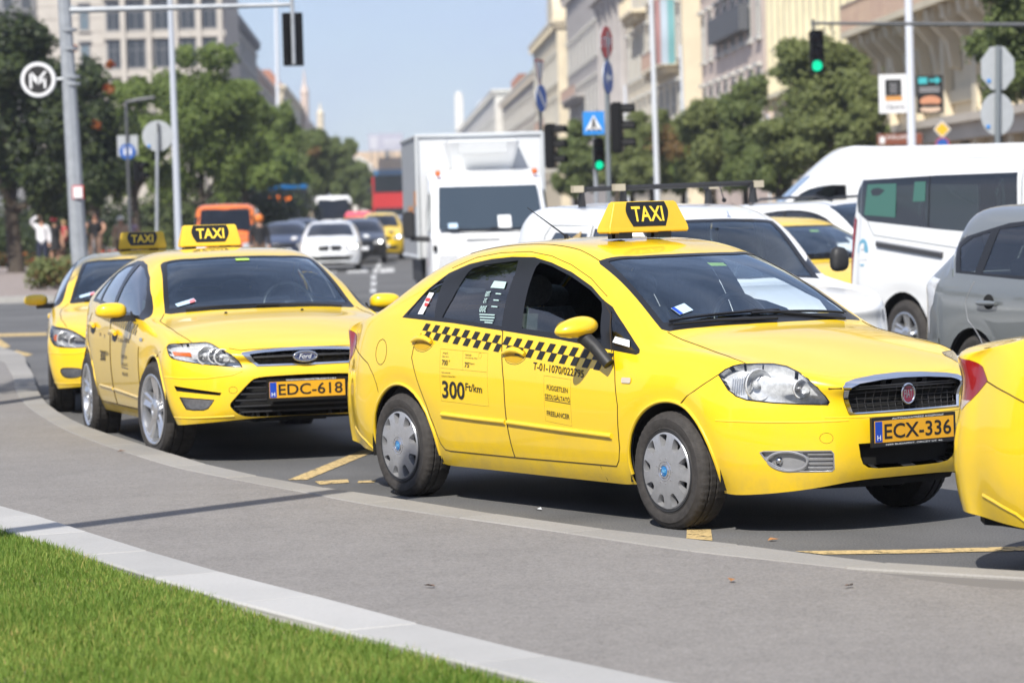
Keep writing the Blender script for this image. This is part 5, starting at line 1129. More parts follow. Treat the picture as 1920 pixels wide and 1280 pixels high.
# -- traffic on the avenue, coming towards the camera
AV = -math.pi / 2 + .045
def far_car(label, px, Y, kx, ky, kz, paint, group=None, S=FI_S, lit=True, name='car', cat='car', kidney=False, dual=False):
    S2 = scale_spec(S, kx, ky, kz); x = (px - 960) / 5600 * Y; f = 3.5 * kx
    P = lambda L: [(a * ky, b * kz) for a, b in L]; T = lambda L: [(a * kx, b * ky) for a, b in L]; SD = lambda L: [(a * kx, b * kz) for a, b in L]
    cuts = [('windscreen', 'T', T([(1.72, .01), (1.62, -.53), (2.37, -.665), (2.46, .01)]), MDARKG, 'weld', .002), ('side_window', -90, SD([(.1, 1.07), (.35, 1.28), (.9, 1.36), (1.3, 1.33), (2.1, 1.05), (2.2, .95), (1.2, 1.0)]), MDARKG, 'both', .002),
            ('headlight', 0, P([(-.80, .70), (-.78, .80), (-.62, .80), (-.42, .72), (-.42, .65), (-.62, .64)]), MREF, 'both', .002), ('lower_grille', 0, P([(.01, .46), (-.62, .45), (-.52, .33), (.01, .32)]), MDRK, 'weld', .002),
            ('grille', 0, P([(-.02, .77), (-.33, .755), (-.30, .60), (-.03, .60)] if kidney else [(.01, .76), (-.34, .74), (-.32, .63), (.01, .62)]), MBLK, 'both' if kidney else 'weld', .003)]
    c, s2 = vehicle(name, label, cat, S2, (x, Y + f, 0), AV, paint, cuts, (0, 2.6 * kx), .35, .30, ((0, 2.6 * kx), .83 * ky, .305, .31, .19, .2, 'alloy'), 1, group, inner=False)
    mirrors(c, 2.05 * kx, 1.0 * ky, .98 * kz, .1, .06, .07, mat=paint)
    mb = MB(); q = s2.hit(0, 0, .5 * kz, .01); mb.b6(q.x - .02, q.x + .01, -.26, .26, .46, .57); mb.build('number_plate', MPW, c)
    if lit:
        for sd in (-1, 1):
            m = MB()
            for yy in ((.56, .68) if dual else (.62,)): q = s2.hit(0, -yy * ky, .715 * kz, .012); m.ball((q.x, sd * q.y, q.z), .055, 8, 6, .4)
            m.build('lit_lamp', MHEAD, c)
    return c
GR = 'cars driving towards the camera on the avenue'
far_car('white saloon with split black grille, first car behind the junction', 613, 86, 1.04, 1.06, .985, MWHITE, GR, kidney=True, dual=True)
far_car('dark blue saloon left of the white saloon, headlamps lit', 527, 97, 1, 1.04, .98, MNAVY, GR)
far_car('black saloon hidden partly by the white saloon on its right side', 672, 97, 1, 1.02, 1.0, MBLK_P, GR)
far_car('navy hatchback following between the saloon and the blue bus', 560, 112, .95, 1, 1.02, MNAVY, GR, lit=False)
far_car('dark grey car beside the box truck, far down the lane', 752, 118, 1, 1, 1.0, MBLK_P, GR)
far_car('yellow taxi in the middle lane right of the black saloon', 713, 104, .95, .95, 1.12, MY, GR, name='taxi', cat='taxi')
far_car('yellow car with pink luggage on its roof, far down the avenue', 672, 128, .95, 1.0, 1.06, MY, GR, lit=False)
mb = MB(); mb.box((.9, 0, 1.62), (1.2, 1.25, .22), taper=.8); mb.build('luggage', M('luggage_pink', (.6, .06, .12), .6), bpy.data.objects[sorted(o.name for o in bpy.data.objects if o.get('label', '').startswith('yellow car with pink'))[0]], smooth=50)
far_car('silver car behind the yellow one, almost at the bend', 752, 150, 1, 1, 1.0, MSILV, GR, lit=False)
def far_van(label, px, Y, S, V, paint, name='van', cat='van', wsm=None, lit=False, grp=None):
    x = (px - 960) / 5600 * Y; cuts = [('windscreen', 'T', [(V['cow'] + .04, .01), (V['cow'] - .02, -V['hw'] * .80), (V['top'] + .1, -V['hw'] * .74), (V['top'] + .2, .01)], wsm or MDARKG, 'weld', .002), ('side_window', -90, [(V['top'] - .2, V['belt'] + .06), (V['top'] - .2, V['H'] - .3), (V['top'] + .25, V['H'] - .36), (V['cow'] - .1, V['belt'] + .06)], MDARKG, 'both', .002),
        ('headlight', 0, [(-V['hw'] * .9, .72), (-V['hw'] * .9, .92), (-V['hw'] * .55, .90), (-V['hw'] * .55, .74)], MREF, 'both', .002), ('grille', 0, [(.01, .86), (-V['hw'] * .5, .85), (-V['hw'] * .5, .70), (.01, .68)], MBLK, 'weld', .002), ('bumper', 0, [(.01, .58), (-V['hw'] * 1.0, .58), (-V['hw'] * 1.0, .24), (.01, .24)], MPLA, 'weld', .002)]
    c, s2 = vehicle(name, label, cat, S, (x, Y + V['xf'], 0), AV, paint, cuts, (0, V['wb']), .37, .33, ((0, V['wb']), V['hw'] * .97, .33, .33, .21, .2, 'cover'), 1, grp, inner=False)
    mirrors(c, V['cow'] - .2, V['hw'] + .14, V['belt'] + .1, .09, .14, .07, mat=paint, boxy=True)
    return c
S6, V6 = van_spec(3.0, .9, 1.0, .95, 2.02, 1.12, 1.02, 1.2, .75, 1.35, .84)
ov = far_van('orange minibus with wide windscreen on the left lane', 414, 85, S6, V6, MORP, 'minibus', 'minibus')
S7, V7 = van_spec(3.3, .9, 1.0, .98, 2.5, 1.25, 1.1, 1.3, .8, 1.5, .84); far_van('white van far down the avenue between bus and cars', 624, 140, S7, V7, MWHITE)
def bus(label, px, Y, w, h, L, col, front, top, deck=1, text=None):
    t = thing('bus', label, 'bus', ((px - 960) / 5600 * Y, Y, 0), AV + math.pi / 2)
    bev_box('body', t, col, -w / 2, w / 2, .02, L, .35, h, .12, 3)
    for k in range(deck):
        z0 = 1.0 + k * 2.0; z1 = z0 + (1.75 if deck == 1 else 1.15) - .2 * (k == 0 and deck > 1) + (.0)
        bev_box('windscreen', t, front, -w / 2 + .12, w / 2 - .12, -.04, .05, z0, z1, .03)
        for sd in (-1, 1):
            for j in range(5): bev_box('side_window', t, front, sd * w / 2 - .03, sd * w / 2 + .03, .5 + j * L / 5.3, .5 + j * L / 5.3 + L / 6, z0 + .15, z1, .02)
    if top: bev_box('roof_panel', t, top, -w / 2 - .01, w / 2 + .01, -.03, L, h - .16, h + .06, .05)
    bev_box('bumper', t, MPLA, -w / 2 + .05, w / 2 - .05, -.06, .06, .36, .62, .03)
    for sd in (-1, 1):
        mb = MB(); mb.ball((sd * w * .38, -.05, .82), .13, 10, 6, 1, .3, .7); mb.build('headlight', MREF, t); mb = MB(); mb.box((sd * (w / 2 + .18), -.1, h - 1.0), (.2, .12, .42)); mb.tube([(sd * w / 2, 0, h - .6), (sd * (w / 2 + .18), -.1, h - .78)], .03, 6); mb.build('wing_mirror', MPLA, t)
        for y in (1.2, L - 2): mb = MB(); mb.lathe([(0, sd * 0), (.5, 0), (.5, -sd * .28), (0, -sd * .28)], 'x', 20, (sd * w / 2, y, .5)); mb.build('wheel', MRUB, t)
    if text:
        V_, F_ = text_fit(text, -.5, .5, h - .66, h - .44, .02); mb = MB(); mb.add([(a, -.065, b) for a, b, c in V_], F_); mb.build('destination_display', M('led_orange', (.8, .2, .02), .4, emit=((1, .22, .02), 1.2)), t)
    return t
bus('black and blue bus with orange lit display, under the trees', 533, 139, 2.55, 3.0, 11, M('bus_black', (.014, .018, .026), .3, coat=1), M('bus_glass', (.02, .025, .03), .1, coat=1), M('bus_blue', (.008, .13, .36), .35, coat=1), 1, '1 0 0')
bus('red double decker bus behind the box truck', 742, 200, 2.55, 4.15, 10, M('bus_red', (.5, .03, .03), .35, coat=1), M('bus_glass', (.02, .025, .03), .1, coat=1), None, 2)
# ---------------------------------------------------------------- ground
def px_ground(px, py, z=0):
    """ground point seen at a pixel of the survey photograph (camera height 1.657 m)"""
    f, p, r = 5600, .04428, .02766; x, y = px - 960, py - 640; X = x * math.cos(r) - y * math.sin(r); Y = x * math.sin(r) + y * math.cos(r)
    u = -Y / f; d = (X / f, math.cos(p) + u * math.sin(p), -math.sin(p) + u * math.cos(p)); t = (z - 1.65678) / d[2]; return (d[0] * t, d[1] * t)
def strip(pts, n): return smooth_poly(pts, n, False)
ZP = .09
kr = [px_ground(*p, ZP) for p in ((20, 655), (50, 682), (63, 702), (69, 722), (80, 745), (105, 768), (167, 800), (283, 837), (400, 873), (560, 905), (770, 937), (1043, 980), (1280, 1007), (1547, 1040), (1713, 1060), (1920, 1080))]
kp = [px_ground(*p, ZP) for p in ((-25, 668), (12, 690), (24, 705), (26, 723), (43, 753), (83, 783), (150, 817), (300, 867), (400, 890), (560, 920), (710, 948), (1027, 993), (1280, 1030), (1580, 1063), (1747, 1087), (1920, 1103))]
lk = [px_ground(*p, ZP) for p in ((-160, 905), (0, 949), (184, 1007), (297, 1042), (445, 1084), (600, 1123), (800, 1177), (1000, 1227), (1233, 1280), (1500, 1330), (1800, 1380))]
li = [px_ground(*p, ZP) for p in ((-160, 945), (0, 992), (208, 1060), (320, 1095), (445, 1133), (600, 1174), (800, 1227), (933, 1263), (1150, 1320), (1400, 1380), (1700, 1440))]
kr = strip([(-16, 60), (-9.5, 47)] + kr + [(2.75, 12.2), (3.4, 11.2), (4.4, 9)], 4); kp = strip([(-16.6, 59.2), (-10.2, 46.2)] + kp + [(2.55, 11.9), (3.1, 10.8), (4.0, 8.8)], 4)
lk = strip([(-9, 33), (-5.2, 23.5)] + lk + [(2.0, 7.2), (3.0, 5)], 3); li = strip([(-9.4, 32.6), (-5.4, 22.6)] + li + [(1.6, 7.0), (2.5, 5)], 3)
def resample(P, step):
    P = [np.array(p) for p in P]; d = [0]
    for a, b in zip(P, P[1:]): d.append(d[-1] + np.linalg.norm(b - a))
    n = max(2, int(d[-1] / step)); s = np.linspace(0, d[-1], n + 1); A = np.array(P); return [(float(np.interp(t, d, A[:, 0])), float(np.interp(t, d, A[:, 1]))) for t in s]
def near_on(P, q):
    best = None
    for a, b in zip(P, P[1:]):
        ax, ay = a; dx, dy = b[0] - ax, b[1] - ay; t = max(0, min(1, ((q[0] - ax) * dx + (q[1] - ay) * dy) / (dx * dx + dy * dy + 1e-12))); c = (ax + dx * t, ay + dy * t); d = (c[0] - q[0]) ** 2 + (c[1] - q[1]) ** 2
        if best is None or d < best[0]: best = (d, c)
    return best[1]
MASP = M('asphalt', (.105, .104, .102), .85, noise=.45, scale=90, bump=.35, bscale=260)
nt = MASP.node_tree; b_ = nt.nodes['Principled BSDF']; src = b_.inputs['Base Color'].links[0].from_socket
n2 = nt.nodes.new('ShaderNodeTexNoise'); n2.inputs['Scale'].default_value = .55; n2.inputs['Detail'].default_value = 8; n2.inputs['Distortion'].default_value = .6
m2 = nt.nodes.new('ShaderNodeMapRange'); m2.inputs[1].default_value = .3; m2.inputs[2].default_value = .7; m2.inputs[3].default_value = .78; m2.inputs[4].default_value = 1.35
mm = nt.nodes.new('ShaderNodeMix'); mm.data_type = 'RGBA'; mm.blend_type = 'MULTIPLY'; mm.inputs[0].default_value = 1
nt.links.new(nt.nodes['Texture Coordinate'].outputs['Object'], n2.inputs['Vector']); nt.links.new(n2.outputs[0], m2.inputs[0]); nt.links.new(src, mm.inputs[6]); nt.links.new(m2.outputs[0], mm.inputs[7])
vo = nt.nodes.new('ShaderNodeTexVoronoi'); vo.inputs['Scale'].default_value = 55; nt.links.new(nt.nodes['Texture Coordinate'].outputs['Object'], vo.inputs['Vector'])
m3 = nt.nodes.new('ShaderNodeMapRange'); m3.inputs[1].default_value = .0; m3.inputs[2].default_value = .16; m3.inputs[3].default_value = 1; m3.inputs[4].default_value = 0
m4 = nt.nodes.new('ShaderNodeMix'); m4.data_type = 'RGBA'; m4.inputs[7].default_value = (.30, .295, .285, 1); mt = nt.nodes.new('ShaderNodeMath'); mt.operation = 'MULTIPLY'; mt.inputs[1].default_value = .55
nt.links.new(vo.outputs['Distance'], m3.inputs[0]); nt.links.new(m3.outputs[0], mt.inputs[0]); nt.links.new(mt.outputs[0], m4.inputs[0]); nt.links.new(mm.outputs[2], m4.inputs[6]); nt.links.new(m4.outputs[2], b_.inputs['Base Color'])
MPAV = M('pavement_asphalt', (.238, .222, .206), .9, noise=.30, scale=85, bump=.35, bscale=200)
def patches(mat, amount, scale, dark, stretch=None):
    nt = mat.node_tree; b = nt.nodes['Principled BSDF']; src = b.inputs['Base Color'].links[0].from_socket; n = nt.nodes.new('ShaderNodeTexNoise'); n.inputs['Scale'].default_value = scale; n.inputs['Detail'].default_value = 7; n.inputs['Roughness'].default_value = .65
    r = nt.nodes.new('ShaderNodeMapRange'); r.inputs[1].default_value = .45; r.inputs[2].default_value = .75; r.inputs[3].default_value = 1; r.inputs[4].default_value = dark; m = nt.nodes.new('ShaderNodeMix'); m.data_type = 'RGBA'; m.blend_type = 'MULTIPLY'; m.inputs[0].default_value = amount
    v = nt.nodes['Texture Coordinate'].outputs['Object']
    if stretch: mp = nt.nodes.new('ShaderNodeMapping'); mp.inputs['Scale'].default_value = stretch; nt.links.new(v, mp.inputs[0]); v = mp.outputs[0]
    nt.links.new(v, n.inputs['Vector']); nt.links.new(n.outputs[0], r.inputs[0]); nt.links.new(src, m.inputs[6]); nt.links.new(r.outputs[0], m.inputs[7]); nt.links.new(m.outputs[2], b.inputs['Base Color'])
patches(MPAV, 1, .9, .95); patches(MPAV, .5, 7, .85); patches(MPAV, .5, 2.2, .85, (1, .35, 1)); patches(MPAV, .25, 3.1, .55); patches(MPAV, 1, 26, .80)
MKRB = M('kerb_granite', (.29, .275, .25), .8, noise=.10, scale=70, bump=.15, bscale=150); patches(MKRB, .8, 1.5, .85)
MKRW = M('kerb_concrete', (.40, .392, .375), .8, noise=.06, scale=60, bump=.15, bscale=150); patches(MKRW, .8, 2, .88)
MEART = M('bare_earth', (.26, .205, .145), .95, noise=.3, scale=40, bump=.5)
g = MB(); g.add([(-400, -60, 0), (400, -60, 0), (400, 1200, 0), (-400, 1200, 0)], [(0, 1, 2, 3)]); g.build('road', MASP, kind='structure')
kpr = resample(kp, .25); lkr = resample(lk, .25)
pv = MB(); P1 = resample(kp, .4); n = len(P1); P2 = resample(lk, 1); L2 = [P2[min(len(P2) - 1, int(i / (n - 1) * (len(P2) - 1)))] for i in range(n)]
pv_poly = kp + lk[::-1]
V_, F_ = fill2d([[(-60, 70)] + kp + lk[::-1] + [(-14, 40), (-40, 60)]]); pv.add([(x, y, ZP - .004) for x, y in V_], F_); pv.build('pavement', MPAV, kind='structure')
def kerb_tone(mat):
    nt = mat.node_tree; b = nt.nodes['Principled BSDF']; src = b.inputs['Base Color'].links[0].from_socket; oi = nt.nodes.new('ShaderNodeObjectInfo'); r = nt.nodes.new('ShaderNodeMapRange'); r.inputs[3].default_value = .88; r.inputs[4].default_value = 1.08; m = nt.nodes.new('ShaderNodeMix'); m.data_type = 'RGBA'; m.blend_type = 'MULTIPLY'; m.inputs[0].default_value = 1
    nt.links.new(oi.outputs['Random'], r.inputs[0]); nt.links.new(src, m.inputs[6]); nt.links.new(r.outputs[0], m.inputs[7]); nt.links.new(m.outputs[2], b.inputs['Base Color'])
def kerb_run(A, B, step, mat, name, zt, zb, pitch=.012):
    root = MB(); R1 = resample(A, step); out = []; parent = None
    base = bpy.data.objects.new(name, None); COL.objects.link(base); base['kind'] = 'structure'
    for i in range(len(R1) - 1):
        a0, a1 = R1[i], R1[i + 1]; t = pitch / max(.05, math.hypot(a1[0] - a0[0], a1[1] - a0[1])); a1 = (a1[0] + (a0[0] - a1[0]) * t, a1[1] + (a0[1] - a1[1]) * t)
        b0, b1 = near_on(B, a0), near_on(B, a1); mb = MB(); dz = rnd.uniform(-.002, .002); z = zt + dz
        bm = bmesh.new(); v = [bm.verts.new((*q, h)) for h in (zb, z) for q in (a0, a1, b1, b0)]
        for f in ((3, 2, 1, 0), (4, 5, 6, 7), (0, 1, 5, 4), (1, 2, 6, 5), (2, 3, 7, 6), (3, 0, 4, 7)): bm.faces.new([v[k] for k in f])
        bmesh.ops.recalc_face_normals(bm, faces=bm.faces); te = [e for e in bm.edges if all(w.co.z > z - 1e-4 for w in e.verts)]; bmesh.ops.bevel(bm, geom=te, offset=.008, segments=1, affect='EDGES')
        me = bpy.data.meshes.new('kerb_stone'); bm.to_mesh(me); bm.free(); me.materials.append(mat); o = bpy.data.objects.new('kerb_stone', me); COL.objects.link(o); o.parent = base
    return base
kerb_tone(MKRB); kerb_tone(MKRW)
kerb_run(kr, kp, 1.0, MKRB, 'roadside_kerb', ZP, -.05)
kerb_run(lk, li, 1.0, MKRW, 'lawn_kerb', ZP + .012, -.06, .003)
mj = MB(); mj.add([(x, y, ZP - .012) for x, y in kp + [q for q in kr[::-1]]], []); 
V_, F_ = fill2d([kp + kr[::-1]]); mj.v = []; mj.add([(x, y, ZP - .014) for x, y in V_], F_); mj.build('kerb_mortar', M('mortar', (.16, .15, .14), .9), kind='structure')
V_, F_ = fill2d([lk + li[::-1]]); mj = MB(); mj.add([(x, y, ZP - .002) for x, y in V_], F_); mj.build('kerb_mortar', M('pale_mortar', (.24, .23, .21), .9), kind='structure')
lawn_poly = [(-9.4, 32.6)] + li + [(-6, 2), (-16, 12), (-18, 28)]
V_, F_ = fill2d([lawn_poly]); ml = MB(); ml.add([(x, y, .068) for x, y in V_], F_); ml.build('lawn_soil', MEART, kind='structure')
# grass blades
MGRS = M('grass_blade', (.13, .225, .04), .6, col2=(.25, .345, .08), scale=.9, detail=3)
nt = MGRS.node_tree; b_ = nt.nodes['Principled BSDF']; b_.inputs['Specular IOR Level'].default_value = .2; gi = nt.nodes.new('ShaderNodeNewGeometry'); gr = nt.nodes.new('ShaderNodeValToRGB'); gr.color_ramp.elements[0].color = (.42, .50, .36, 1); gr.color_ramp.elements[1].color = (2.6, 1.35, 2.2, 1)
for e_, c_ in ((.3, (.8, .85, .7, 1)), (.6, (1.1, 1.1, 1, 1)), (.88, (1.5, 1.25, 1.2, 1))): gr.color_ramp.elements.new(e_).color = c_
gm = nt.nodes.new('ShaderNodeMix'); gm.data_type = 'RGBA'; gm.blend_type = 'MULTIPLY'; gm.inputs[0].default_value = 1; nt.links.new(gi.outputs['Random Per Island'], gr.inputs[0]); nt.links.new(b_.inputs['Base Color'].links[0].from_socket, gm.inputs[6]); nt.links.new(gr.outputs[0], gm.inputs[7]); nt.links.new(gm.outputs[2], b_.inputs['Base Color'])
tl = MGRS.node_tree.nodes.new('ShaderNodeBsdfTranslucent'); tl.inputs[0].default_value = (.16, .30, .02, 1); ms = MGRS.node_tree.nodes.new('ShaderNodeMixShader'); ms.inputs[0].default_value = .35
MGRS.node_tree.links.new(b_.outputs[0], ms.inputs[1]); MGRS.node_tree.links.new(tl.outputs[0], ms.inputs[2]); MGRS.node_tree.links.new(ms.outputs[0], MGRS.node_tree.nodes['Material Output'].inputs[0])
rg = np.random.RandomState(3); vis = [px_ground(*p, .04) for p in ((-60, 960), (220, 1045), (460, 1125), (700, 1190), (930, 1250), (1100, 1320), (-60, 1320))]
lo = np.min(vis, 0); hi = np.max(vis, 0); NB = 330000
pts = rg.uniform(lo, hi, (NB, 2)); C = np.array(li); ok = []
A, B = C[:-1], C[1:]
for i0 in range(0, NB, 20000):
    q = pts[i0:i0 + 20000]; d = B - A; t = np.clip(((q[:, None] - A) * d).sum(-1) / (d * d).sum(-1), 0, 1); c = A + d * t[..., None]; dist = np.linalg.norm(q[:, None] - c, axis=-1); k = dist.argmin(1); dd = B[k] - A[k]; s = dd[:, 0] * (q[:, 1] - A[k][:, 1]) - dd[:, 1] * (q[:, 0] - A[k][:, 0])
    m = (s < 0) & (dist.min(1) > -.055 + (.03 + .13 * np.clip((q[:, 0] + 1.3) / .6, 0, 1)) * (.55 + .45 * np.sin(q[:, 0] * 6.1 + q[:, 1] * 4.3)) + .07 * rg.rand(len(q)) ** 2); ok.append(q[m])
pts = np.concatenate(ok); nB = len(pts)
h = rg.uniform(.018, .055, nB) * (1 + .35 * np.sin(pts[:, 0] * 3 + 1) * np.sin(pts[:, 1] * 2.3)); an = rg.uniform(0, 6.283, nB); ln = rg.uniform(.1, .75, nB) * h; w = rg.uniform(.0014, .0028, nB)
dx, dy = np.cos(an), np.sin(an); a2 = an + rg.normal(0, .6, nB) + 1.57; lx, ly = np.cos(a2) * ln, np.sin(a2) * ln
z0 = np.full(nB, .066); V0 = np.stack([pts[:, 0] - dx * w, pts[:, 1] - dy * w, z0], 1); V1 = np.stack([pts[:, 0] + dx * w, pts[:, 1] + dy * w, z0], 1)
V2 = np.stack([pts[:, 0] + dx * w * .7 + lx * .4, pts[:, 1] + dy * w * .7 + ly * .4, z0 + h * .6], 1); V3 = np.stack([pts[:, 0] - dx * w * .7 + lx * .4, pts[:, 1] - dy * w * .7 + ly * .4, z0 + h * .6], 1); V4 = np.stack([pts[:, 0] + lx, pts[:, 1] + ly, z0 + h], 1)
Vg = np.stack([V0, V1, V2, V3, V4], 1).reshape(-1, 3)
me = bpy.data.meshes.new('grass'); me.vertices.add(len(Vg)); me.vertices.foreach_set('co', Vg.astype(np.float32).ravel())
base = (np.arange(nB) * 5)[:, None]; li4 = base + np.array([[0, 1, 2, 3]]); li3 = base + np.array([[3, 2, 4]])
loops = np.concatenate([li4, li3], 1).ravel(); me.loops.add(len(loops)); me.loops.foreach_set('vertex_index', loops.astype(np.int32))
st = (np.arange(nB) * 7)[:, None] + np.array([[0, 4]]); me.polygons.add(nB * 2); me.polygons.foreach_set('loop_start', st.ravel().astype(np.int32)); me.polygons.foreach_set('loop_total', np.tile([4, 3], nB).astype(np.int32)); me.materials.append(MGRS); me.update(calc_edges=True); me.validate()
go = bpy.data.objects.new('grass', me); COL.objects.link(go); tag(go, 'short mown green lawn beside the pale concrete kerb', 'grass'); go['kind'] = 'stuff'
# painted markings
MYM = M('marking_yellow', (.52, .38, .17), .8, noise=.25, scale=30, bump=.1); MWM = M('marking_white', (.55, .55, .54), .8, noise=.2, scale=20)
def worn(mat):
    nt = mat.node_tree; b = nt.nodes['Principled BSDF']; n = nt.nodes.new('ShaderNodeTexNoise'); n.inputs['Scale'].default_value = 18; n.inputs['Detail'].default_value = 8; n.inputs['Roughness'].default_value = .7; r = nt.nodes.new('ShaderNodeMapRange'); r.inputs[1].default_value = .38; r.inputs[2].default_value = .47
    nt.links.new(nt.nodes['Texture Coordinate'].outputs['Object'], n.inputs['Vector']); nt.links.new(n.outputs[0], r.inputs[0]); nt.links.new(r.outputs[0], b.inputs['Alpha'])
worn(MYM); worn(MWM)
def mark(pxs, mat, name='road_marking'):
    mb = MB(); mb.add([(*px_ground(*p), .004) for p in pxs], [tuple(range(len(pxs)))]); return mb.build(name, mat, kind='structure')
mark([(540, 900), (575, 900), (700, 848), (690, 840)], MYM); mark([(590, 903), (652, 899), (655, 905), (600, 909)], MYM); mark([(672, 902), (705, 901), (702, 905), (670, 906)], MYM)
mark([(1288, 992), (1333, 993), (1336, 1014), (1287, 1010)], MYM); mark([(1490, 1034), (1700, 1031), (1960, 1024), (1960, 1032), (1700, 1038), (1545, 1040)], MYM)
mark([(-20, 622), (20, 650), (0, 655), (-30, 650)], MYM); mark([(30, 657), (62, 665), (50, 668), (22, 662)], MYM); mark([(-20, 626), (88, 624), (88, 629), (-20, 632)], MYM)
for a, b_, w in ((700, 590, 16), (700, 562, 13), (699, 545, 11), (700, 532, 10), (700, 520, 9), (704, 508, 9), (709, 499, 8), (713, 491, 8)): mark([(a - w / 2, b_ + 4), (a + w / 2, b_ + 4), (a + w / 2 + 1, b_ - 4), (a - w / 2 + 1, b_ - 4)], MWM)
for k in range(5): mark([(712 + k * 0, 512 - 0), (740, 510), (738, 502), (712, 504)] if k == 0 else [(650 - (k - 1) * 58, 512), (690 - (k - 1) * 58, 511), (688 - (k - 1) * 58, 503), (652 - (k - 1) * 58, 504)], MWM)
# far pavements
MFP = M('far_paving', (.26, .215, .19), .9, noise=.15, scale=3); MFK = M('far_kerb', (.34, .33, .31), .85, noise=.1, scale=5)
fp = MB(); fp.prism([(-9.2, 62), (-60, 64), (-60, 400), (-17, 400), (-13.5, 170), (-11.3, 90), (-9.6, 68)], -.05, .12); fp.build('far_pavement', MFP, kind='structure')
fk = MB(); fk.prism([(-9.0, 61.7), (-60, 63.6), (-60, 64), (-9.2, 62)], -.05, .13); fk.build('far_kerb', MFK, kind='structure')
fp = MB(); fp.prism([(12, 60), (60, 60), (60, 400), (-3, 400), (5, 200)], -.05, .12); fp.build('far_pavement', MFP, kind='structure')
# the pavement shadow comes from an unseen arm added further down
# ---------------------------------------------------------------- street furniture
MGAL = M('galvanised_steel', (.36, .38, .40), .5, .3, noise=.12, scale=6); MDPO = M('dark_pole', (.08, .085, .09), .5); MSBK = M('sign_back', (.40, .42, .43), .5, .2, noise=.06, scale=10)
MBLU = M('sign_blue', (.012, .09, .36), .5); MSKY = M('sign_sky_blue', (.02, .22, .60), .5); MSRD = M('sign_red', (.50, .03, .03), .5); MSWH = M('sign_white', (.72, .72, .72), .5); MSYE = M('sign_yellow', (.70, .42, .02), .5)
MSIG = M('signal_housing', (.005, .005, .0055), .6, spec=.2); MGRN = M('signal_green', (.01, .40, .24), .3, emit=((.0, .85, .42), .9)); MLDK = M('signal_dark_lens', (.03, .012, .01), .2)
def wx(px, Y): return (px - 960 + 7 * (1 if px < 700 else .6)) / 5600 * Y
def wp(px, py, Y):
    f, p, r = 5600, .04428, .02766; x, y = px - 960, py - 640; X = x * math.cos(r) - y * math.sin(r); W = x * math.sin(r) + y * math.cos(r); u = -W / f
    d = (X / f, math.cos(p) + u * math.sin(p), -math.sin(p) + u * math.cos(p)); t = Y / d[1]; return Vector((d[0] * t, Y, 1.65678 + d[2] * t))
def signal(name, label, loc, rz, lit=2, n=3, s=.30, back=False, group=None):
    """traffic light; its lamps face local -y"""
    t = thing(name, label, 'traffic light', loc, rz, group); h = n * s
    bev_box('housing', t, MSIG, -s * .5, s * .5, -.10, .10, -h, 0, .03, 2)
    for k in range(n):
        z = -s * (k + .5); mb = MB(); mb.lathe([(0, -.115), (s * .36, -.108), (s * .37, -.10)], 'y', 20, (0, 0, z)); lens = mb.build('lens', MGRN if k == lit else MLDK, t, smooth=50)
        mb = MB(); mb.lathe([(s * .40, -.10), (s * .38, -.32), (s * .365, -.32), (s * .385, -.10)], 'y', 16, (0, 0, z), R(-15), R(195)); mb.build('visor', MSIG, t)
    if back:
        bev_box('backing_board', t, MSIG, -s * .66, s * .66, .08, .10, -h - .05, .05, .01); mb = MB(); mb.tube([(0, .13, -h - .02), (0, .13, .30)], .035, 8); mb.build('bracket', MGAL, t)
    return t
def pole(name, label, cat, x, Y, z1, r0, r1, mat, lean=0, kids=(), z0=0, group=None):
    t = thing(name, label, cat, (x, Y, 0), 0, group); mb = MB(); mb.tube([(0, 0, z0), (lean * .5, 0, (z0 + z1) / 2), (lean, 0, z1)], [r0, (r0 + r1) / 2, r1], 14)
    mb.build('pole', mat, t, smooth=50); return t
def disc(r, n=28): return circle(0, 0, r, n)
def sign_plate(parent, name, poly, loc, face, back, th=.02, rz=0, deco=(), rim=None):
    """flat sign; its face looks along local -y"""
    mb = MB(); mb.prism(poly, 0, th, 'xz'); o = mb.build(name, back, parent); o.location = loc; o.rotation_euler = (0, 0, rz)
    mb = MB(); mb.prism([(a * .995, b * .995) for a, b in poly], -.004, -.0005, 'xz'); mb.build('sign_face', rim or face, o)
    if rim: mb = MB(); mb.prism([(a * .84, b * .84) for a, b in poly], -.007, -.0045, 'xz'); mb.build('sign_field', face, o)
    for k, (V_, F_, m, nm) in enumerate(deco): mb = MB(); mb.add([(p[0], -.009 - .002 * k, p[1]) for p in V_], F_); mb.build(nm, m, o)
    return o
# mast with metro sign and overhanging signal
b0 = wp(148, 470, 53); b1 = wp(118, 0, 53)
ms = thing('signal_mast', 'tall grey mast carrying a long arm, beside the round metro sign', 'mast', (b0.x + .02, 53, 0)); mb = MB(); mb.tube([(.05, 0, 0), (-.02, 0, 1.2), (b1.x - b0.x, 0, b1.z), (b1.x - b0.x - .08, 0, b1.z + 2)], [.155, .15, .115, .10], 8); mb.build('pole', MGAL, ms)
a0 = wp(128, 20, 53); a1 = wp(545, 9, 53); mb = MB(); mb.tube([(a0.x - b0.x, 0, a0.z - .0), (a1.x - b0.x, 0, a1.z)], [.055, .038], 10); mb.add([(a0.x - b0.x - .02, -.02, a0.z + .12), (a0.x - b0.x - .02, -.02, a0.z - .12), (a0.x - b0.x + .16, -.02, a0.z - .03), (a0.x - b0.x + .16, -.02, a0.z + .05)], [(0, 1, 2, 3)]); mb.build('arm', MGAL, ms, smooth=50)
mb = MB(); mb.box((.02, -.16, wp(0, 365, 53).z), (.16, .03, .2)); mb.build('small_notice', MSWH, ms); mb = MB(); mb.box((.02, -.145, wp(0, 365, 53).z), (.2, .02, .24)); mb.build('notice_frame', MSRD, ms)
mb = MB()
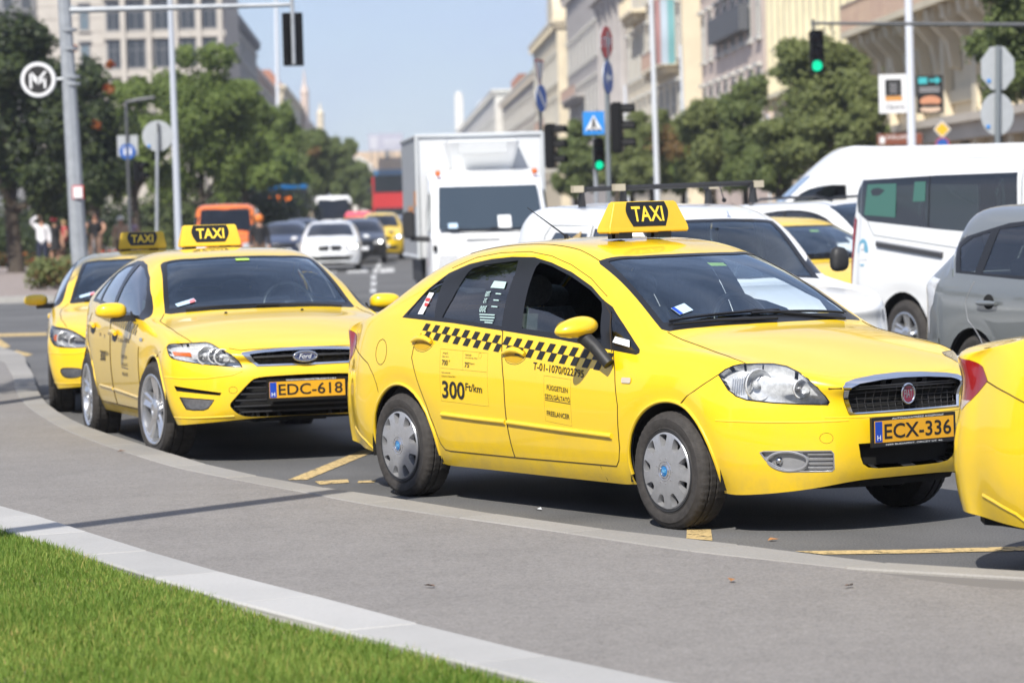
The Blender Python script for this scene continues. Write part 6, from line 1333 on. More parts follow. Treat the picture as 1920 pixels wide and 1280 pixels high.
for py in (57, 92, 145, 158): p = wp(125 + py * .065, py, 53); mb.tube([(p.x - b0.x - .02, 0, p.z - .02), (p.x - b0.x - .02, 0, p.z + .03)], .15, 12)
mb.build('pole_band', MGAL, ms)
p = wp(546, 28, 53); sg = signal('traffic_light', 'black traffic light seen from behind, hanging from the long mast arm', (p.x, 53, p.z - .02), math.pi + .25, None, 3, .28, True)
mc = wp(73, 150, 53); mt = thing('metro_sign', 'round black metro sign with white ring and M', 'sign', (mc.x, 52.9, mc.z))
V_, F_ = fill2d([disc(.30, 40)]); mb = MB(); mb.prism(disc(.315, 40), 0, .12, 'xz'); mb.build('sign_body', MGAL, mt); mb = MB(); mb.add([(a, -.006, b) for a, b in V_], F_); mb.build('white_ring', MSWH, mt)
V_, F_ = fill2d([disc(.243, 36)]); mb = MB(); mb.add([(a, -.010, b) for a, b in V_], F_); mb.build('black_disc', MPRB, mt)
def stroke(pts, w):
    V_, F_ = [], []
    for (ax, az), (bx_, bz) in zip(pts, pts[1:]):
        L = math.hypot(bx_ - ax, bz - az); nx, nz = -(bz - az) / L * w / 2, (bx_ - ax) / L * w / 2; ex, ez = (bx_ - ax) / L * w * .35, (bz - az) / L * w * .35; o = len(V_); V_ += [(ax - ex + nx, az - ez + nz), (bx_ + ex + nx, bz + ez + nz), (bx_ + ex - nx, bz + ez - nz), (ax - ex - nx, az - ez - nz)]; F_.append((o, o + 1, o + 2, o + 3))
    return V_, F_
mb = MB()
for k, q in enumerate(([(-.13, -.14), (-.13, .13), (-.0, -.01), (.13, .13)], [(-.075, .02), (0, -.075), (.12, .03), (.12, -.14)])):
    V_, F_ = stroke(q, .042); mb.add([(a, -.014 - .001 * k, b) for a, b in V_], F_)
mb.build('letter_m', MSWH, mt); mb = MB(); mb.tube([(.30, .05, -.0), (.55, .05, 0)], .03, 8); mb.build('bracket', MGAL, mt)
# slender lamp poles, back of a round sign
lp0 = wp(333, 455, 65); lp1 = wp(316, 0, 65); pole('lamp_post', 'slender pale lamp post beside the round sign back', 'lamp post', lp0.x + .03, 65, lp1.z + 1, .085, .055, M('pale_pole', (.52, .55, .60), .45, .2), lp1.x - lp0.x)
sc0 = wp(295, 255, 58); rs = pole('round_sign', 'back of a round grey traffic sign on a leaning pole, left of the orange minibus', 'sign', wp(289, 430, 58).x, 58, sc0.z + .05, .035, .033, MGAL, sc0.x - wp(289, 430, 58).x)
sign_plate(rs, 'sign_plate', disc(.30, 36), (sc0.x - wp(289, 430, 58).x, .05, sc0.z), MSBK, MSBK, .02); mb = MB(); mb.prism(circle(-.17, -.19, .028, 10), -.03, -.012, 'xz'); o = mb.build('sticker', MSKY, rs); o.location = (sc0.x - wp(289, 430, 58).x, .04, sc0.z); mb = MB(); mb.b6(-.0, .05, -.02, .0, -.28, .25); o = mb.build('channel', MDPO, rs); o.location = (sc0.x - wp(289, 430, 58).x, 0, sc0.z)
dl = wp(243, 400, 78); h_ = wp(241, 188, 78).z; ld = pole('street_lamp', 'dark street lamp with a flat head and a blue path sign', 'street lamp', dl.x, 78, h_, .05, .04, MDPO); mb = MB(); mb.tube([(0, 0, h_ - .05), (.3, 0, h_), (.75, 0, h_ + .05)], [.035, .05, .04], 8); mb.build('lamp_head', MDPO, ld)
z_ = wp(245, 284, 78).z; sign_plate(ld, 'grey_board', [(-.27, -.12), (.27, -.12), (.27, .42), (-.27, .42)], (0, .06, z_), MSBK, MSBK); 
dec = []
for cx in (-.07, .08): dec.append((*fill2d([[(cx - .022, -.09), (cx + .022, -.09), (cx + .03, .05), (cx - .03, .05)]]), MSWH, 'figure')); dec.append((*fill2d([circle(cx, .085, .026, 10)]), MSWH, 'figure_head'))
sign_plate(ld, 'path_sign', disc(.21, 28), (0, -.03, z_), MBLU, MSBK, deco=dec)
pd = wp(246, 320, 77); signal('traffic_light', 'small dark pedestrian signal on the dark street lamp', (pd.x + .12, 77.6, pd.z + .25), .9, None, 2, .26)
# central post: stop sign, arrow, crossing sign, signals
cp = wp(1140, 400, 53); cs = pole('sign_post', 'grey post with the red stop sign and blue arrow edge on', 'sign post', cp.x, 53, wp(1137, 60, 53).z, .045, .045, M('post_grey', (.17, .19, .20), .5), wp(1137, 60, 53).x - cp.x)
def off(px, py): q = wp(px, py, 53); return (q.x - cp.x, -.06, q.z)
octa = [(.30 * math.cos(R(22.5 + 45 * k)), .30 * math.sin(R(22.5 + 45 * k))) for k in range(8)]
V_, F_ = text_fit('STOP', -.22, .22, -.09, .09, .01); sign_plate(cs, 'stop_sign', octa, off(1137, 80), MSRD, MSBK, rz=R(67), deco=((V_, F_, MSWH, 'sign_lettering'),))
arr = fill2d([[(-.19, .0), (-.06, .13), (-.06, .045), (.19, .045), (.19, -.045), (-.06, -.045), (-.06, -.13)]]); sign_plate(cs, 'arrow_sign', disc(.295, 32), off(1140, 146), MBLU, MSBK, rz=R(71), deco=((*arr, MSWH, 'arrow'),))
fig = [(*fill2d([[(-.15, -.13), (.15, -.13), (0, .14)]]), MSWH, 'triangle'), (*fill2d([[(-.05, -.10), (-.015, -.10), (.01, -.04), (.035, -.10), (.065, -.10), (.025, .0), (.02, .05), (-.025, .05), (-.03, -.02)]]), MPRB, 'walker'), (*fill2d([circle(0, .07, .018, 8)]), MPRB, 'walker_head')]
for k in range(3): fig.append((*fill2d([[(-.12 + .09 * k, -.128), (-.06 + .09 * k, -.128), (-.055 + .09 * k, -.108), (-.11 + .09 * k, -.108)]]), MPRB, 'stripe'))
sign_plate(cs, 'crossing_sign', [(-.19, -.205), (.19, -.205), (.19, .205), (-.19, .205)], off(1113, 231), MSKY, MSBK, deco=fig)
q = wp(1156, 192, 53); signal('traffic_light', 'three lamp signal seen from the side on the stop sign post', (q.x, 53, q.z), R(80), None)
q = wp(1122, 258, 57); signal('traffic_light', 'small signal showing green left of the stop sign post', (q.x, 57, q.z), 0, 2, 3, .21)
pole('signal_post', 'thin grey post under the small green signal', 'post', wp(1117, 320, 57).x, 57.2, q.z, .04, .04, MGAL)
# second post left of it, behind the truck
dp = wp(1012, 240, 60); ds = pole('sign_post', 'thin dark post with edge on triangle and blue diagonal arrow, right of the truck', 'sign post', dp.x, 60, wp(1011, 112, 60).z, .035, .035, MDPO, wp(1011, 112, 60).x - dp.x)
def off2(px, py): q = wp(px, py, 60); return (q.x - dp.x, -.05, q.z)
sign_plate(ds, 'give_way_sign', [(-.36, .30), (.36, .30), (0, -.32)], off2(1012, 140), MSWH, MSBK, rz=R(75), rim=MSRD); V_, F_ = stroke([(-.15, .15), (.14, -.14)], .07)
sign_plate(ds, 'arrow_sign', disc(.27, 30), off2(1015, 185), MBLU, MSBK, rz=R(66), deco=((V_, F_, MSWH, 'arrow'),)); q = wp(1032, 232, 60); signal('traffic_light', 'dark signal half hidden behind the right edge of the truck box', (q.x, 60, q.z), R(70), None)
# right: overhanging signal with green lamp, octagon and round sign backs, banner post
gp = wp(1530, 57, 62); signal('traffic_light', 'overhead traffic light showing a bright green lamp', (gp.x, 62, gp.z), -.05, 2, 3, .295)
am = thing('mast_arm', 'thin dark arm holding the green overhead light, reaching out of the tree', 'mast', (wp(1960, 43, 62).x, 62, 0)); e0 = wp(1521, 44, 62); e1 = wp(1960, 47, 62); mb = MB(); mb.tube([(e0.x - e1.x, 0, e0.z), (0, 0, e1.z)], [.03, .045], 8); mb.tube([(e0.x - e1.x + .04, 0, e0.z + .08), (e0.x - e1.x + .05, 0, gp.z)], .03, 8); mb.build('arm', MDPO, am); mb = MB(); mb.tube([(0, 0, 0), (0, 0, e1.z + .5)], [.12, .09], 10); mb.build('pole', MGAL, am)
op = wp(1863, 300, 54); os_ = pole('sign_post', 'grey post carrying the backs of an octagonal and a round sign', 'sign post', op.x, 54, wp(1872, 86, 54).z, .055, .05, M('post_grey', (.17, .19, .20), .5), wp(1872, 86, 54).x - op.x)
def off3(px, py): q = wp(px, py, 54); return (q.x - op.x, .07, q.z)
for nm, poly, c in (('octagon_plate', [(.325 * math.cos(R(22.5 + 45 * k)), .42 * math.sin(R(22.5 + 45 * k))) for k in range(8)], (1872, 128)), ('round_plate', [(.30 * math.cos(t), .39 * math.sin(t)) for t in np.linspace(0, 6.283, 33)[:-1]], (1871, 214))):
    o = sign_plate(os_, nm, poly, off3(*c), MSBK, MSBK); mb = MB(); mb.prism(circle(-.17, -.22, .035, 10), -.03, -.01, 'xz'); k_ = mb.build('sticker', MSKY, o); mb = MB(); mb.b6(.01, .055, -.05, -.02, -.36, .36); mb.build('channel', MDPO, o)
bp = wp(1710, 270, 75); t1 = wp(1703, -10, 75); bn = pole('lamp_post', 'white lamp post carrying two advertising banners', 'lamp post', bp.x, 75, t1.z + 1.5, .12, .09, M('white_pole', (.62, .65, .70), .45), t1.x - bp.x)
def banner(label, px0, px1, py0, py1, Y, frame, deco):
    a, c = wp(px0, py1, Y), wp(px1, py0, Y); w, h = c.x - a.x, c.z - a.z; t = thing('banner', label, 'banner', ((a.x + c.x) / 2, Y, a.z)); mb = MB(); mb.b6(-w / 2, w / 2, 0, .06, 0, h); mb.build('panel', frame, t)
    for k, (x0, x1, z0, z1, m, nm) in enumerate(deco): mb = MB(); mb.b6(x0 * w - w / 2, x1 * w - w / 2, -.006 - .003 * k, .02, z0 * h, z1 * h); mb.build(nm, m, t)
    return t, w, h
MOR2 = M('print_amber', (.6, .28, .06), .5); MTEAL = M('print_teal', (.05, .42, .45), .5); MBUN = M('print_bun', (.55, .25, .14), .5); MBRD = M('print_crumb', (.62, .45, .33), .5); MCRM = M('print_grey_text', (.35, .35, .36), .5)
bt, w_, hh = banner('white banner with black square and orange band, left of the lamp post', 1649, 1700, 139, 213, 75.3, MSWH, ((.22, .80, .44, .87, MPRB, 'black_square'), (.22, .82, .32, .43, MOR2, 'orange_band')))
V_, F_ = text_fit('Opera', -.28 * w_, .40 * w_, .08 * hh, .24 * hh, .01, shear=.2); mb = MB(); mb.add([(a, -.02, b) for a, b, c in V_], F_); mb.build('lettering', MCRM, bt); mb = MB()
for k in range(4): mb.b6(-.12 * w_, .14 * w_, -.02, -.015, (.52 + .07 * k) * hh, (.545 + .07 * k) * hh)
mb.build('print_lines', MCRM, bt)
bt, w_, hh = banner('black banner with a teal arrow above a burger, right of the lamp post', 1720, 1768, 141, 213, 75.3, MPRB, ((.06, .40, .78, .95, MTEAL, 'teal_block'),))
V_, F_ = fill2d([[(-.02, .83), (.22, .83), (.22, .75), (.42, .865), (.22, .97), (.22, .90), (-.02, .90)]]); mb = MB(); mb.add([(a * w_, -.02, b * hh) for a, b in V_], F_); mb.build('arrow', MTEAL, bt); mb = MB()
for z_, m_ in ((.64, 0), (.56, 0)): mb.b6(-.42 * w_, .36 * w_, -.02, -.015, z_ * hh, (z_ + .04) * hh)
mb.build('print_lines', MCRM, bt)
for nm, m_, cz_, rz_, hz_ in (('bun_top', MBUN, .32, .40, .14), ('patty', MPRB, .20, .42, .05), ('bun_bottom', MBRD, .10, .40, .08)):
    V_, F_ = fill2d([[(rz_ * w_ * math.cos(t), cz_ * hh + hz_ * hh * math.sin(t)) for t in np.linspace(0, 6.283, 25)[:-1]]]); mb = MB(); mb.add([(a, -.02 if nm != 'patty' else -.024, b) for a, b in V_], F_); mb.build(nm, m_, bt)
yd = wp(1766, 243, 84); yt = pole('priority_sign', 'yellow diamond priority sign on a thin post, right of the banners', 'sign', yd.x, 84, yd.z + .3, .04, .04, MGAL); sign_plate(yt, 'diamond_plate', [(.24, 0), (0, .24), (-.24, 0), (0, -.24)], (0, -.06, yd.z), MSYE, MSBK, rim=MSWH)
q = wp(1766, 271, 84); sign_plate(yt, 'round_plate', disc(.2, 20), (0, -.06, q.z), MBLU, MSBK, rim=MSRD)
bs = wp(1687, 262, 88); bt = thing('direction_sign', 'brown direction sign lettered PARLAMENT above the tall van', 'sign', (bs.x, 88, 0)); sign_plate(bt, 'brown_plate', [(-.66, -.15), (.66, -.15), (.66, .18), (-.66, .18)], (0, 0, bs.z), M('sign_brown', (.20, .06, .03), .5), MSBK, deco=((*text_fit('PARLAMENT', -.38, .50, .02, .13)[:2], MSWH, 'sign_lettering'), (*fill2d([[(-.59, -.10), (-.44, -.10), (-.44, .10), (-.59, .10)]]), MSWH, 'pictogram'))); mb = MB()
for s in (-.6, .6): mb.tube([(s, .05, 0), (s, .05, bs.z + .2)], .04, 6)
mb.build('post', MGAL, bt)
for px0, py0, px1, py1, Y, r, nm, lb in ((1285, 240, 1276, 85, 130, .09, 'lamp_post', 'pale lamp post in front of the balconies, between the right hand trees'), (1229, 190, 1221, -10, 120, .12, 'flag_pole', 'leaning pale flag pole with a red white and green flag'), (518, 190, 517, 0, 170, .13, 'lamp_post', 'tall white lamp post beside the hanging traffic light'), (1443, 330, 1440, 215, 120, .07, 'lamp_post', 'thin white post at the trunk of the broad tree'), (1174, 245, 1172, 160, 160, .1, 'lamp_post', 'short pale post just right of the blue arrow sign')):
    a, c = wp(px0, py0, Y), wp(px1, py1, Y); t = pole(nm, lb, 'post', a.x, Y, c.z, r, r * .7, M('white_pole', (.62, .65, .70), .45), c.x - a.x)
    if nm == 'flag_pole':
        for k, m_ in enumerate((M('flag_red', (.36, .20, .20), .8), M('flag_white', (.42, .50, .58), .8), M('flag_green', (.16, .36, .38), .8))):
            f_ = MB(); f_.grid([[(c.x - a.x - .55 + .62 + .28 * k + (j * .28), .1 + .05 * math.sin(i * 1.3 + j), c.z - .2 - i * (c.z - wp(0, 145, 120).z) / 6) for j in (0, 1)] for i in range(7)]); f_.build('flag_stripe', m_, t, smooth=60)
for px_, py_, l_ in ((430, 58, 'lamp'), (415, 62, 'x')): pass
# unseen pole and arm, added only to cast a long shadow across the pavement
pl_ = pole('street_lamp', 'street lamp stand-in, unseen pole and arm added beside the camera to cast the pavement shadow', 'street lamp', -4.6, 5.2, 6.3, .08, .06, MGAL)  # not a real lamp: unseen pole added only for its shadow
el = 1 / math.tan(R(SUN_EL)); sx_, sy_ = math.sin(R(SUN_AZ)) * el, math.cos(R(SUN_AZ)) * el
A_ = Vector((-2.35, 15.30, .09)); B_ = Vector((-.55, 17.42, .05)); mb = MB(); H_ = 5.0
P_ = [Vector((p.x - sx_ * (H_ - p.z), p.y - sy_ * (H_ - p.z), H_)) - Vector((-4.6, 5.2, 0)) for p in (A_ + (A_ - B_) * .25, B_)]
mb.tube([(0, 0, 5.2), tuple(P_[0]), tuple(P_[1])], [.08, .105, .095], 10); mb.build('arm', MGAL, pl_)
# ---------------------------------------------------------------- trees
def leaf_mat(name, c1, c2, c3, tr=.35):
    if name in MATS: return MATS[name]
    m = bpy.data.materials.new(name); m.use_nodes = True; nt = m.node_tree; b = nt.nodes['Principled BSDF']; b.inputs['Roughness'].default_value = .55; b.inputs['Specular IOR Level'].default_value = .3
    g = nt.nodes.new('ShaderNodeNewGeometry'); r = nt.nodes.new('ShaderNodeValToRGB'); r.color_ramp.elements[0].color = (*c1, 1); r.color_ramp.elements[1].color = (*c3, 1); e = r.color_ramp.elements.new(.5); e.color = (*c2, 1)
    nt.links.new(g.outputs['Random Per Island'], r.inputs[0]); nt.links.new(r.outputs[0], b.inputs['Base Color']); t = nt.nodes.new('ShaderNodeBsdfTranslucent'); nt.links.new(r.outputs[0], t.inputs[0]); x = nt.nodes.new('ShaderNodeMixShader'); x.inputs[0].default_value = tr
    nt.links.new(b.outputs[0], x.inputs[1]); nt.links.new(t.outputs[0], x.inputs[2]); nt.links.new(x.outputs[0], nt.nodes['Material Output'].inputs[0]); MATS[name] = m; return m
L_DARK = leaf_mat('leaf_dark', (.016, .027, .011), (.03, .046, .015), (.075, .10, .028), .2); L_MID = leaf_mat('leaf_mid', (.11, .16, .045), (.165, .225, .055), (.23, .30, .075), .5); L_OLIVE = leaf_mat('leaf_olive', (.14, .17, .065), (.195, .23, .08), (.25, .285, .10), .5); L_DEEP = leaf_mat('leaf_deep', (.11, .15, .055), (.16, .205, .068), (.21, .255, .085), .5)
L_RUST = leaf_mat('leaf_rust', (.13, .085, .03), (.17, .10, .035), (.19, .14, .045)); L_RED = leaf_mat('leaf_red', (.20, .03, .01), (.30, .07, .015), (.35, .12, .02)); MBRK = M('bark', (.075, .06, .045), .9, noise=.3, scale=8)
def leaf_cloud(rg, blobs, n, size, flat=.5):
    """leaf quads scattered through ellipsoid clumps -> vertex array"""
    vol = np.array([b[3] * b[4] * b[5] for b in blobs]) ** .72; cnt = np.maximum(20, (n * vol / vol.sum()).astype(int)); out = []
    for (x, y, z, rx, ry, rz), c in zip(blobs, cnt):
        d = rg.normal(size=(c, 3)); d /= np.linalg.norm(d, axis=1)[:, None]; r = rg.uniform(.3, 1.12, c) ** .55 * (1 + .18 * np.abs(rg.normal(size=c)) * (rg.rand(c) < .3)); r *= 1 + .16 * np.sin(d[:, 0] * 7 + x * 3) * np.sin(d[:, 2] * 6 + z * 2)
        P = np.array([x, y, z]) + d * r[:, None] * np.array([rx, ry, rz]); nn = d * .9 + rg.normal(size=(c, 3)) * .55 + np.array([-.1, -.25, .4]); nn /= np.linalg.norm(nn, axis=1)[:, None]
        u = np.cross(nn, rg.normal(size=(c, 3))); u /= np.linalg.norm(u, axis=1)[:, None]; v = np.cross(nn, u); s = size * rg.uniform(.55, 1.3, c)[:, None]
        out.append(np.stack([P - u * s * .5, P + v * s * .32 - u * .0, P + u * s * .5, P - v * s * .32], 1))
    return np.concatenate(out)
def quads_mesh(name, Q, mat):
    n = len(Q); me = bpy.data.meshes.new(name); me.vertices.add(n * 4); me.vertices.foreach_set('co', Q.reshape(-1).astype(np.float32)); me.loops.add(n * 4); me.loops.foreach_set('vertex_index', np.arange(n * 4, dtype=np.int32)); me.polygons.add(n); me.polygons.foreach_set('loop_start', np.arange(0, n * 4, 4, dtype=np.int32)); me.polygons.foreach_set('loop_total', np.full(n, 4, np.int32)); me.materials.append(mat); me.update(calc_edges=True); return me
def tree(label, x, Y, z0, z1, w, n, size, mat, seed, trunk=.18, extra=(), group=None, dep=None, name='broadleaf_tree'):
    rg = np.random.RandomState(seed); t = thing(name, label, 'tree', (x, Y, 0), 0, group); H = z1 - z0; dep = dep or w; blobs = [(0, 0, z0 + H * .5, w * .24, dep * .24, H * .32)]
    k = int(17 + w * 2.2)
    for i in range(k):
        a = rg.uniform(0, 6.283); hh = rg.uniform(.12, .92); prof = math.sin(math.pi * min(1, .18 + hh * .80)) ** .6; rr = rg.uniform(.45, .82) * prof * w * .5; s = rg.uniform(.085, .18)
        blobs.append((math.cos(a) * rr, math.sin(a) * rr * dep / w, z0 + hh * H, w * s, dep * s, H * rg.uniform(.06, .13)))
    me = quads_mesh('crown', leaf_cloud(rg, blobs, n, size), mat); o = bpy.data.objects.new('crown', me); COL.objects.link(o); o.parent = t
    for (ex, ez, er, em, en) in extra:
        q = leaf_cloud(rg, [(ex, -dep * .42, ez, er, er * .5, er * .8)], en, size); o2 = bpy.data.objects.new('leaf_spray', quads_mesh('leaf_spray', q, em)); COL.objects.link(o2); o2.parent = t
    mb = MB(); lean = rg.uniform(-.2, .2); mb.tube([(0, 0, -.1), (lean * .3, 0, z0 * .6), (lean, 0, z0 + H * .3), (lean * 1.4, .1, z0 + H * .7)], [trunk, trunk * .8, trunk * .55, trunk * .2], 9)
    for b in blobs[1:7]: s = rg.uniform(.15, .45); mb.tube([(lean * s, 0, z0 + H * .25 * s), (b[0] * .5, b[1] * .5, (z0 + b[2]) / 2), (b[0], b[1], b[2])], [trunk * .45, trunk * .28, trunk * .1], 6)
    mb.build('trunk', MBRK, t, smooth=60); return t
def ptree(label, px, pyt, pyb, pw, Y, n, size, mat, seed, **k):
    a, b = wp(px, pyt, Y), wp(px, pyb, Y); ex = tuple(((e[0] - px) / 5600 * Y, wp(e[0], e[1], Y).z, e[2] / 5600 * Y, e[3], e[4]) for e in k.pop('spray', ())); return tree(label, a.x, Y, b.z, a.z, pw / 5600 * Y, int(n * 1.9), size * .70, mat, seed, extra=ex, **k)
GL, GR_ = 'trees on the left side of the avenue', 'trees on the right side of the avenue'
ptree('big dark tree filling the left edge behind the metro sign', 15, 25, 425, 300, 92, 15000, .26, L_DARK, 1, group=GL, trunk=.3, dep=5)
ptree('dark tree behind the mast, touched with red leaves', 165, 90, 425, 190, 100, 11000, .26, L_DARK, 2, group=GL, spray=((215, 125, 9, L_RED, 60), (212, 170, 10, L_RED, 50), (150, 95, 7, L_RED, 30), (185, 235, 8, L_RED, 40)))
ptree('bright green tree rising behind the slender lamp post', 370, 68, 400, 230, 118, 13000, .30, L_MID, 3, group=GL)
ptree('low green tree behind the dark street lamp', 250, 140, 380, 170, 112, 9000, .28, L_MID, 4, group=GL)
ptree('green tree above the orange minibus', 455, 150, 385, 150, 128, 8000, .32, L_MID, 5, group=GL)
for i, (px, t, b, w, Y, m) in enumerate(((520, 190, 375, 130, 145, L_MID), (570, 232, 380, 100, 170, L_DEEP), (605, 245, 385, 90, 195, L_DEEP), (640, 255, 390, 80, 225, L_DEEP), (672, 300, 395, 60, 270, L_DEEP), (692, 318, 396, 40, 320, L_DEEP))):
    ptree(('green tree above the blue bus', 'darker tree right of the one above the bus', 'third dark tree in the row towards the bend', 'fourth dark tree in the row towards the bend', 'fifth dark tree in the row, nearly at the bend', 'last small tree at the left of the red bus')[i], px, t, b, w, Y, 6000, .36 + .03 * i, m, 20 + i, group=GL, spray=((590, 285, 12, L_RUST, 60),) if i == 1 else ())
for i, (px, t, b, w, Y, m, sp) in enumerate(((1080, 222, 372, 110, 130, L_DEEP, ()), (1150, 245, 365, 90, 124, L_OLIVE, ()), (1215, 200, 372, 130, 122, L_OLIVE, ((1245, 265, 34, L_RUST, 380),)), (1330, 185, 375, 150, 118, L_OLIVE, ((1262, 285, 22, L_RUST, 160),)), (1395, 130, 370, 120, 112, L_DEEP, ()), (1530, 70, 335, 270, 100, L_OLIVE, ()), (1618, 150, 335, 130, 98, L_OLIVE, ()), (1465, 210, 372, 160, 106, L_DEEP, ()))):
    ptree(('dark green tree right of the truck box', 'small tree between the stop sign post and the truck', 'tree with a rust coloured patch right of the stop sign post', 'green tree under the stone balconies', 'deep green tree left of the overhead green light', 'broad olive tree under the overhead green light', 'olive tree left of the white banner', 'low dark tree below the broad olive one')[i], px, t, b, w, Y, 15000 if w > 200 else 8000, .28, m, 40 + i, group=GR_, spray=sp)
ptree('dark tree hanging into the upper right corner', 1935, -120, 205, 270, 70, 12000, .22, L_DEEP, 60, group=GR_)
ptree('pale green tree between the flag pole and the broad olive tree', 1275, 215, 372, 120, 126, 7000, .28, L_MID, 61, group=GR_)
ptree('dull green tree directly behind the stop sign post', 1185, 235, 372, 110, 128, 7000, .28, L_OLIVE, 62, group=GR_)
# hedge, planting and shrub on the far left pavement
def bush(name, label, cat, x, Y, w, d, h, n, size, mat, seed, extra=None):
    rg = np.random.RandomState(seed); t = thing(name, label, cat, (x, Y, .1)); blobs = [(rg.uniform(-.4, .4) * w, rg.uniform(-.3, .3) * d, h * rg.uniform(.3, .7), w * .3, d * .35, h * .34) for _ in range(8)]
    o = bpy.data.objects.new('foliage', quads_mesh('foliage', leaf_cloud(rg, blobs, n, size), mat)); COL.objects.link(o); o.parent = t
    if extra: o = bpy.data.objects.new('blossom', quads_mesh('blossom', leaf_cloud(rg, [(b[0], b[1] - d * .1, b[2], b[3] * .9, b[4], b[5]) for b in blobs], extra[0], size * 1.1), extra[1])); COL.objects.link(o); o.parent = t
    mb = MB()
    for k in range(6): a = k * 1.05; mb.tube([(0, 0, -.1), (math.cos(a) * w * .2, math.sin(a) * d * .2, h * .6)], [.02, .008], 5)
    mb.build('stems', MBRK, t); return t
p = wp(95, 520, 68); bush('flower_shrub', 'loose green and reddish shrub on the far kerb, left of the taxis', 'shrub', p.x + .15, 68, 1.2, .9, .78, 2600, .10, L_OLIVE, 71, (500, L_RUST))
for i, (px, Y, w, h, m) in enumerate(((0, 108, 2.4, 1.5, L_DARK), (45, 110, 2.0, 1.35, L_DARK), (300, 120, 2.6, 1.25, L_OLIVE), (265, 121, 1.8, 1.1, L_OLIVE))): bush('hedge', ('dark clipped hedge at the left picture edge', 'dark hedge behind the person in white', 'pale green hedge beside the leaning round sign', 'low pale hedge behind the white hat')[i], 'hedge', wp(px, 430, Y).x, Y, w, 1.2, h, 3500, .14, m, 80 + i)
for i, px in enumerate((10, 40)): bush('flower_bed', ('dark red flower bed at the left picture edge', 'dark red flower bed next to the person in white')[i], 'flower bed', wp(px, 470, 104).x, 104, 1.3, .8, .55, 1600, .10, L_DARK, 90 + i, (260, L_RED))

tree('shade tree standing on the lawn strip left of the camera', -5.35, 23.7, 4.8, 8.9, 4.2, 7500, .16, L_MID, 99, .16, name='broadleaf_tree')

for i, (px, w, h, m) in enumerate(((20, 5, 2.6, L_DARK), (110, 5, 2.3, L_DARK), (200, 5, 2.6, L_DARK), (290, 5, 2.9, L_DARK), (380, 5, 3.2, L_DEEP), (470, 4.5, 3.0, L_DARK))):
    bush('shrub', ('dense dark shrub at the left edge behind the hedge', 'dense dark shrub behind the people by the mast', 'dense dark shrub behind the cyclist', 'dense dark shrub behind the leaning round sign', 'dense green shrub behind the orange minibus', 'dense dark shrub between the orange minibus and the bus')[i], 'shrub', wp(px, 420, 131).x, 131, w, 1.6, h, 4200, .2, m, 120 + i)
# ---------------------------------------------------------------- buildings
def wallm(n, c, nz=.10): return M(n, c, .9, noise=nz, scale=.6)
BG = M('window_dark', (.025, .03, .038), .15, spec=.8); BGB = M('window_blue', (.10, .16, .20), .12, spec=.8); BFR = M('frame_white', (.55, .54, .50), .6); BROOF = wallm('roof_slate', (.10, .10, .11)); BTILE = wallm('roof_tile', (.28, .12, .07)); BCOP = wallm('roof_copper', (.25, .36, .33))
_wm = {}
def win_mesh(w, h, arch, fr, gl, sill):
    key = (w, h, arch, fr.name, gl.name, sill.name)
    if key in _wm: return _wm[key]
    def outline(k): return [(-w / 2 + k, k), (w / 2 - k, k)] + ([(w / 2 - k, h - k), (-w / 2 + k, h - k)] if not arch else [((w / 2 - k) * math.cos(t), h - w / 2 + (w / 2 - k) * math.sin(t)) for t in np.linspace(0, math.pi, 9)])
    f = MB(); V_, F_ = fill2d([outline(-.10), outline(.07)]); f.add([(a, -.05, b) for a, b in V_], F_); o = outline(-.10); n = len(o); f.add([(a, -.05, b) for a, b in o] + [(a, .0, b) for a, b in o], [(i, (i + 1) % n, (i + 1) % n + n, i + n) for i in range(n)])
    o = outline(.07); f.add([(a, -.05, b) for a, b in o] + [(a, .02, b) for a, b in o], [(i, (i + 1) % n, (i + 1) % n + n, i + n) for i in range(n)])
    f.b6(-.03, .03, -.045, .0, .05, h - .07); f.b6(-w / 2 + .05, w / 2 - .05, -.044, .0, h * .62, h * .62 + .05)
    g = MB(); V_, F_ = fill2d([outline(.06)]); g.add([(a, -.008, b) for a, b in V_], F_)
    s = MB(); s.b6(-w / 2 - .2, w / 2 + .2, -.22, .0, -.20, -.10); 
    if not arch: f.b6(-w / 2 - .2, w / 2 + .2, -.28, .0, h + .14, h + .30)
    _wm[key] = (f.mesh('window', fr), g.mesh('pane', gl), s.mesh('sill', sill)); return _wm[key]
def window(parent, wall_o, x, z, w, h, arch=False, fr=BFR, gl=BG, sill=None):
    """a window on the face y=0 of its building, looking along local -y"""
    m = win_mesh(w, h, arch, fr, gl, sill or fr); o = bpy.data.objects.new('window', m[0]); COL.objects.link(o); o.parent = parent; o.location = (x, -.01, z)
    for nm, me in (('pane', m[1]), ('sill', m[2])): c = bpy.data.objects.new(nm, me); COL.objects.link(c); c.parent = o
    return o
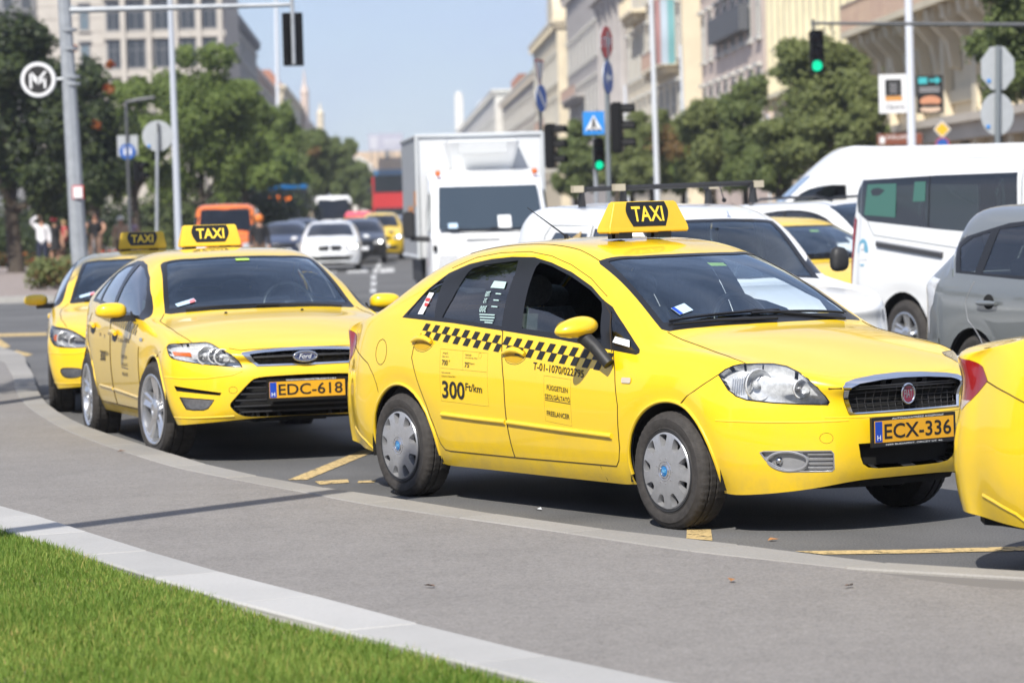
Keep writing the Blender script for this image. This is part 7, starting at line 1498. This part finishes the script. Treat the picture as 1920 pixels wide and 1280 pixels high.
def block(label, A, B, dep, z1, mat, cat='building', roof=None, cornice=True, base=None, name='building', trim=None):
    """building whose street face runs from A to B (ground points), seen from the side with A on its left"""
    a, b = Vector((*A, 0)), Vector((*B, 0)); d = (b - a); L = d.length; ang = math.atan2(d.y, d.x); t = thing(name, label, cat, (A[0], A[1], 0), ang)
    mb = MB(); mb.b6(0, L, 0, dep, 0, z1); w = mb.build('wall', mat, t); tr = trim or mat
    if cornice:
        mb = MB(); mb.b6(-.5, L + .5, -.55, dep + .5, z1 - .35, z1 + .05); mb.b6(-.3, L + .3, -.3, dep + .3, z1 - .75, z1 - .35)
        for k in range(int(L / 1.1)): mb.b6(.3 + k * 1.1, .6 + k * 1.1, -.5, -.02, z1 - .95, z1 - .36)
        mb.build('cornice', tr, t); mb = MB(); mb.b6(-.12, L + .12, -.14, dep + .1, 4.6, 5.0); mb.build('string_course', tr, t)
    if roof: mb = MB(); mb.box((L / 2, dep / 2, z1 + 1.3), (L, dep, 2.5), taper=.72, tx=.94); mb.build('roof', roof, t)
    return t, w, L
def rows(t, w, L, z0, dz, nf, n, ww, wh, arch=False, fr=BFR, gl=BG, x0=0, x1=None, sill=None):
    x1 = L if x1 is None else x1
    for j in range(nf):
        for i in range(n): window(t, w, x0 + (i + .5) * (x1 - x0) / n, z0 + j * dz, ww, wh, arch and j in (nf - 1,), fr, gl, sill)
def balcony(t, x0, x1, z, d=.9, mat=None, rail=None):
    mb = MB(); mb.b6(x0, x1, -d, -.02, z - .22, z); 
    for x in np.arange(x0 + .3, x1, 1.4): mb.b6(x - .12, x + .12, -d * .8, -.02, z - .65, z - .22)
    o = mb.build('balcony', mat, t); mb = MB(); mb.b6(x0, x1, -d, -d + .06, z + .9, z + .98)
    for x in np.arange(x0 + .05, x1, .34): mb.b6(x - .025, x + .025, -d + .01, -d + .05, z, z + .9)
    mb.build('balustrade', rail or mat, o); return o
STONE = wallm('stone_warm', (.47, .435, .385)); CREAM = wallm('render_cream', (.66, .58, .43)); PALE = wallm('render_pale_yellow', (.68, .62, .44)); GREYST = wallm('stone_grey', (.42, .39, .37)); ROSE = wallm('render_rose', (.60, .49, .42)); DARKG = wallm('stone_dark', (.20, .20, .205)); WHT = wallm('render_white', (.68, .66, .61)); BEIGE = wallm('render_beige', (.55, .49, .41))
def P2(px, Y): return (wp(px, 390, Y).x, Y)
# left: pale stone office block facing the junction
t, w, L = block('pale stone office block with tall dark paired windows behind the left trees', P2(82, 262), P2(432, 262), 14, 34, STONE, cornice=False)
fx = lambda px: wp(px, 100, 262).x - wp(82, 100, 262).x; fz = lambda py: wp(250, py, 262).z
for py in (128, 57, -18, -93):
    for a, b in ((212, 237), (250, 283), (300, 332), (350, 378), (392, 418)):
        window(t, w, (fx(a) + fx(b)) / 2, fz(py), fx(b) - fx(a), fz(py - 54) - fz(py), fr=DARKG, gl=BG, sill=STONE); 
    window(t, w, fx(170), fz(py - 3), fx(178) - fx(163), fz(py - 44) - fz(py), fr=DARKG, gl=BGB, sill=STONE)
mb = MB()
for py in (-93, -18, 57, 128): mb.b6(fx(205), L + .1, -.35, -.02, fz(py) - .75, fz(py) - .25)
mb.build('spandrel', STONE, t); mb = MB()
for a in (243, 291, 341, 385, 425): mb.b6(fx(a) - .22, fx(a) + .22, -.5, -.02, 0, 34)
mb.build('pilaster', STONE, t); mb = MB()
for z in np.arange(2, 34, 1.15): mb.b6(0, fx(205), -.03, -.005, z, z + .03)
mb.build('stone_joint', wallm('stone_joint', (.30, .26, .22)), t)
t, w, L = block('dark glazed building at the left picture edge behind the trees', P2(-60, 266), P2(80, 266), 12, 32, DARKG, cornice=False); rows(t, w, L, 4, 3.3, 8, 4, .9, 2.4, fr=DARKG)
# left side of the avenue, receding
def lx(Y): return -15.6 - .041 * Y
for lb, Y0, Y1, z, m, nf, nw, rf, of in (('dark grey corner building with heavy cornice, left of the hanging light', 300, 375, 23.2, DARKG, 6, 16, BROOF, 0), ('cream building under the pointed turret, left row', 378, 455, 20.5, ROSE, 5, 14, BTILE, -.6), ('pale building with stepped gable beyond the turret', 458, 560, 21.5, CREAM, 5, 14, BTILE, .4), ('farthest pale building of the left row', 565, 760, 21, BEIGE, 5, 16, BTILE, 0)):
    a, b = (lx(Y0) + of, Y0), (lx(Y1) + of, Y1); d = Vector((b[0] - a[0], b[1] - a[1])); t, w, L = block(lb, a, b, 14, z, m, roof=rf)
    rows(t, w, L, 5.6, (z - 7) / nf, nf, nw, 1.7, 2.2)

def turret(label, px, Y, pyb, pyt, r, mat, roofm):
    b, a = wp(px, pyb, Y), wp(px, pyt, Y); h = a.z - b.z; t = thing('turret', label, 'turret', (b.x, Y, b.z - 4)); mb = MB(); mb.lathe([(r, 0), (r, 4 + h * .32), (r * 1.15, 4 + h * .34), (r * 1.15, 4 + h * .38)], 'z', 12); mb.build('drum', mat, t, smooth=30)
    mb = MB(); mb.lathe([(r * 1.1, 4 + h * .38), (r * .75, 4 + h * .5), (r * .35, 4 + h * .62), (r * .25, 4 + h * .8), (0.05, 4 + h)], 'z', 12); mb.build('spire', roofm, t, smooth=40); return t
turret('tall pointed rose turret on the left row, clear of the trees', 572, 552, 200, 130, .75, ROSE, ROSE); turret('small pale pointed turret right of the tall one', 601, 677, 226, 192, .8, CREAM, CREAM)
# right side of the avenue, receding
def rx(Y): return 18 - .040 * Y
def rblock(lb, Y0, Y1, z, m, rf=None, off=0, **k): return block(lb, (rx(Y1) + off, Y1), (rx(Y0) + off, Y0), 14, z, m, roof=rf, **k)
IRON = M('iron_railing', (.34, .24, .20), .6); AWN = M('awning_dark', (.09, .095, .105), .7); BGL = M('glass_sign_blue', (.02, .16, .36), .2, coat=1)
t, w, L = rblock('cream corner building with balcony on corbels, behind the banners', 80, 111, 24, CREAM); rows(t, w, L, 1.2, 4.2, 1, 6, 1.6, 2.6, fr=BEIGE); rows(t, w, L, 8.3, 4, 4, 6, 1.5, 2.6, fr=BEIGE)
balcony(t, 1, L - .2, 7.75, 1.25, CREAM, IRON); mb = MB()
for x in np.arange(1.5, L, 2.6): mb.prism([(-.02, 7.5), (-1.1, 7.5), (-1.0, 7.1), (-.45, 6.5), (-.3, 5.7), (-.02, 5.6)], x, x + .55, 'yz')
mb.build('corbel', CREAM, t); mb = MB()
for x in np.arange(.2, L, 5.1): mb.b6(x, x + .7, -.3, -.02, 0, 7.4)
mb.build('pilaster', CREAM, t); mb = MB(); mb.b6(-.2, L, -.7, -.02, 3.9, 4.15); mb.b6(-.2, L, -.5, -.02, 3.4, 3.9); mb.build('shop_cornice', BEIGE, t)
t, w, L = rblock('tall pale yellow building ribbed with pilasters, behind the overhead green light', 111.3, 143, 26, PALE, None, .5); mb = MB()
for x in np.arange(.6, L, 2.1): mb.b6(x, x + .55, -.35, -.02, 7.6, 24.9)
for x in np.arange(1.45, L, 2.1): mb.b6(x, x + .25, -.16, -.02, 7.6, 24.9)
mb.build('pilaster', PALE, t); rows(t, w, L, 9, 5.2, 3, 10, .9, 3.2, fr=PALE, gl=BGB); rows(t, w, L, 1.0, 4, 1, 8, 2.2, 2.8, fr=BEIGE); balcony(t, .5, L - .5, 6.6, .9, PALE, PALE)
t, w, L = rblock('rose building with a dark awning under a blue glass sign', 143.5, 172, 25, ROSE, None, .2); rows(t, w, L, 5.6, 4.1, 4, 8, 1.5, 2.5); mb = MB(); mb.b6(9, L - 5, -.6, -.1, 10.2, 11.5); mb.build('awning', AWN, t); mb = MB(); mb.b6(10, L - 4, -.5, -.1, 12.7, 16.2); mb.build('glass_sign', BGL, t)
t, w, L = rblock('cream building with arched windows and long stone balconies behind the flag', 172.5, 212, 25.5, CREAM, None, -.8); rows(t, w, L, 5.8, 4.5, 4, 10, 1.6, 2.9, True); balcony(t, 4, 22, 5.5, 1.2, CREAM, CREAM); balcony(t, 24, L - 2, 10, 1.1, CREAM, IRON); balcony(t, 6, 16, 14.5, 1, CREAM, CREAM); mb = MB()
for x in (10, 26): mb.prism([(x - 2.2, 19.0), (x + 2.2, 19.0), (x, 20.4)], -.5, -.02, 'xz')
mb.build('pediment', CREAM, t)
t, w, L = rblock('grey stone building with giant columns and dark mansard, behind the stop sign', 212.5, 300, 22.5, GREYST, BROOF, .3); rows(t, w, L, 5.6, 4.6, 3, 18, 1.7, 2.7); mb = MB()
for x in np.arange(62, L - 1, 5.2): mb.lathe([(.62, 8), (.55, 9), (.5, 16.5), (.75, 17.2), (.75, 17.6)], 'z', 14, (x, -.9, 0))
mb.build('column', GREYST, t, smooth=40); mb = MB(); mb.b6(58, L + .2, -1.8, -.02, 17.6, 19.1); mb.b6(57, L + .2, -1.9, -.02, 21.4, 22.4); mb.b6(58, L + .2, -1.8, -.02, 7.2, 8); mb.build('entablature', GREYST, t); balcony(t, 4, 26, 12.0, 1.0, GREYST, IRON); balcony(t, 30, 52, 6.8, 1.1, GREYST, GREYST)
t, w, L = rblock('cream building with a rounded gable, between the two sign posts', 301, 350, 20.5, CREAM, None, -.6); rows(t, w, L, 5.6, 4.4, 3, 10, 1.7, 2.7); mb = MB(); mb.prism([(L - 12 * 1 + 11 * (0.5 - .5 * math.cos(a)), 20.5 + 4.2 * math.sin(a)) for a in np.linspace(0, math.pi, 15)], -.3, 8, 'xz'); mb.build('gable', CREAM, t); balcony(t, 20, 40, 10, 1.1, CREAM, IRON)
t, w, L = rblock('lower beige building with pale green roof, left of the dark sign post', 352, 478, 18.5, BEIGE, BCOP, .6); rows(t, w, L, 5.6, 4, 3, 22, 1.7, 2.4)
t, w, L = rblock('white building with a dome and chimneys above the truck', 480, 760, 20.8, WHT, None, -.5); rows(t, w, L, 5, 4.3, 3, 30, 2, 2.6); mb = MB(); mb.lathe([(2.4, 0), (2.4, .9), (2.3, 1.4), (1.9, 2.4), (1.2, 3.1), (.2, 3.7)], 'z', 16, (150, 3, 20.8)); mb.build('dome', wallm('dome_grey', (.50, .52, .55)), t, smooth=50); mb = MB()
for x in (L - 30, L - 20, L - 12, L - 4): mb.b6(x - 1.2, x + 1.2, 4, 6, 20.5, 23.4)
mb.build('chimney', BTILE, t)
ft = thing('tower', 'slim white corner tower at the near end of the far white building', 'tower', (wp(861, 240, 740).x, 745, 0)); mb = MB(); mb.b6(-1.0, 1.0, 0, 4, 0, wp(861, 178, 740).z); mb.build('shaft', WHT, ft); mb = MB(); mb.ball((0, 2, wp(861, 176, 740).z), .9, 10, 6); mb.build('cap', WHT, ft)
# far end of the avenue
a, b = wp(664, 300, 620), wp(775, 300, 620); t, w, L = block('low peach building closing the avenue under the billboard', (a.x, 620), (b.x, 620), 12, wp(715, 284, 620).z, wallm('render_peach', (.60, .46, .33)), cornice=False); rows(t, w, L, 3.4, 4.4, 2, 5, 1.3, 2)
mb = MB(); mb.b6(L * .52, L * .60, -.2, -.02, wp(0, 318, 620).z, wp(0, 290, 620).z); mb.build('dark_opening', DARKG, t); mb = MB(); mb.b6(L * .25, L, -.3, -.02, wp(730, 326, 620).z - 1.6, wp(730, 318, 620).z); mb.build('blue_fascia', BGL, t)
a, b = wp(691, 283, 615), wp(755, 250, 615); bb = thing('billboard', 'pale lilac billboard on the roof at the far end of the avenue', 'billboard', (a.x, 615, a.z)); mb = MB(); mb.b6(0, b.x - a.x, 0, .5, 0, b.z - a.z); mb.build('panel', M('billboard_lilac', (.42, .42, .50), .6), bb); mb = MB(); mb.b6(.4, 1.9, -.05, -.01, .4, b.z - a.z - .5); mb.b6(3, b.x - a.x - .5, -.05, -.01, 1.6, 2.2); mb.b6(3.2, b.x - a.x - 1.2, -.05, -.01, .8, 1.2); mb.build('print_lines', M('billboard_print', (.55, .55, .60), .6), bb); mb = MB()
for k in range(5): mb.tube([(.5 + k * 1.5, .3, -2.2), (.5 + k * 1.5, .3, 0)], .1, 6)
mb.build('scaffold', DARKG, bb)
a = wp(672, 300, 560); fb = thing('building', 'small white gable at the end of the left tree row', 'building', (a.x, 560, 0)); mb = MB(); mb.prism([(-2.5, 0), (2.5, 0), (2.5, a.z - 1), (0, a.z + .8), (-2.5, a.z - 1)], 0, 8, 'xz'); mb.build('wall', WHT, fb)

# the side of the square behind the camera, seen only as reflections in glass and paint
for lb, A_, B_, z_, m_ in (('grey stone building across the square behind the camera', (34, -42), (-4, -42), 15, GREYST), ('cream building across the square behind the camera, towards the lawn', (-5, -40), (-44, -34), 14, CREAM), ('rose building on the square left of the camera', (-46, -30), (-52, 26), 14, ROSE)):
    t, w, L = block(lb, A_, B_, 10, z_, m_); rows(t, w, L, 1.2, 3.9, 3, int(L / 3.4), 1.6, 2.5)
# ---------------------------------------------------------------- people
SKIN = M('skin', (.46, .26, .17), .6); HAIRD = M('hair_dark', (.03, .02, .014), .6); HAIRB = M('hair_blond', (.38, .25, .11), .6); CWH = M('cloth_white', (.74, .74, .76), .85); CNV = M('cloth_navy', (.02, .025, .05), .85); CBK = M('cloth_black', (.016, .016, .018), .85); CRD = M('cloth_red', (.42, .03, .05), .85); CPK = M('cloth_lilac', (.42, .30, .38), .85); COR = M('cloth_orange', (.72, .2, .03), .7); CBR = M('cloth_brown', (.16, .10, .07), .85); CST = M('straw_white', (.70, .66, .56), .85)
def person(label, px, pyfeet, Y, h, top, legs, J=None, rz=0, hair=HAIRD, hat=None, skirt=False, z0=.12, group='people on the far pavement', sleeves=True, shorts=False, bag=None):
    """one continuous skinned body; J overrides joint positions (in body heights)"""
    q = wp(px, pyfeet, Y); t = thing('person', label, 'person', (q.x, Y, z0), rz, group); s = h
    j = dict(pel=(0, 0, .53), chest=(0, .0, .72), neck=(0, 0, .83), head=(0, -.01, .90), crown=(0, -.005, .965), shl=(.105, 0, .81), shr=(-.105, 0, .81), ell=(.145, .01, .645), elr=(-.145, .01, .645), wrl=(.15, -.05, .50), wrr=(-.15, -.05, .50), hal=(.15, -.07, .455), har=(-.15, -.07, .455), hil=(.052, 0, .51), hir=(-.052, 0, .51), knl=(.06, -.01, .285), knr=(-.06, -.01, .285), anl=(.065, .01, .045), anr=(-.065, .01, .045), tol=(.07, -.09, .02), tor=(-.07, -.09, .02))
    if J: j.update(J)
    rad = dict(pel=.078, chest=.085, neck=.034, head=.052, crown=.040, shl=.044, shr=.044, ell=.030, elr=.030, wrl=.021, wrr=.021, hal=.022, har=.022, hil=.062, hir=.062, knl=.042, knr=.042, anl=.027, anr=.027, tol=.024, tor=.024)
    E_ = [('pel', 'chest'), ('chest', 'neck'), ('neck', 'head'), ('head', 'crown'), ('chest', 'shl'), ('chest', 'shr'), ('shl', 'ell'), ('ell', 'wrl'), ('wrl', 'hal'), ('shr', 'elr'), ('elr', 'wrr'), ('wrr', 'har'), ('pel', 'hil'), ('pel', 'hir'), ('hil', 'knl'), ('knl', 'anl'), ('anl', 'tol'), ('hir', 'knr'), ('knr', 'anr'), ('anr', 'tor')]
    def skinned(names, edges, mat, name, k=1.0, parent=None, root='pel', lv=1):
        ids = {n: i for i, n in enumerate(names)}; me = bpy.data.meshes.new(name); me.from_pydata([tuple(c * s for c in j[n]) for n in names], [(ids[a], ids[b]) for a, b in edges], []); o = bpy.data.objects.new(name, me); COL.objects.link(o)
        o.modifiers.new('skin', 'SKIN'); sub = o.modifiers.new('sub', 'SUBSURF'); sub.levels = sub.render_levels = lv
        for n in names:
            v = me.skin_vertices[0].data[ids[n]]; r = rad[n] * s * k; v.radius = (r * (1.25 if n in ('chest', 'pel') else 1), r * (.80 if n in ('chest', 'pel') else 1)); v.use_root = n == root
        m = bpy.data.meshes.new_from_object(o.evaluated_get(bpy.context.evaluated_depsgraph_get())); bpy.data.objects.remove(o); m.materials.clear(); m.materials.append(mat); m.shade_smooth(); r = bpy.data.objects.new(name, m); COL.objects.link(r); r.parent = parent or t; return r
    body = skinned(list(j), E_, SKIN, 'body')
    segs = [(a, b, Vector(j[a]) * s, Vector(j[b]) * s) for a, b in E_]
    def near(p):
        best = (9, None)
        for a, b, A_, B_ in segs:
            d = B_ - A_; t_ = max(0, min(1, (p - A_).dot(d) / max(1e-9, d.length_squared))); q_ = (p - A_ - d * t_).length / (rad[a] + rad[b])
            if q_ < best[0]: best = (q_, a + '-' + b, t_)
        return best
    tops = {'pel-chest', 'chest-neck', 'chest-shl', 'chest-shr'} | ({'shl-ell', 'ell-wrl', 'shr-elr', 'elr-wrr'} if sleeves else set()); lows = {'pel-hil', 'pel-hir', 'hil-knl', 'hir-knr'} | (set() if shorts else {'knl-anl', 'knr-anr'}); shoes = {'anl-tol', 'anr-tor'}
    def garment(name, mat, bones, off):
        bm = bmesh.new(); bm.from_mesh(body.data); bm.normal_update(); kill = []
        for f in bm.faces:
            n_ = near(f.calc_center_median())
            if n_[1] not in bones or (n_[1] == 'chest-neck' and n_[2] > .62): kill.append(f)
        nn = {v: v.normal.copy() for v in bm.verts}
        for v in bm.verts: v.co += nn[v] * off * s
        bmesh.ops.delete(bm, geom=kill, context='FACES'); m = bpy.data.meshes.new(name); bm.to_mesh(m); bm.free(); m.materials.clear(); m.materials.append(mat); m.shade_smooth(); o = bpy.data.objects.new(name, m); COL.objects.link(o); o.parent = t
    garment('top', top, tops, .010)
    if skirt: mb = MB(); mb.lathe([(.09 * s, .58 * s), (.11 * s, .52 * s), (.13 * s, .34 * s)], 'z', 14); mb.build('skirt', legs, t, smooth=60)
    else: garment('trousers', legs, lows, .009)
    garment('shoes', CBK, shoes, .006)
    hd = Vector(j['head']) * s; f = MB(); f.ball((hd.x, hd.y - .05 * s, hd.z + .002), .010 * s, 6, 4); fc = f.build('nose', SKIN, t, smooth=60)
    for sd in (-1, 1): e = MB(); e.ball((hd.x + sd * .018 * s, hd.y - .047 * s, hd.z + .015 * s), .005 * s, 6, 4); e.build('eye', HAIRD, t); e = MB(); e.ball((hd.x + sd * .052 * s, hd.y, hd.z + .005 * s), .012 * s, 6, 4, .5); e.build('ear', SKIN, t)
    e = MB(); e.box((hd.x, hd.y - .05 * s, hd.z - .022 * s), (.022 * s, .004 * s, .005 * s)); e.build('mouth', CRD, t)
    for sd, hn, wn in ((1, 'hal', 'wrl'), (-1, 'har', 'wrr')):
        a, b = Vector(j[wn]) * s, Vector(j[hn]) * s; d = (b - a).normalized(); u = d.cross(Vector((0, 1, 0))).normalized() if abs(d.y) < .9 else Vector((1, 0, 0)); m = MB()
        for k in range(4): st = b + u * (k - 1.5) * .010 * s; m.tube([tuple(st), tuple(st + d * .028 * s), tuple(st + d * .045 * s + Vector((0, -.006 * s, 0)))], [.006 * s, .005 * s, .004 * s], 5)
        m.tube([tuple(b - u * .02 * s), tuple(b - u * .03 * s + d * .02 * s)], [.007 * s, .005 * s], 5); m.build('fingers', SKIN, t)
    hr = MB(); hr.ball((hd.x, hd.y + .008 * s, hd.z + .022 * s), .060 * s, 12, 8, .98, 1.02, .95); hr.v = [(x, y, z) if y > hd.y - .03 * s or z > hd.z + .04 * s else (x, hd.y - .03 * s, z) for x, y, z in hr.v]; hr.build('hair', hair, t, smooth=60)
    if hat == 'sun': m = MB(); m.lathe([(.125 * s, .0), (.075 * s, .012 * s), (.062 * s, .05 * s), (.03 * s, .075 * s), (.001, .078 * s)], 'z', 16, (hd.x, hd.y, hd.z + .03 * s)); m.build('sun_hat', CST, t, smooth=50)
    if hat == 'cap': m = MB(); m.ball((hd.x, hd.y, hd.z + .035 * s), .064 * s, 12, 8, 1, 1.05, .8); m.box((hd.x, hd.y - .08 * s, hd.z + .03 * s), (.08 * s, .07 * s, .012 * s)); m.build('cap', CRD, t, smooth=50)
    if hat == 'helmet': m = MB(); m.ball((hd.x, hd.y, hd.z + .02 * s), .075 * s, 14, 8, 1, 1.1, 1); m.build('helmet', COR, t, smooth=60)
    if hat == 'long': m = MB(); m.ball((hd.x, hd.y + .03 * s, hd.z - .05 * s), .07 * s, 12, 8, 1, .6, 1.5); m.build('long_hair', hair, t, smooth=60)
    return t
person('person in a white shirt and dark trousers raising one arm to the head', 80, 480, 99, 1.72, CWH, CNV, dict(elr=(-.20, -.03, .90), wrr=(-.09, -.09, .985), har=(-.05, -.09, .985)))
person('person in a red cap and black dress behind the one in white', 103, 480, 101, 1.72, CBK, CBK, None, .4, HAIRD, 'cap', True, sleeves=False)
person('walking person half hidden by the mast, arm forward', 122, 480, 102, 1.62, CRD, CBR, dict(knl=(.06, -.10, .30), anl=(.07, .06, .06), anr=(-.06, -.14, .05), tor=(-.06, -.22, .02), wrl=(.16, -.13, .55), hal=(.16, -.17, .52)), -1.2, HAIRB, None, False, sleeves=False, shorts=True)
cy = person('cyclist in a black sleeveless top riding towards the camera', 180, 470, 92, 1.76, CBK, CBR, dict(pel=(0, .10, .60), chest=(0, .05, .78), neck=(0, 0, .88), head=(0, -.03, .945), crown=(0, -.02, 1.01), shl=(.115, .01, .865), shr=(-.115, .01, .865), ell=(.175, -.06, .73), elr=(-.175, -.06, .73), wrl=(.14, -.20, .66), wrr=(-.14, -.20, .66), hal=(.13, -.24, .65), har=(-.13, -.24, .65), hil=(.055, .08, .58), hir=(-.055, .08, .58), knl=(.075, -.13, .42), knr=(-.075, -.06, .33), anl=(.07, -.05, .22), anr=(-.07, .03, .12), tol=(.07, -.13, .20), tor=(-.07, -.05, .10)), 0, HAIRD, None, False, .12, sleeves=False, shorts=True)
q = wp(180, 470, 92); bk = thing('bicycle', 'bicycle under the cyclist, front wheel towards the camera', 'bicycle', (q.x, 92, .12)); MBK = M('bike_frame', (.30, .30, .31), .4, .5)
for y, nm in ((-.55, 0), (.52, 1)): mb = MB(); mb.tube([(0, y + .33 * math.cos(a), .34 + .33 * math.sin(a)) for a in np.linspace(0, 6.283, 29)[:-1]], .02, 6, closed=True); wv = mb.build('wheel', MRUB, bk); mb = MB(); [mb.tube([(0, y, .34), (0, y + .31 * math.cos(a), .34 + .31 * math.sin(a))], .002, 3) for a in np.linspace(0, 6.283, 17)[:-1]]; mb.build('spokes', MSIL, wv)
mb = MB(); [mb.tube(L_, .016, 6) for L_ in ([(0, -.55, .34), (0, -.42, .98)], [(0, -.45, .80), (0, .05, .30)], [(0, .05, .30), (0, .18, .98)], [(0, -.44, .90), (0, .16, .86)], [(0, .05, .30), (0, .52, .34)], [(0, .52, .34), (0, .16, .86)])]; mb.build('frame', MBK, bk)
mb = MB(); mb.tube([(-.28, -.34, 1.12), (-.1, -.42, 1.02), (.1, -.42, 1.02), (.28, -.34, 1.12)], .014, 6); mb.build('handlebar', MBLK, bk); mb = MB(); mb.box((0, .18, 1.0), (.14, .26, .05), taper=.7); mb.build('saddle', MBLK, bk)
person('blond person wearing a wide white sun hat', 228, 475, 96, 1.66, M('cloth_beige', (.48, .33, .22), .85), CBR, None, .3, HAIRB, 'sun', False, sleeves=False)
person('person in a lilac top beside the white sun hat', 247, 478, 97, 1.64, CPK, CNV, None, -.3, M('hair_brown', (.16, .07, .035), .6), 'long', False, sleeves=False)
person('rider in dark clothes with an orange helmet right of the orange minibus', 487, 470, 84, 1.72, CBK, CBR, None, .2, HAIRD, 'helmet', False, 0, 'riders')
for i, px in enumerate((193, 205, 216)): c_ = thing('traffic_cone', ('left one of three red cones behind the cyclist', 'middle one of three red cones behind the cyclist', 'right one of three red cones, nearest the white hat')[i], 'cone', (wp(px, 462, 90).x, 90, .12), 0, 'red cones behind the cyclist'); mb = MB(); mb.lathe([(.15, .03), (.13, .03), (.03, .62), (.0, .62)], 'z', 14); mb.build('cone', M('cone_red', (.60, .05, .02), .5), c_); mb = MB(); mb.box((0, 0, .02), (.36, .36, .04)); mb.build('base', MBLK, c_)
# fallen leaves on the pavement
for k, (px_, py_, c_) in enumerate(((228, 846, CBR), (1373, 1087, M('dry_leaf', (.35, .16, .05), .8)), (805, 1098, CBR), (1590, 1098, CBR), (1010, 955, MPRW), (1450, 1012, M('dry_leaf', (.35, .16, .05), .8)))):
    z_ = .095 if k not in (4, 5) else .006; g_ = px_ground(px_, py_, z_); mb = MB(); a_ = k * 1.3; u_ = (math.cos(a_), math.sin(a_))
    mb.add([(g_[0] + u_[0] * f - u_[1] * w_, g_[1] + u_[1] * f + u_[0] * w_, z_ + h__) for f, w_, h__ in ((-.03, 0, 0), (-.01, .018, .012), (.03, .004, .004), (-.01, -.016, .006))], [(0, 1, 2), (0, 2, 3)])
    tag(mb.build('fallen_leaf', c_), ('dry leaf on the pavement near the kerb, below the taxi with plate EDC-618', 'orange leaf on the pavement below the front wheel of the chequered taxi', 'brown leaf fragment in the middle of the pavement', 'brown leaf fragment on the pavement below the number plate ECX-336', 'white paper scrap on the road by the sill of the chequered taxi', 'orange leaf on the road beside the yellow kerb mark')[k], 'leaf' if k != 4 else 'litter')
# ---------------------------------------------------------------- pieces that can be told apart become objects of their own
def split_object(o, by):
    me = o.data; n = len(me.vertices); lab = np.zeros(n, int)
    if by == 'side': 
        co = np.empty(n * 3); me.vertices.foreach_get('co', co); lab = (co.reshape(-1, 3)[:, 1] > 0).astype(int)
    else:
        par = list(range(n))
        def find(a):
            while par[a] != a: par[a] = par[par[a]]; a = par[a]
            return a
        for e in me.edges:
            a, b = find(e.vertices[0]), find(e.vertices[1])
            if a != b: par[a] = b
        lab = np.array([find(i) for i in range(n)])
    groups = {}
    for p in me.polygons: groups.setdefault(int(lab[p.vertices[0]]), []).append(p)
    if len(groups) < 2 or len(groups) > 60: return
    out = []
    for ps in groups.values():
        idx = {}; V = []; F = []
        for p in ps:
            f = []
            for v in p.vertices:
                if v not in idx: idx[v] = len(V); V.append(tuple(me.vertices[v].co))
                f.append(idx[v])
            F.append(f)
        m2 = bpy.data.meshes.new(o.name.split('.')[0]); m2.from_pydata(V, [], F)
        for m in me.materials: m2.materials.append(m)
        m2.polygons.foreach_set('use_smooth', [p.use_smooth for p in ps]); m2.polygons.foreach_set('material_index', [p.material_index for p in ps]); m2.update(); 
        if any(p.use_smooth for p in ps): m2.set_sharp_from_angle(angle=R(50))
        out.append(m2)
    users = [u for u in bpy.data.objects if u.data == me]
    for u in users:
        for m2 in out[1:]: c = bpy.data.objects.new(m2.name, m2); COL.objects.link(c); c.parent = u.parent; c.matrix_local = u.matrix_local
        u.data = out[0]
ISL = ('wheel_well', 'arch_lip', 'side_moulding', 'bar_clamp', 'mirror_arm', 'roof_rail', 'box_edging', 'pilaster', 'corbel', 'column', 'chimney', 'pediment', 'side_indicator', 'sign_foot', 'headlight_seal', 'fog_lamp_seal', 'wiper', 'cooler_slat', 'grille_bars', 'panel_gap', 'window_trim', 'bumper_crease', 'rear_head_restraint', 'spandrel', 'window_divider', 'pole_band', 'box_print', 'string_course', 'scaffold', 'post', 'lit_lamp', 'side_stripe', 'lamp_ribs', 'green_painted_light', 'sticker_outline')
done = set()
for o in list(bpy.data.objects):
    b = o.name.split('.')[0]
    if o.type == 'MESH' and o.data not in done:
        if b in ISL: split_object(o, 'islands')
        elif b in ('chequered_band', 'lettering'): split_object(o, 'side')
        done.add(o.data)
# ---------------------------------------------------------------- summer haze
mb = MB(); mb.b6(-420, 420, -62, 1250, -1.2, 60); hz_o = mb.build('haze', M('haze_air'), kind='stuff'); tag(hz_o, 'thin pale summer haze over the whole avenue', 'haze'); hz_o.display_type = 'WIRE'
nt = MATS['haze_air'].node_tree; nt.nodes.remove(nt.nodes['Principled BSDF']); pvn = nt.nodes.new('ShaderNodeVolumePrincipled'); pvn.inputs['Color'].default_value = (.86, .91, 1, 1); pvn.inputs['Density'].default_value = .00038; pvn.inputs['Anisotropy'].default_value = .15; nt.links.new(pvn.outputs[0], nt.nodes['Material Output'].inputs['Volume'])
